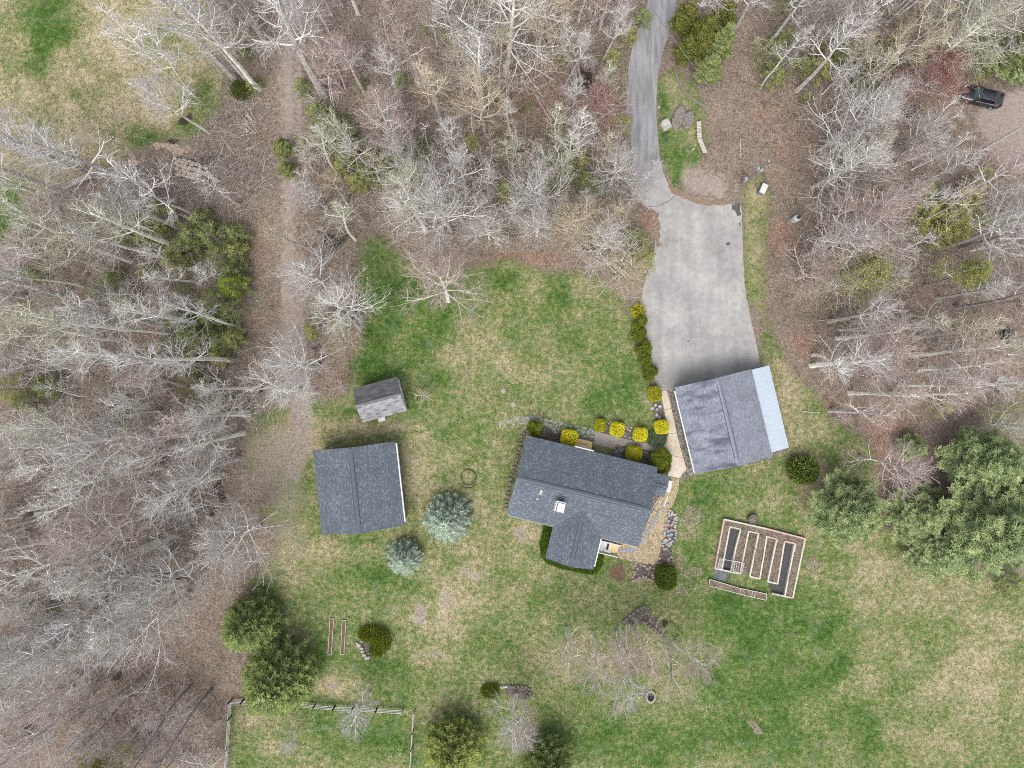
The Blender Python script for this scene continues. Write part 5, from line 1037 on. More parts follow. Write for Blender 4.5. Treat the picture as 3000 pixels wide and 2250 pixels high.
# individually placed trees: base pixel, height, form, twig colour, bark, width, leaf, label
T_ = [
 (691, 235, 19, 'tall', 'grey', 'grey', 1, None, "tall grey tree leaning over the field, leftmost trunk of three at the track's top"),
 (729, 238, 17, 'tall', 'lichen', 'grey', 1, None, "middle trunk of three tall trees at the track's top left"),
 (757, 262, 18, 'tall', 'grey', 'pale', 1, None, "tall tree at the track edge, rightmost trunk of three near the green shrub"),
 (562, 277, 17, 'birch', 'pale', 'pale', .9, None, "white spotted birch with twin trunk beside it on the upper left field"), (573, 285, 16, 'birch', 'pale', 'pale', .9, None, "right trunk of the twin birch on the upper left field"),
 (611, 389, 17, 'birch', 'grey', 'pale', .9, None, "pale birch rooted by the dark puddle, crown over the field"), (590, 300, 9, 'slim', 'grey', 'grey', .8, None, "small grey sapling near the dark puddle"),
 (420, 560, 18, 'tall', 'grey', 'grey', 1.1, None, "large bare tree sprawling over the lower field beyond the pale log row"), (350, 545, 17, 'tall', 'grey', 'grey', 1.1, None, "bare tree leaning over the pale log row"), (300, 640, 17, 'tall', 'lichen', 'grey', 1, None, "bare tree whose crown reaches the left edge above the green lawn corner"),
 (250, 500, 16, 'broad', 'grey', 'grey', .9, None, "wide pale bare tree over the field's left half"), (185, 560, 17, 'tall', 'grey', 'grey', 1.1, None, "bare tree at the pale log row's left end"), (90, 450, 14, 'tall', 'grey', 'grey', 1, None, "bare tree at the left edge over the field"),
 (700, 600, 11, 'tall', 'grey', 'grey', 1, None, "bare tree by the cut stumps, trunk pointing up left over the log heap"), (520, 665, 15, 'tall', 'grey', 'grey', 1, None, "bare tree below the log heap"),
 (524, 723, 17, 'tall', 'lichen', 'pale', 1, None, "lichened pale trunk above the left hemlocks"), (588, 828, 13, 'slim', 'pale', 'pale', 1, None, "thin white tree left of the bright hemlock"), (673, 832, 11, 'slim', 'pale', 'grey', 1, None, "short white tree crossing the bright hemlock"),
 (691, 955, 15, 'slim', 'grey', 'pale', 1, None, "slender pale tree below the bright hemlock"), (673, 1053, 16, 'tall', 'grey', 'pale', 1, None, "pale trunk under the lower left hemlocks"), (741, 1139, 13, 'tall', 'pale', 'pale', .9, None, "white trunk ending at the dark ditch"),
 (579, 948, 16, 'tall', 'pale', 'pale', .9, None, "whitish tree in the middle of the left wood"), (372, 966, 17, 'tall', 'lichen', 'pale', 1, None, "long lichened trunk in the left wood above the thicket"), (470, 1053, 18, 'tall', 'pale', 'pale', .9, None, "long pale trunk reaching far left"), (354, 995, 17, 'slim', 'lichen', 'pale', 1, None, "long thin pale trunk reaching the left edge"),
 (727, 1207, 14, 'tall', 'pale', 'pale', .9, None, "upper of two thick pale trunks starting at the rutted clearing"), (730, 1218, 14, 'broad', 'grey', 'pale', .8, None, "lower of two thick pale trunks starting at the rutted clearing"), (714, 1268, 15, 'tall', 'grey', 'pale', 1, None, "pale trunk below the two thick pale trunks"),
 (492, 1266, 17, 'broad', 'grey', 'grey', 1, None, "wide grey crown left of the dark pools"), (593, 1308, 16, 'tall', 'grey', 'pale', .9, None, "pale tree over the black pool"), (698, 1342, 15, 'tall', 'grey', 'grey', 1, None, "grey trunk rising left from the clearing's edge"), (644, 1397, 16, 'broad', 'grey', 'pale', .9, None, "spotted pale trunk left of the clearing"),
 (763, 1541, 12, 'vase', 'grey', 'grey', 1.1, None, "big fan-shaped bare tree left of the workshop"), (575, 1528, 11, 'slim', 'grey', 'grey', 1, None, "small grey tree left of the fan-shaped one"), (506, 1621, 16, 'tall', 'grey', 'grey', 1, None, "grey tree with long trunk pointing lower left"), (539, 1702, 17, 'tall', 'pale', 'pale', 1, None, "pale tree beside the long fallen trunk"),
 (555, 1740, 15, 'broad', 'grey', 'grey', 1.1, None, "broad weeping bare tree above the lower left leaf litter"), (325, 1979, 13, 'slim', 'grey', 'grey', 1, None, "grey tree by the lower left pools"), (318, 1795, 17, 'tall', 'grey', 'grey', 1, None, "tall grey tree left of the lower pools"), (440, 1700, 17, 'tall', 'grey', 'grey', 1, None, "grey tree above the dark pool at lower left"), (380, 1760, 17, 'broad', 'grey', 'grey', 1, None, "large grey crown sweeping to the left edge"),
 (600, 1640, 14, 'vase', 'grey', 'grey', .9, None, "drooping grey tree above the upper dark conifer"), (560, 2010, 14, 'slim', 'dark', 'dark', 1, None, "dark thin trunk in the open leaf litter"), (620, 2020, 15, 'slim', 'dark', 'dark', 1, None, "dark thin trunk beside the fence corner"), (470, 2150, 12, 'slim', 'dark', 'dark', 1, None, "dark thin trunk above the yellow-green tree"),
 (640, 2190, 8, 'open', 'pale', 'pale', 1.1, None, "crooked whitish tree at the bottom left fence"), (400, 2170, 9, 'broad', 'tan', 'grey', 1, YL, "yellow-green leafing tree at the bottom left"), (880, 2130, 4.5, 'open', 'grey', 'grey', 1, None, "small bare shrub tree below the rail fence"),
 (949, 275, 20, 'tall', 'grey', 'grey', 1.3, None, "big grey tree leaning over the dirt track's top"), (1481, 217, 17, 'broad', 'pale', 'pale', 1.15, TB, "big pale open tree with thick trunk in the upper middle wood"), (1573, 170, 15, 'broad', 'tan', 'grey', 1, None, "thick lichened trunk right of the big pale open tree"),
 (1177, 459, 14, 'broad', 'pink', 'pink', .85, PB, "pinkish fan-shaped tree in the middle left wood"), (1253, 423, 7, 'snag', 'pale', 'pale', 1, None, "thin white forked snag in the middle wood"), (989, 506, 12, 'slim', 'pale', 'pale', 1.1, None, "white crooked trunk over the hemlocks right of the track"),
 (1293, 362, 15, 'tall', 'tan', 'grey', 1, None, "pale grey tree right of the white snag"), (1416, 325, 16, 'tall', 'grey', 'pale', .9, None, "thin pale tree left of the white log"), (1340, 195, 15, 'slim', 'grey', 'grey', 1, None, "slender grey tree in the upper middle wood by a green shrub"), (1653, 260, 14, 'slim', 'grey', 'grey', 1, None, "slender grey tree under the upper middle canopy gap"),
 (1700, 253, 14, 'slim', 'grey', 'grey', 1, None, "slender tree just left of the brown shrub"), (1761, 195, 13, 'slim', 'grey', 'grey', 1, None, "thin tree near the driveway's left verge at top"), (1733, 394, 9, 'vase', 'pink', 'grey', 1.05, RB, "reddish budding tree spreading left of the driveway"), (1642, 58, 12, 'slim', 'grey', 'grey', 1, None, "thin tree at the top edge, middle wood"),
 (1248, 678, 15, 'tall', 'pale', 'pale', 1.05, None, "whitish tree standing behind the lawn's top left bay"), (1313, 881, 15, 'broad', 'pink', 'pale', 1.0, PB, "large pinkish tree rooted on the lawn, crown up left"), (1042, 704, 14, 'slim', 'lichen', 'pale', 1.1, None, "white trunk ending at the dark hollow left of the lawn"), (1056, 933, 15, 'broad', 'pale', 'grey', .95, None, "large whitish tree rooted at the lawn's left corner"),
 (1000, 850, 16, 'tall', 'grey', 'grey', 1.1, None, "grey tree leaning up left above the lawn's left corner"), (1035, 1005, 8, 'vase', 'tan', 'grey', .8, TB, "golden tan bushy tree at the lawn's left edge"), (935, 1071, 15, 'broad', 'grey', 'grey', .9, None, "grey tree leaning over the dirt track's middle"), (926, 1149, 12, 'birch', 'pale', 'pale', 1.1, None, "white birch with pale crown over the track above the small shed"),
 (880, 1142, 10, 'open', 'pale', 'pale', 1, None, "low white branching tree over the track's lower end"), (1434, 700, 8, 'vase', 'pale', 'pale', .9, None, "star-shaped pale tree at the lawn's top edge"), (1572, 690, 10, 'vase', 'grey', 'pale', .85, None, "star-shaped grey tree above the lawn, second from left"), (1675, 700, 11, 'vase', 'tan', 'grey', .95, TB, "tan star-shaped tree above the lawn near the driveway"),
 (1776, 673, 10, 'tall', 'tan', 'pale', 1, None, "pale thin trunk above the dark hollow by the driveway"), (1751, 742, 10, 'vase', 'pale', 'pale', .95, None, "pale tree over the dark hollow beside the driveway"), (1799, 812, 8.5, 'vase', 'tan', 'grey', 1.3, None, "large spreading tree at the lawn's top right corner by the driveway"), (1565, 620, 12, 'vase', 'grey', 'grey', .9, None, "grey fan-shaped tree above the lawn's top"),
 (1240, 1165, 3.2, 'sapling', 'tan', 'grey', 1.5, None, "low round bare shrub right of the small shed"), (1840, 600, 6, 'vase', 'grey', 'pale', .9, None, "short pale tree touching the driveway's left edge above the pad"), (1785, 545, 9, 'vase', 'grey', 'grey', .95, None, "large pale tree left of the driveway's narrow bend"), (1920, 500, 3.5, 'sapling', 'pale', 'grey', 1, None, "tiny bare shrub at the driveway's right bend"),
 (2159, 76, 12, 'broad', 'grey', 'grey', .8, None, "bare tree leaning over the top of the dark cedars"), (2040, 60, 13, 'vase', 'pale', 'grey', .8, None, "pale bare crown above the big cedars at top"), (2227, 258, 12, 'slim', 'grey', 'grey', 1, None, "thin grey trunk over the hemlock right of the cedars"), (2453, 145, 15, 'tall', 'grey', 'dark', 1, None, "dark-barked tree in the upper right wood"),
 (2717, 123, 19, 'broad', 'grey', 'dark', 1.1, None, "big dark trunk above the red tree"), (2650, 290, 8, 'vase', 'pink', 'grey', 1.3, ('red', 6500, .09), "bright red budding tree left of the black car"), (2392, 190, 13, 'tall', 'grey', 'dark', 1, None, "forked dark tree in the upper right wood"), (2511, 360, 9, 'vase', 'grey', 'grey', .8, None, "grey fan-shaped tree left of the brush heap"),
 (2840, 205, 9, 'slim', 'grey', 'grey', 1.2, None, "bare grey tree against the pine behind the black car"), (2400, 440, 13, 'vase', 'grey', 'grey', .9, None, "grey bushy tree right of the utility pole"), (2380, 550, 12, 'vase', 'pale', 'grey', .9, None, "pale bushy tree right of the white utility cabinet"), (2355, 749, 14, 'broad', 'grey', 'grey', .9, None, "grey tree with visible trunk right of the propane tank"),
 (2330, 818, 7.5, 'vase', 'pink', 'pink', 1.15, PB, "pinkish tree spreading toward the driveway from the right"), (2425, 835, 9, 'vase', 'pale', 'pale', 1.2, ('yellow', 6000, .11), "large pale tree with yellow-green leaves in the right wood"), (2706, 836, 10, 'tall', 'pale', 'dark', 1.1, ('yellow', 9000, .11), "bright yellow-green leafing tree at the right"), (2811, 727, 15, 'vase', 'grey', 'dark', .8, None, "grey dense tree right of the olive thicket"),
 (2797, 901, 15, 'tall', 'dark', 'dark', 1, None, "dark-trunked tree near the right edge"), (2381, 1040, 14, 'slim', 'pale', 'pale', 1.2, None, "pale arching trunk right of the garage, upper one"), (2377, 1071, 15, 'tall', 'grey', 'pale', 1, None, "pale arching trunk right of the garage, lower one"), (2453, 991, 13, 'tall', 'pink', 'pale', 1, None, "pale tree above the arching trunks in the right wood"),
 (2670, 1042, 14, 'tall', 'pink', 'pale', 1, None, "pinkish tree in the lower right wood, upper one"), (2695, 1082, 14, 'tall', 'pink', 'pale', 1, None, "pinkish tree in the lower right wood, lower one"), (2634, 1129, 14, 'tall', 'pink', 'pale', 1, None, "pale tree at the right wood's lower margin"), (2430, 1203, 13, 'tall', 'pink', 'grey', 1, None, "bent grey trunk on the grass right of the garage"),
 (2489, 1151, 14, 'tall', 'pink', 'pale', 1, None, "long pale trunk at the right wood's lower edge"), (2605, 1154, 14, 'tall', 'pink', 'pale', 1, None, "second long pale trunk at the right wood's lower edge"), (2515, 1337, 13, 'broad', 'pink', 'grey', .9, None, "bare tree against the big pines, crown over pine needles"), (2869, 1237, 8, 'vase', 'pale', 'grey', .8, None, "pale bare crown above the big pine at right"), (2996, 1620, 10, 'tall', 'pale', 'grey', 1, None, "bare tree at the right edge below the pines"),
 # lawn birches at the bottom
 (1846, 1832, 11, 'open', 'tan', 'grey', .95, None, "lawn birch with thick grey trunk pointing down, above the fire pit"), (1801, 1850, 10, 'open', 'pink', 'grey', .95, None, "lawn birch left of the thick-trunked one"), (1730, 1850, 10, 'open', 'pink', 'pale', .95, None, "lawn birch second from the left"), (1660, 1840, 10.5, 'open', 'tan', 'pale', 1, None, "leftmost of the lawn birches"),
 (1941, 1857, 11, 'open', 'tan', 'grey', 1.0, None, "lawn birch with trunk leaning right"), (1812, 1905, 10.5, 'open', 'grey', 'pale', .9, None, "lawn birch nearest left of the fire pit"), (1975, 1880, 10, 'open', 'pink', 'pale', .9, None, "rightmost of the lawn birches"),
 (1512, 2035, 9, 'open', 'grey', 'pale', 1.1, None, "small crooked white tree inside the stone-ringed bed"), (1540, 2050, 8.5, 'open', 'pink', 'pale', .9, None, "pinkish bare tree right beside the crooked white tree"), (1085, 2030, 7.5, 'open', 'grey', 'pale', 1.15, None, "small grey bare tree over the rail fence"),
 (790, 1470, 3, 'sapling', 'pink', 'grey', 1.3, ('red', 900, .06), "low reddish bare shrub left of the workshop"), (1005, 1130, 3.2, 'sapling', 'pink', 'grey', 1.3, None, "brownish bare shrub left of the small shed"), (2440, 1225, 3, 'sapling', 'pink', 'grey', 1.3, None, "fine pinkish shrub beside the bent grey trunk")]
for r_ in T_:
    px, py, H, kind, tw, bk, wd, lf, lab = r_; tree(px, py, H, kind, tw, bk, wd, lf, lab)
# ---- the rest of the wood: scattered, one object per tree
ZL = [(0, 760), (60, 690), (180, 640), (420, 600), (560, 620), (670, 640), (690, 760), (690, 1000), (710, 1150), (690, 1400), (640, 1500), (620, 1620), (540, 1760), (400, 1850), (330, 1990), (230, 2120), (160, 2250), (0, 2250)]
ZT = [(640, 0), (760, 0), (790, 60), (770, 190), (700, 210), (650, 150)]
ZM = [(930, 0), (1850, 0), (1800, 150), (1790, 330), (1800, 560), (1830, 640), (1740, 700), (1520, 720), (1480, 660), (1300, 700), (1150, 680), (1060, 660), (1000, 760), (980, 900), (970, 1100), (920, 1050), (910, 500)]
ZR = [(2200, 0), (3000, 0), (3000, 130), (2780, 150), (2760, 330), (2700, 420), (2860, 560), (2990, 600), (3000, 1150), (2760, 1180), (2560, 1180), (2450, 1120), (2400, 980), (2420, 880), (2340, 700), (2420, 620), (2400, 420), (2300, 200), (2200, 150)]
ZB = [(230, 2120), (330, 1990), (500, 1960), (640, 2080), (640, 2240), (200, 2250)]
def pip(x, y, P):
    c = False; j = len(P) - 1
    for i in range(len(P)):
        if (P[i][1] > y) != (P[j][1] > y) and x < (P[j][0] - P[i][0]) * (y - P[i][1]) / (P[j][1] - P[i][1]) + P[i][0]: c = not c
        j = i
    return c
def zone_name(px, py):
    if px < 720:
        if py < 330: return "at the track's top left"
        for y_, nm in ((760, "around the log heap"), (900, "in left wood beside bright hemlock"), (1040, "in left wood below bright hemlock"), (1160, "in left wood beside orange stump"), (1290, "in left wood beside small shed"), (1420, "in left wood beside workshop"), (1540, "in left wood below workshop"), (1660, "in left wood beside blue spruces"), (1790, "in left wood beside upper conifer"), (1950, "in left wood beside biggest conifer")):
            if py < y_: return nm
        return "in the bottom left corner wood"
    if px < 1900:
        side = "track side" if px < 1110 else ("left half" if px < 1400 else ("right half" if px < 1650 else "driveway side"))
        band = ("top edge" if py < 110 else "second row" if py < 230 else "boulder level" if py < 340 else "log-stack level" if py < 450 else "pole level" if py < 570 else "lawn edge" if py < 720 else "lawn bay")
        return "in middle wood, " + side + ", " + band
    side = "cedar side" if px < 2620 and py < 330 else ("left part" if px < 2600 else "right part")
    band = ("top edge" if py < 120 else "car level" if py < 340 else "parking level" if py < 520 else "thicket level" if py < 700 else "yellow-tree level" if py < 880 else "boat level" if py < 1010 else "garage level")
    return "in right wood, " + side + ", " + band
rf_ = random.Random(77)
ADJ = {"grey": "grey", "pale": "whitish", "pink": "pinkish", "tan": "tan", "lichen": "green-grey", "dark": "dark-twigged"}
nfill = 0
RES = [(2725, 230, 120), (2885, 285, 150), (2520, 790, 90), (2770, 810, 70), (545, 485, 80), (2240, 560, 60), (1850, 450, 60), (2945, 170, 120), (190, 545, 50), (1560, 240, 60), (720, 350, 60), (2760, 640, 60)]
def blocked(px, py, H):
    f = 80 / (80 - .72 * H); a = 1500 + (px - 1500) * f; b = 1125 + (py - 1125) * f
    return any((a - x) ** 2 + (b - y) ** 2 < r_ * r_ for x, y, r_ in RES)
for Z, num, dmin, kinds, tws, Hs in (
    (ZL, 64, 38, ['tall'] * 6 + ['slim'] * 3 + ['birch'] * 2 + ['broad'], ['grey'] * 7 + ['pale'] * 3 + ['lichen'] * 2 + ['pink'] * 2, (14, 19)), (ZT, 7, 26, ['tall', 'slim'], ['grey'], (14, 18)),
    (ZM, 48, 44, ['tall'] * 3 + ['slim'] * 4 + ['multi', 'broad'] + ['vase'], ['grey'] * 5 + ['pink'] * 4 + ['tan'] * 3 + ['pale'] * 2 + ['lichen'] * 3, (9, 15)), (ZR, 46, 44, ['tall'] * 4 + ['slim'] * 2 + ['vase'] * 2 + ['multi'] * 2, ['grey'] * 6 + ['pink'] * 4 + ['tan'] * 2 + ['lichen'] * 2 + ['dark'], (9, 15)), (ZB, 8, 40, ['slim'], ['dark', 'grey', 'pink'], (9, 13))):
    c_ = 0; tries = 0; xs = [p[0] for p in Z]; ys = [p[1] for p in Z]
    while c_ < num and tries < 20000:
        tries += 1; px = rf_.uniform(max(0, min(xs)), min(3000, max(xs))); py = rf_.uniform(max(0, min(ys)), max(ys))
        if not pip(px, py, Z) or any((px - a) ** 2 + (py - b) ** 2 < dmin * dmin for a, b in PLACED): continue
        H = rf_.uniform(*Hs)
        if blocked(px, py, H): continue
        tw = rf_.choice(tws); bk = {'grey': ('pale' if Z is ZL and rf_.random() < .6 else 'grey'), 'pale': 'pale', 'pink': 'pink', 'tan': 'grey', 'lichen': 'pale', 'dark': 'dark'}[tw]
        lf = None
        if tw == 'pink' and rf_.random() < .6: lf = ('pinkbud', 1400, .05)
        if tw == 'tan' and rf_.random() < .4: lf = TB
        o = tree(px, py, H, rf_.choice(kinds), tw, bk, rf_.uniform(.8, 1.05), lf, seed=rf_.randint(0, 9999))
        zn = zone_name(px, py); auto(o, "bare %s trees %s" % (ADJ[tw], zn), "tree", "bare trees " + zn, px, py); c_ += 1; nfill += 1
# low understorey saplings in the litter (each its own small thing)
for Z, num in ((ZL, 26), (ZM, 34), (ZR, 30), (ZB, 8)):
    xs = [p[0] for p in Z]; ys = [p[1] for p in Z]; c_ = 0
    while c_ < num:
        px = rf_.uniform(min(xs), max(xs)); py = rf_.uniform(min(ys), max(ys))
        if not pip(px, py, Z): continue
        tw = rf_.choice(['pink', 'tan', 'grey']); o = tree(px, py, rf_.uniform(2.5, 4.5), 'sapling', tw, 'grey', rf_.uniform(1, 1.4), gname='sapling', seed=rf_.randint(0, 9999))
        zn = zone_name(px, py); auto(o, "low %s saplings %s" % (ADJ[tw], zn), "sapling", "saplings " + zn, px, py); c_ += 1
# the many small trees beyond the 300 individuals: one mass per wood
LOWP = [bare_proto(300 + i, 9, .35, 2.4, 8, 1.0, rtr=.07, dens=.72, wob=.09) for i in range(3)]
def meshV(me): a = np.zeros(len(me.vertices) * 3, np.float32); me.vertices.foreach_get("co", a); return a.reshape(-1, 3)
def meshF(me): a = np.zeros(len(me.loops), np.int32); me.loops.foreach_get("vertex_index", a); return a.reshape(-1, 4)
def mass(name, Z, n, tw, lab, seed, Hr=(7, 11)):
    r = random.Random(seed); VV = []; FF = []; AT = []; off = 0; xs = [p[0] for p in Z]; ys = [p[1] for p in Z]; c_ = 0; t_ = 0
    while c_ < n and t_ < 9999:
        t_ += 1; px = r.uniform(min(xs), max(xs)); py = r.uniform(min(ys), max(ys))
        if not pip(px, py, Z) or any((px - a) ** 2 + (py - b) ** 2 < 24 ** 2 for a, b in PLACED): continue
        if blocked(px, py, 8): continue
        pr = r.choice(LOWP); x, y = W(px, py); k = r.uniform(*Hr) / 9; a = r.uniform(0, 6.28); ca, sa = math.cos(a), math.sin(a)
        for me in (pr["crown"], pr["trunk"]):
            V = meshV(me) * k; AT.append(np.full(len(V), .5 if me is pr["crown"] else 0.)); V = np.stack([V[:, 0] * ca - V[:, 1] * sa + x, V[:, 0] * sa + V[:, 1] * ca + y, V[:, 2]], 1); VV.append(V); FF.append(meshF(me) + off); off += len(V)
        PLACED.append((px, py)); c_ += 1
    o = link(name, fastmesh(name, np.concatenate(VV), np.concatenate(FF), np.concatenate(AT)), M_BR[tw]); o["kind"] = "stuff"; o["label"] = lab; o["category"] = "trees"
mass("small_bare_trees", ZL, 46, 'grey', "thin small bare trees filling the left wood between the tall ones", 1)
mass("small_bare_trees", ZM, 34, 'pink', "thin small bare trees filling the middle wood", 2, (6, 10)); mass("small_bare_trees", ZR, 38, 'grey', "thin small bare trees filling the right wood", 3, (6, 10)); mass("small_bare_trees", ZB, 30, 'pink', "thin small bare trees over the lower left litter", 4, (5, 8))
# fine brush and fallen sticks on the forest floor: nobody could count it
def litter_sticks(name, Z, n, seed, lab):
    r = random.Random(seed); P0 = []; P1 = []; A_ = []; xs = [p[0] for p in Z]; ys = [p[1] for p in Z]; c_ = 0
    while c_ < n:
        px = r.uniform(min(xs), max(xs)); py = r.uniform(min(ys), max(ys))
        if not pip(px, py, Z): continue
        x, y = W(px + r.gauss(0, 26), py + r.gauss(0, 26)); a = r.uniform(0, 6.28); L = r.uniform(.3, 1.6) * (1 if r.random() < .9 else 2); z = r.uniform(.02, .35); el = r.uniform(-.2, .5)
        P0.append((x, y, z)); P1.append((x + L * math.cos(a), y + L * math.sin(a), max(.02, z + L * math.sin(el)))); A_.append(r.uniform(.008, .02) * (1.8 if L > 1.8 else 1)); c_ += 1
    A_ = np.array(A_); V, F, v = prisms(P0, P1, A_, A_ * .6, 3, [r.random() for _ in A_]); o = link(name, fastmesh(name, V, F, v), leafmat(name + "_wood", [br(C(150, 132, 120), 1.5), br(C(178, 166, 158), 1.8), br(C(206, 200, 194), 2.0)])); o["kind"] = "stuff"; o["label"] = lab; o["category"] = "brush"
litter_sticks("fallen_twigs", ZL, 14000, 1, "fallen twigs and thin brush on the left wood's floor"); litter_sticks("fallen_twigs", ZM, 10000, 2, "fallen twigs and thin brush on the middle wood's floor"); litter_sticks("fallen_twigs", ZR, 9000, 3, "fallen twigs and thin brush on the right wood's floor")
litter_sticks("fallen_twigs", [(100, 560), (300, 500), (560, 440), (700, 230), (780, 300), (790, 560), (700, 700), (560, 620), (200, 780), (60, 760)], 6000, 4, "tangled slash and twigs around the log heap and track")
litter_sticks("fallen_twigs", ZB + [(600, 1850)], 2500, 6, "thin sticks over the lower left leaf litter")

# ---- evergreens
def spruce(seed, Rr=3., H=7., whorl=.34, nb=9, sh=9, tipl=.34, w0=.055, up=.15, droop=.0, sub=3, pw=.8, low=.05, dens=1., sw=.5):
    r = random.Random(seed); P0 = []; P1 = []; A0 = []; A1 = []; VV = []; B0 = []; B1 = []; BR = []; z = H * low
    while z < H * .985:
        f = z / H; L = Rr * (1 - f) ** pw + .12; n = max(4, int(nb * (.5 + .5 * (1 - f)) * dens)); a0 = r.uniform(0, 6.28)
        for k in range(n):
            a = a0 + 2 * math.pi * k / n + r.uniform(-.18, .18); Lb = L * r.uniform(.78, 1.08); el = up + droop * (f - .4) + r.uniform(-.1, .1)
            d = Vector((math.cos(a) * math.cos(el), math.sin(a) * math.cos(el), math.sin(el))); base = Vector((0, 0, z)); side = Vector((-math.sin(a), math.cos(a), 0)); cv = r.random() * .5
            B0.append(base); B1.append(base + d * Lb * .9); BR.append(.03)
            m = max(3, int(sh * Lb / Rr * 1.3 + 2))
            for j in range(m):
                g = .22 + .78 * (j + r.random() * .5) / m; p = base + d * (Lb * g)
                for s in (-1, 1):
                    dd = (d * r.uniform(.55, 1.1) + side * s * r.uniform(.4, 1.0) * (1.15 - g * .6) + Vector((0, 0, r.uniform(.0, .45)))).normalized(); l2 = max(tipl * .7, sw * Lb * (1.12 - g)) * r.uniform(.6, 1.1)
                    q = p + dd * l2
                    for u in range(sub):
                        h = (u + 1) / sub; pp = p.lerp(q, h * .85); d3 = (dd + Vector((r.uniform(-1, 1), r.uniform(-1, 1), r.uniform(-.1, .9))) * .65).normalized(); l3 = tipl * r.uniform(.7, 1.25)
                        P0.append(pp); P1.append(pp + d3 * l3); A0.append(w0 * r.uniform(.8, 1.2)); A1.append(w0 * .25); VV.append(min(1, cv + r.random() * .5))
        z += whorl * (.7 + .5 * (1 - f)) * r.uniform(.85, 1.15)
    V, F, v = prisms(np.array([tuple(p) for p in P0]), np.array([tuple(p) for p in P1]), A0, A1, 3, VV); fo = fastmesh("needles_%d" % seed, V, F, v)
    mb = MB(); mb.tube([(0, 0, -.1), (0, 0, H * .5), (0, 0, H * .97)], [Rr * .045 + .05, Rr * .03 + .03, .02], 7); V2, F2, _ = prisms(np.array([tuple(p) for p in B0]), np.array([tuple(p) for p in B1]), BR, [.008] * len(BR), 3); mb.add(V2, F2.tolist())
    me = bpy.data.meshes.new("stem_%d" % seed); me.from_pydata(mb.V, [], mb.F); me.update(); return {"R": Rr, "H": H, "fo": fo, "tr": me}
def pine(seed, Rr=4., H=10., nl=11, puff=.42, npf=16, top=.35, w0=.05, prof=.55):
    """limbs ending in puffs of radiating needles"""
    r = random.Random(seed); P0 = []; P1 = []; A0 = []; VV = []; B0 = []; B1 = []; BR = []; z = H * .28
    while z < H * .97:
        f = (z / H - .28) / .72; L = Rr * (1 - f) ** prof * r.uniform(.85, 1.1); n = max(4, int(nl * (1 - f * .55))); a0 = r.uniform(0, 6.28)
        for k in range(n):
            a = a0 + 2 * math.pi * k / n + r.uniform(-.25, .25); Lb = L * r.uniform(.62, 1.12); el = .12 + .5 * f; d = Vector((math.cos(a) * math.cos(el), math.sin(a) * math.cos(el), math.sin(el))); side = Vector((-math.sin(a), math.cos(a), 0)); base = Vector((0, 0, z)); B0.append(base); B1.append(base + d * Lb); BR.append(.05); cv = r.random()
            m = max(3, int(Lb / (puff * .62)))
            for j in range(m):
                g = .25 + .78 * (j + .5) / m; wd = .42 * Lb * (1.08 - g) * 1.1
                for s in np.linspace(-1, 1, max(2, int(wd / (puff * .45)))):
                    c = base + d * Lb * g + side * s * wd + Vector((r.uniform(-1, 1), r.uniform(-1, 1), r.uniform(-.6, .8))) * puff * .4; cv2 = min(1, max(0, cv * .6 + r.uniform(-.15, .45))); pr_ = puff * r.uniform(.7, 1.15)
                    for _ in range(npf):
                        dd = Vector((r.gauss(0, 1), r.gauss(0, 1), abs(r.gauss(.35, .8)))).normalized(); P0.append(c + dd * .05); P1.append(c + dd * pr_); A0.append(w0); VV.append(min(1, cv2 + r.random() * .25))
        z += H * .075 * r.uniform(.8, 1.15)
    A0 = np.array(A0); V, F, v = prisms(np.array([tuple(p) for p in P0]), np.array([tuple(p) for p in P1]), A0, A0 * .55, 3, VV); fo = fastmesh("pine_needles_%d" % seed, V, F, v)
    mb = MB(); mb.tube([(0, 0, -.1), (.1, 0, H * .5), (0, .05, H * .95)], [Rr * .05 + .08, Rr * .03 + .05, .03], 8); V2, F2, _ = prisms(np.array([tuple(p) for p in B0]), np.array([tuple(p) for p in B1]), BR, [.015] * len(BR), 3); mb.add(V2, F2.tolist())
    me = bpy.data.meshes.new("pine_stem_%d" % seed); me.from_pydata(mb.V, [], mb.F); me.update(); return {"R": Rr, "H": H, "fo": fo, "tr": me}
LM_ = {"blue": leafmat("blue_spruce_needles", [br(C(118, 132, 114), 2.5), br(C(148, 162, 144), 2.5), br(C(176, 188, 172), 2.5)]), "dark": leafmat("dark_green_needles", [br(C(88, 98, 60), 3.3), br(C(114, 126, 76), 3.3), br(C(142, 152, 96), 3.3)]), "mid": leafmat("pine_needles", [br(C(88, 102, 72), 3.2), br(C(116, 130, 90), 3.2), br(C(148, 158, 112), 3.2)]),
      "olive": leafmat("olive_needles", [br(C(94, 102, 56), 3.4), br(C(122, 132, 72), 3.4), br(C(148, 154, 92), 3.4)]), "hem": leafmat("hemlock_needles", [br(C(88, 94, 60), 2.6), br(C(116, 124, 78), 2.6), br(C(142, 150, 100), 2.6)]), "bright": leafmat("bright_needles", [br(C(104, 124, 48), 2.0), br(C(130, 150, 62), 2.0), br(C(154, 174, 88), 2.0)]), "soft": leafmat("soft_olive_needles", [br(C(110, 114, 66), 2.5), br(C(142, 144, 88), 2.5), br(C(168, 168, 112), 2.5)]),
      "cedar": leafmat("cedar_sprays", [br(C(82, 92, 46), 1.7), br(C(112, 118, 58), 1.7), br(C(144, 142, 76), 1.7)])}
LM = {k: v for k, v in LM_.items()}
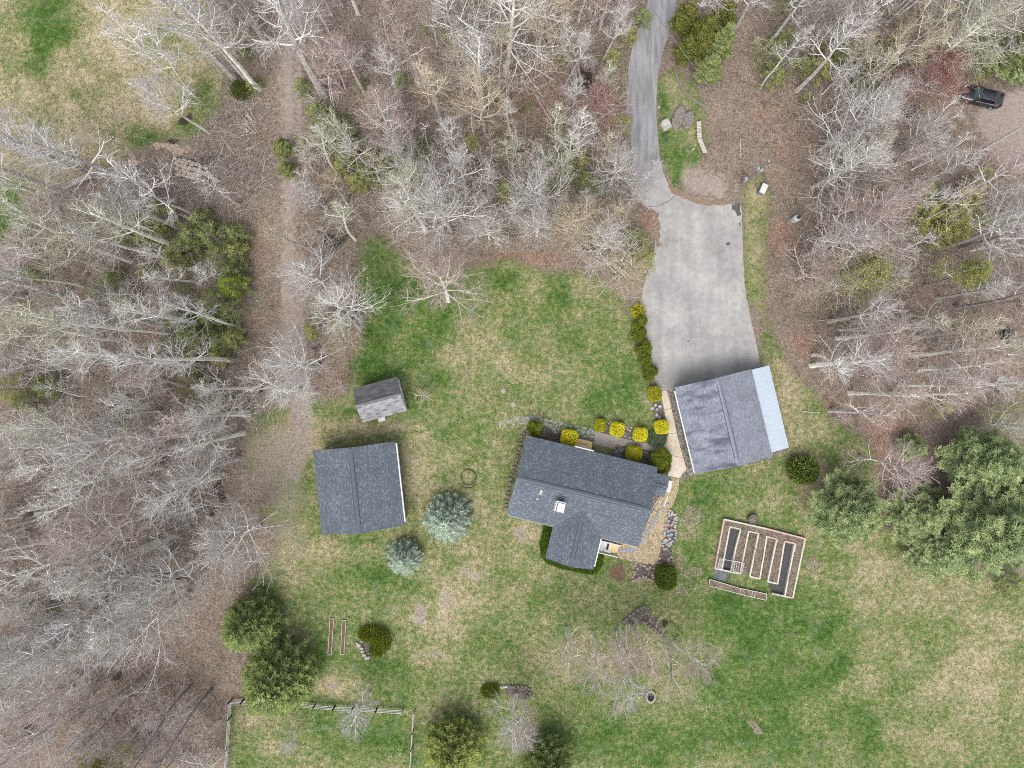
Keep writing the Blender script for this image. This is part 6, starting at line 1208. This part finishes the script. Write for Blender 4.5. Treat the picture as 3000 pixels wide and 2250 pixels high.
CP = {"blue": [spruce(1, 3., 6.5, .30, 13, 9, .24, .045, sub=3, dens=1.1, pw=.62, low=.03)], "dark": [spruce(2, 4., 10., .36, 12, 9, .42, .055, sub=4, pw=.6, up=.3, low=.03, sw=.42), spruce(3, 4., 9., .36, 12, 9, .42, .055, sub=4, pw=.62, up=.3, low=.03, sw=.42)], "hem": [spruce(4, 2.4, 5., .55, 6, 6, .34, .045, sub=3, pw=.7, droop=-.2, low=.1), spruce(5, 2.4, 4.5, .6, 6, 5, .36, .045, sub=3, pw=.6, droop=-.3, low=.1), spruce(12, 2.4, 4., .7, 6, 5, .36, .04, sub=2, pw=.5, droop=-.3, low=.12)],
      "pine": [pine(6, 4., 9., nl=12, puff=.40, npf=20, prof=.75, w0=.032), pine(7, 4., 10., nl=12, puff=.40, npf=20, prof=.7, w0=.032)], "cedar": [pine(8, 2.6, 8., nl=9, puff=.34, npf=14, prof=.7)]}
def ever(px, py, rpx, kind, mat, lab=None, H=None, cat='conifer', name='conifer', zc=None, bk='grey', seed=None, tilt=0):
    rg_ = random.Random(seed or int(px * 3 + py)); pr = rg_.choice(CP[kind]); Rm = rpx * .04; s = Rm / pr["R"]; Hh = H or pr["H"] * s
    zc = Hh * .3 if zc is None else zc; x, y = W(px, py, zc); e = bpy.data.objects.new(name, None); COL.objects.link(e); e.location = (x, y, 0); e.rotation_euler = (0, 0, rg_.uniform(0, 6.28)); s2 = s * (ALT - zc) / ALT; e.scale = (s2, s2, Hh / pr["H"])
    o = link("crown", pr["fo"], None, e); setmat(o, LM[mat]); o = link("trunk", pr["tr"], None, e); setmat(o, M_TRUNK['dark'])
    if lab: tag(e, lab, cat)
    return e
ever(1309, 1521, 76, "blue", "blue", "round silvery blue spruce, the larger of two, near the workshop", 5.5, name='blue_spruce'); ever(1183, 1633, 57, "blue", "blue", "round silvery blue spruce, the smaller of two", 4.2, name='blue_spruce', seed=9)
ever(738, 1822, 90, "dark", "dark", "dark green conifer at the wood's edge, upper left of the biggest one", 8, seed=1); ever(822, 1985, 118, "dark", "dark", "biggest dark green conifer in the lower left", 9, seed=2)
ever(1325, 2188, 98, "dark", "olive", "olive green conifer at the bottom edge, left of two", 7, seed=3); ever(1605, 2235, 86, "dark", "dark", "dark conifer at the bottom edge, right of two", 8, seed=4)
ever(2468, 1482, 106, "pine", "mid", "full green pine right of the round rhododendron", 9.5, name='pine_tree', seed=1)
ever(2862, 1530, 150, "pine", "mid", "largest green pine of the right-hand group", 12, name='pine_tree', seed=2); ever(2850, 1345, 120, "pine", "mid", "upper green pine of the right-hand group", 11, name='pine_tree', seed=5); ever(2680, 1505, 92, "pine", "mid", "left low pine of the right-hand group", 6, name='pine_tree', seed=6); ever(2740, 1620, 90, "pine", "mid", "lower left lobe pine of the right-hand group", 5, name='pine_tree', seed=8)
ever(2990, 1430, 70, "pine", "mid", "pine cut by the right edge beside the group", 6, name='pine_tree', seed=7); ever(2665, 1310, 40, "pine", "mid", "small pine between the bare tree and the upper pine", 4, name='pine_tree', seed=10); ever(2950, 1700, 50, "hem", "hem", "small soft conifer below the right-hand pines", 3, seed=12)
for (px, py, r_, m_, H, lab) in ((2000, 75, 46, "cedar", 7, "olive cedar at the top of the driveway's right side"), (2045, 135, 56, "cedar", 8, "big olive cedar in the dark clump right of the driveway"), (2095, 150, 50, "hem", 8, "green cedar right of the big olive one"), (2000, 165, 36, "cedar", 6, "cedar hugging the driveway's right edge"), (2068, 215, 46, "hem", 6, "lowest green cedar of the clump, above the curved stones"), (2100, 80, 50, "cedar", 7, "cedar at the back of the clump near the top edge")):
    ever(px, py, r_, "cedar", m_, lab, H, name='cedar_tree')
ever(2930, 165, 70, "pine", "hem", "yellow-green pine left part of the clump behind the black car", 7, name='pine_tree'); ever(2985, 205, 66, "pine", "mid", "green pine at the right edge behind the black car", 6, name='pine_tree'); ever(2860, 200, 50, "hem", "hem", "green shrubby conifer just above the black car's hood", 4)
HEM = [(450, 690, 60), (520, 770, 50), (580, 700, 60), (660, 760, 60), (690, 800, 50), (640, 880, 56), (690, 910, 50), (600, 1000, 60), (520, 940, 46), (690, 990, 44), (700, 690, 44), (560, 1060, 50), (500, 1010, 44), (390, 700, 44), (300, 860, 44), (440, 800, 40), (150, 1130, 50), (90, 1180, 46), (560, 1120, 44), (650, 1180, 40), (120, 800, 40), (70, 720, 34), (180, 720, 34), (100, 1780, 46), (160, 1800, 36), (1020, 400, 44), (960, 400, 50), (1040, 470, 44), (1080, 520, 50), (900, 420, 36), (1160, 470, 44), (1210, 510, 44), (1590, 500, 46), (1520, 590, 44), (1660, 520, 46), (1640, 400, 40), (1720, 540, 44), (1850, 790, 40), (890, 260, 36), (2290, 130, 50), (2400, 210, 46), (2480, 130, 44), (2560, 210, 50), (2340, 200, 40), (2730, 700, 54), (2790, 680, 54), (2680, 660, 44), (2850, 650, 44), (485, 640, 60), (420, 655, 50), (550, 735, 60), (600, 650, 50), (640, 700, 64), (700, 740, 44), (625, 930, 50), (660, 1000, 50), (560, 975, 54), (650, 1045, 40), (340, 820, 42), (372, 885, 40), (610, 1140, 46), (45, 1140, 56), (590, 1190, 40), (540, 860, 36), (30, 640, 0), (940, 345, 52), (985, 375, 54), (975, 430, 50), (1010, 490, 46), (1050, 540, 44), (1225, 445, 40), (1130, 500, 44), (1190, 520, 40), (1090, 470, 40), (1300, 110, 20), (1385, 95, 26), (1250, 90, 22),
       (1180, 235, 26), (1455, 290, 13), (1490, 295, 15), (1525, 322, 12), (1552, 312, 20), (1372, 205, 13), (1790, 175, 36), (1785, 280, 40), (1650, 175, 26), (1620, 520, 60), (1560, 560, 50), (1690, 470, 50), (1480, 560, 40), (1300, 600, 40), (1880, 760, 50), (1860, 700, 44), (1820, 370, 40), (2250, 170, 56), (2262, 230, 44), (2420, 130, 50), (2460, 190, 44), (2590, 160, 56), (2520, 250, 40), (2770, 640, 70), (2700, 620, 50), (2830, 600, 44), (2300, 20, 40), (2700, 560, 40),
       (2840, 550, 40), (2880, 520, 34), (300, 1750, 24), (1000, 950, 44), (920, 970, 36), (2480, 770, 40), (830, 445, 0), (745, 255, 30), (720, 160, 26), (1880, 60, 36), (1840, 110, 32), (2360, 290, 24), (2750, 1190, 40), (2580, 750, 36), (2920, 660, 36), (2440, 60, 30), (860, 115, 24), (1120, 330, 30), (1060, 250, 24), (1380, 420, 34), (1500, 470, 36)]
for (px, py, r_) in HEM:
    if r_:
        big = "soft" if (px * 7 + py) % 3 == 0 or px > 2650 else "hem"; o = ever(px, py, r_, "hem", big, None, max(1.2, r_ * .075), name='young_hemlock'); zn = zone_name(px, py); auto(o, "green evergreen saplings %s" % zn, "evergreen", "young evergreens " + zn, px, py)
ever(688, 838, 56, "hem", "bright", "brightest yellow-green hemlock beside the track in the left wood", 5, name='young_hemlock', seed=31); ever(836, 440, 34, "cedar", "hem", "dense dark green conifer over the track's right edge", 4.5); ever(846, 500, 30, "cedar", "hem", "second dense conifer below the first at the track's right edge", 3.5)
# ---- clipped and garden shrubs
def shrub(name, px, py, rx, ry, h, mat, lab, box=2.0, tuft=.16, n=None, tw=.035, rz=0, zc=None, cat='shrub', group=None, core=None, lobes=None, irr=.05, sc=.9):
    """inner twig mass plus short leafy shoots pointing out of a (super)ellipsoid"""
    zc = h * .6 if zc is None else zc; x, y = W(px, py, zc); r = np.random.RandomState(int(px + py)); e = empty(name, x, y, 0, rz); L = lobes or [(0, 0, 0, 1, 1)]; P0 = []; P1 = []; VV = []; mb = MB(); k_ = .04 * (ALT - zc) / ALT; rx *= k_; ry *= k_
    for (lx, ly, lz, ls, lh) in L:
        ax, ay, az = rx * ls * sc, ry * ls * sc, h * .5 * lh; c = np.array([lx * rx, ly * ry, h * .5 * lh + lz]); m = n or int(900 * max(.5, rx * ry * 4) * ls)
        d = r.normal(0, 1, (m, 3)); d /= np.linalg.norm(d, axis=1, keepdims=True); d = d[d[:, 2] > -.75]; k = (np.abs(d[:, 0]) ** (2 * box / 2) + np.abs(d[:, 1]) ** (2 * box / 2) + np.abs(d[:, 2]) ** (2 * box / 2)) ** (-1 / (2 * box / 2)); s = d * k[:, None] * (1 + irr * r.normal(0, 1, len(d)))[:, None]
        p = c + s * np.array([ax, ay, az]); nn = s / np.array([ax, ay, az]); nn /= np.linalg.norm(nn, axis=1, keepdims=True); dd = nn + r.normal(0, .55, nn.shape); dd /= np.linalg.norm(dd, axis=1, keepdims=True)
        P0.append(p - nn * .04); P1.append(p + dd * (tuft * (.6 + .7 * r.rand(len(p))))[:, None]); VV.append(r.rand(len(p)))
        V = []; F = []; nu, nv = 14, 8
        for i in range(nv + 1):
            for j in range(nu):
                th = math.pi * i / nv; ph = 2 * math.pi * j / nu; q = np.array([math.sin(th) * math.cos(ph), math.sin(th) * math.sin(ph), math.cos(th)]); kk = (np.abs(q) ** box).sum() ** (-1 / box); q = c + q * kk * np.array([ax, ay, az]) * .95; q[2] = max(q[2], .0); V.append(tuple(q))
        for i in range(nv):
            for j in range(nu): F.append((i * nu + j, i * nu + (j + 1) % nu, (i + 1) * nu + (j + 1) % nu, (i + 1) * nu + j))
        mb.add(V, F)
    P0 = np.concatenate(P0); P1 = np.concatenate(P1); VV = np.concatenate(VV); V, F, v = prisms(P0, P1, np.full(len(P0), tw), np.full(len(P0), tw * .45), 3, VV)
    f = link("foliage", fastmesh(name, V, F, v), mat, e); mb.build("inner_branches", core or mat, e)
    if lab: tag(e, lab, cat, group)
    return e
G = {"gold": leafmat("gold_foliage", [br(C(168, 160, 24), 2.2), br(C(206, 198, 40), 2.2), br(C(236, 228, 84), 2.2)], scale=3), "goldg": leafmat("green_gold_foliage", [br(C(112, 116, 24), 2.2), br(C(152, 154, 36), 2.2), br(C(186, 184, 62), 2.2)], scale=3), "ced": leafmat("cedar_foliage", [br(C(66, 78, 20), 2.2), br(C(96, 110, 30), 2.2), br(C(128, 138, 46), 2.2)], scale=3),
     "yew": leafmat("yew_foliage", [br(C(48, 66, 18), 2.2), br(C(76, 96, 28), 2.2), br(C(110, 128, 46), 2.2)], scale=3), "jun": leafmat("juniper_foliage", [br(C(70, 88, 66), 2.2), br(C(98, 116, 88), 2.2), br(C(130, 146, 112), 2.2)], scale=3), "rho": leafmat("rhododendron_leaves", [br(C(44, 58, 18), 2.2), br(C(78, 94, 30), 2.2), br(C(124, 138, 58), 2.2)], rough=.45, spec=.4, scale=4), "hedge": leafmat("vinca_leaves", [br(C(66, 88, 32), 2.6), br(C(92, 118, 44), 2.6), br(C(120, 144, 62), 2.6)], scale=2.5)}
CORE = simple("inner_twigs", C(96, 92, 44), C(70, 66, 30), 6); COREG = simple("inner_gold", C(150, 142, 30), C(120, 114, 24), 6)
for (px, py, rx, ry, rz, h, m, lab) in ((1668, 1283, 24.5, 24, -10, 1.5, "gold", "largest golden clipped shrub, alone in the mulch left of the porch"), (1808.5, 1258, 20.5, 20.5, -12, 1.3, "gold", "golden clipped shrub, first right of the green-gold one"), (1876, 1273, 20.5, 20, -4, 1.3, "gold", "golden clipped shrub beside the dark juniper's left"), (1938, 1251, 20, 20, 5, 1.3, "gold", "golden clipped shrub on the cream walk above the juniper"),
     (1857, 1328, 23.5, 22, -10, 1.4, "goldg", "green-gold clipped shrub between the walk and the house"), (1758, 1246, 15.5, 18.5, -8, 1.1, "goldg", "square green-gold clipped shrub at the walk's left corner"), (1918, 1153.5, 18.5, 22, 10, 1.2, "goldg", "oval green-gold shrub at the driveway's lower left corner")):
    shrub("clipped_shrub", px, py, rx, ry, h, G[m], lab, box=3.6, tuft=.13, tw=.03, rz=R(rz), core=COREG, n=2600, irr=.03)
shrub("clipped_yew", 1951.5, 1692, 31, 37, 1.6, G["yew"], "round dark green yew at the end of the rock garden", 2.8, .16, 4200, core=CORE)
shrub("rhododendron", 2354, 1377, 43, 41, 2.0, G["rho"], "round glossy dark rhododendron between garage and pine", 2.1, .30, 2600, .055, core=simple("rho_inner", C(40, 44, 22), C(30, 34, 16)), irr=.07)
shrub("low_juniper", 1924, 1284, 27, 20, .8, G["jun"], "low grey-green juniper spreading below the golden shrub", 2.6, .26, 2200, .03, core=CORE, irr=.1)
shrub("crescent_juniper", 1093, 1880, 40, 36, 1.1, G["ced"], "dark green crescent-shaped juniper on the lawn", 2.2, .34, 700, .04, core=CORE, irr=.1, sc=1, lobes=[(-.55, .55, 0, .45, .8), (0, .6, 0, .5, .9), (.5, .35, 0, .52, 1), (.62, -.15, 0, .5, 1), (.35, -.6, 0, .5, .9)])
shrub("low_juniper", 1436, 2027, 24, 18, .7, G["ced"], "small dark juniper left of the crooked white tree", 2.2, .3, 900, .035, core=CORE, irr=.12)
shrub("lobed_cedar", 1566.5, 1258, 21, 24, 2.3, G["ced"], "lobed cloud-pruned cedar at the house's northwest corner", 2.2, .12, 900, .028, core=CORE, irr=.03, sc=1, lobes=[(-.35, .6, .3, .42, .8), (.45, .35, .5, .46, .85), (-.55, .05, 0, .42, .7), (-.1, -.4, 0, .45, .6), (.4, -.45, .1, .48, .75), (0, .1, 0, .5, .6)])
shrub("lobed_cedar", 1937, 1352, 31, 36, 2.2, G["ced"], "large lobed cedar at the house's northeast corner on the walk", 2.3, .12, 1300, .028, core=CORE, irr=.03, sc=1, lobes=[(-.5, .35, .6, .46, .75), (.15, .65, .4, .45, .8), (.05, .1, .8, .42, .7), (-.25, -.3, .5, .48, .75), (.35, -.35, .0, .62, .7), (.45, .2, .1, .55, .75)])
for (px, py, r_, lb) in ((1883, 942, 14, "topmost"), (1866, 956, 14, "second, leaning left,"), (1874, 981, 21, "third and largest upper"), (1894, 1011, 13, "fourth, small,"), (1879, 1028, 18, "fifth"), (1897, 1024, 14, "sixth, hugging the asphalt,"), (1892, 1058, 20, "seventh"), (1904, 1092, 25, "lowest and largest")):
    r2 = random.Random(int(px)); shrub("driveway_cedar", px, py, r_, r_, 1.7, G["ced"], lb + " lobed cedar in the row along the driveway's left edge", 2.2, .12, 500, .03, core=CORE, irr=.04, sc=1, lobes=[(.45 * math.cos(a), .45 * math.sin(a), r2.uniform(0, .4), .55, r2.uniform(.65, .9)) for a in (r2.uniform(0, 1) + k * 2.1 for k in range(3))], group="lobed cedars along the driveway")
shrub("low_juniper", 1870, 912, 16, 20, .8, G["goldg"], "low yellowish shrub above the driveway cedar row", 2.2, .26, 800, .035, core=CORE, irr=.12)
shrub("brown_shrub", 1713, 228, 22, 24, 1.3, leafmat("brown_twigs", [C(104, 86, 74), C(136, 114, 98), C(166, 146, 130)]), "brown dense shrub in leaf litter above the red budding tree", 2.0, .34, 900, .02, core=simple("brown_core", C(96, 78, 66)), irr=.15)
shrub("small_shrub", 703, 262, 26, 24, 1.2, leafmat("mossy_shrub", [C(92, 104, 50), C(124, 134, 74), C(152, 158, 100)]), "mossy green low shrub at the foot of the three track trunks", 2.0, .34, 1100, .03, core=CORE, irr=.15)
# deep green ground cover round the south wing
def cover(name, P, n, h, mat, lab, seed=1, tw=.03, L0=.16, hole=None, cat="ground cover"):
    r = np.random.RandomState(seed); xs = [p[0] for p in P]; ys = [p[1] for p in P]; pts = []
    while len(pts) < n:
        px, py = r.uniform(min(xs), max(xs)), r.uniform(min(ys), max(ys))
        if pip(px, py, P) and not (hole and pip(px, py, hole)): pts.append((*W(px, py), 0))
    p = np.array(pts); d = np.stack([r.normal(0, .5, n), r.normal(0, .5, n), np.ones(n)], 1); d /= np.linalg.norm(d, axis=1, keepdims=True); V, F, v = prisms(p, p + d * (L0 + h * r.rand(n))[:, None], np.full(n, tw), np.full(n, tw * .4), 3, r.rand(n)); o = link(name, fastmesh(name, V, F, v), mat); o["kind"] = "stuff"; o["label"] = lab; o["category"] = cat; return o
cover("ground_cover", [(1594, 1536), (1622, 1540), (1600, 1634), (1668, 1655), (1738, 1668), (1744, 1640), (1752, 1624), (1768, 1628), (1762, 1656), (1752, 1674), (1735, 1682), (1700, 1676), (1640, 1664), (1604, 1650), (1586, 1632), (1582, 1590)], 15000, .12, G["hedge"], "deep green ground cover around the house's south wing")
M_PET = leafmat("pale_dry_blossom", [C(206, 190, 150), C(232, 220, 188), C(246, 240, 222)])
for i, P in enumerate(([(1990, 1530), (2015, 1480), (2045, 1485), (2056, 1505), (2050, 1530), (2020, 1555), (2000, 1545)], [(1998, 1560), (2020, 1555), (2024, 1580), (2010, 1585)], [(1975, 1650), (1990, 1620), (2000, 1635), (1998, 1680), (1985, 1690)], [(2000, 1670), (2055, 1655), (2060, 1680), (2010, 1700)], [(1985, 1728), (2010, 1725), (2020, 1742), (1995, 1745)], [(2355, 1640), (2380, 1630), (2410, 1650), (2400, 1675), (2370, 1680)], [(1785, 2060), (1815, 2055), (1815, 2090), (1785, 2085)], [(2185, 2110), (2210, 2110), (2240, 2150), (2215, 2150)])):
    a_ = (max(p[0] for p in P) - min(p[0] for p in P)) * (max(p[1] for p in P) - min(p[1] for p in P)); r = np.random.RandomState(i); P2 = [((p[0]), p[1]) for p in P]; cover("dry_clippings", P2, int(a_ * .17), .04, M_PET, "pale dry clippings scattered on the lawn", 20 + i, .05, .08, cat="clippings")
# dandelions: tiny yellow dots over the lawn
r = np.random.RandomState(4); pts = []
while len(pts) < 700:
    cx_, cy_ = [(1360, 1010), (1330, 1100), (1480, 1120), (1180, 1010), (1600, 1000), (1500, 900), (1420, 1180)][r.randint(7)]; px, py = r.normal(cx_, 55), r.normal(cy_, 45)
    if pip(px, py, LAWN): pts.append((*W(px, py), .05))
p = np.array(pts); V, F, v = prisms(p, p + np.array([[0, 0, .05]]), np.full(len(p), .05), np.full(len(p), .045), 5); V2 = V; o = link("dandelions", fastmesh("dandelions", V, F), simple("dandelion_yellow", C(230, 214, 40), C(210, 190, 30))); o["kind"] = "stuff"; o["label"] = "yellow dandelion flowers dotted over the main lawn"; o["category"] = "flowers"
# grass tufts give the lawns their nap
M_TUFT = leafmat("grass_blades", [C(92, 116, 52), C(140, 146, 88), C(192, 180, 140)], scale=.5)
def tufts(name, n, seed, mask, lab):
    r = np.random.RandomState(seed); ii = np.argwhere(mask & (np.abs(cx(GX)) < 64) & (np.abs(cx(GY)) < 48)); k = ii[r.randint(0, len(ii), n)]; x = GX[k[:, 0], k[:, 1]] + r.rand(n) * .3; y = GY[k[:, 0], k[:, 1]] + r.rand(n) * .3; p = np.stack([x, y, np.zeros(n)], 1); lu = lush[k[:, 0], k[:, 1]]
    d = np.stack([r.normal(0, .9, n), r.normal(0, .9, n), np.ones(n)], 1); d /= np.linalg.norm(d, axis=1, keepdims=True); V, F, v = prisms(p, p + d * (.06 + .14 * r.rand(n))[:, None], np.full(n, .022), np.full(n, .006), 3, np.clip(1.0 - lu + r.normal(0, .22, n), 0, 1)); o = link(name, fastmesh(name, V, F, v), M_TUFT); o["kind"] = "stuff"; o["label"] = lab; o["category"] = "grass"
tufts("lawn_grass", 150000, 1, lm, "short tufted grass over the main lawn"); tufts("field_grass", 30000, 2, fm, "dry tufted grass over the upper left field")

# ============================================================ ordinal labels for repeats
_u = ["first", "second", "third", "fourth", "fifth", "sixth", "seventh", "eighth", "ninth", "tenth", "eleventh", "twelfth", "thirteenth", "fourteenth", "fifteenth", "sixteenth", "seventeenth", "eighteenth", "nineteenth"]
def ordn(i):
    if i < 19: return _u[i]
    n = i + 1; tens = {2: "twent", 3: "thirt", 4: "fort", 5: "fift", 6: "sixt"}[n // 10]
    return tens + "ieth" if n % 10 == 0 else tens + "y-" + _u[n % 10 - 1]
D = {}
for a in AUTO: D.setdefault(a[1], []).append(a)
for base, L in D.items():
    ax = L[0][4]; L.sort(key=lambda a: a[2] if ax == 'x' else a[3])
    for i, a in enumerate(L):
        if len(L) == 1:
            s = base
            for pl_, sg in (("trees", "tree"), ("saplings", "sapling"), ("stones", "stone"), ("logs", "log")): s = s.replace(" " + pl_ + " ", " " + sg + " ")
            a[0]["label"] = ("lone " + s)
        else:
            for fm_ in ("%s from %s of the %s", "%s from %s, %s"):
                if fm_[-4:] == ", %s" or len((fm_ % (ordn(i), "the left", base)).split()) <= 16: break
            a[0]["label"] = fm_ % (ordn(i), ("the left" if ax == 'x' else "the top"), base)
            continue
            a[0]["label"] = "%s from %s of the %s" % (ordn(i), "the left" if ax == 'x' else "the top", base)
mx = max(len(a[0]["label"].split()) for a in AUTO)
for o_ in bpy.data.objects:
    if o_.parent is None and "label" in o_ and not 4 <= len(o_["label"].split()) <= 16: print("LABEL", o_.name, len(o_["label"].split()), o_["label"])
print("auto labels", len(AUTO), "longest", mx, "fill trees", nfill, "objects", len(bpy.data.objects))
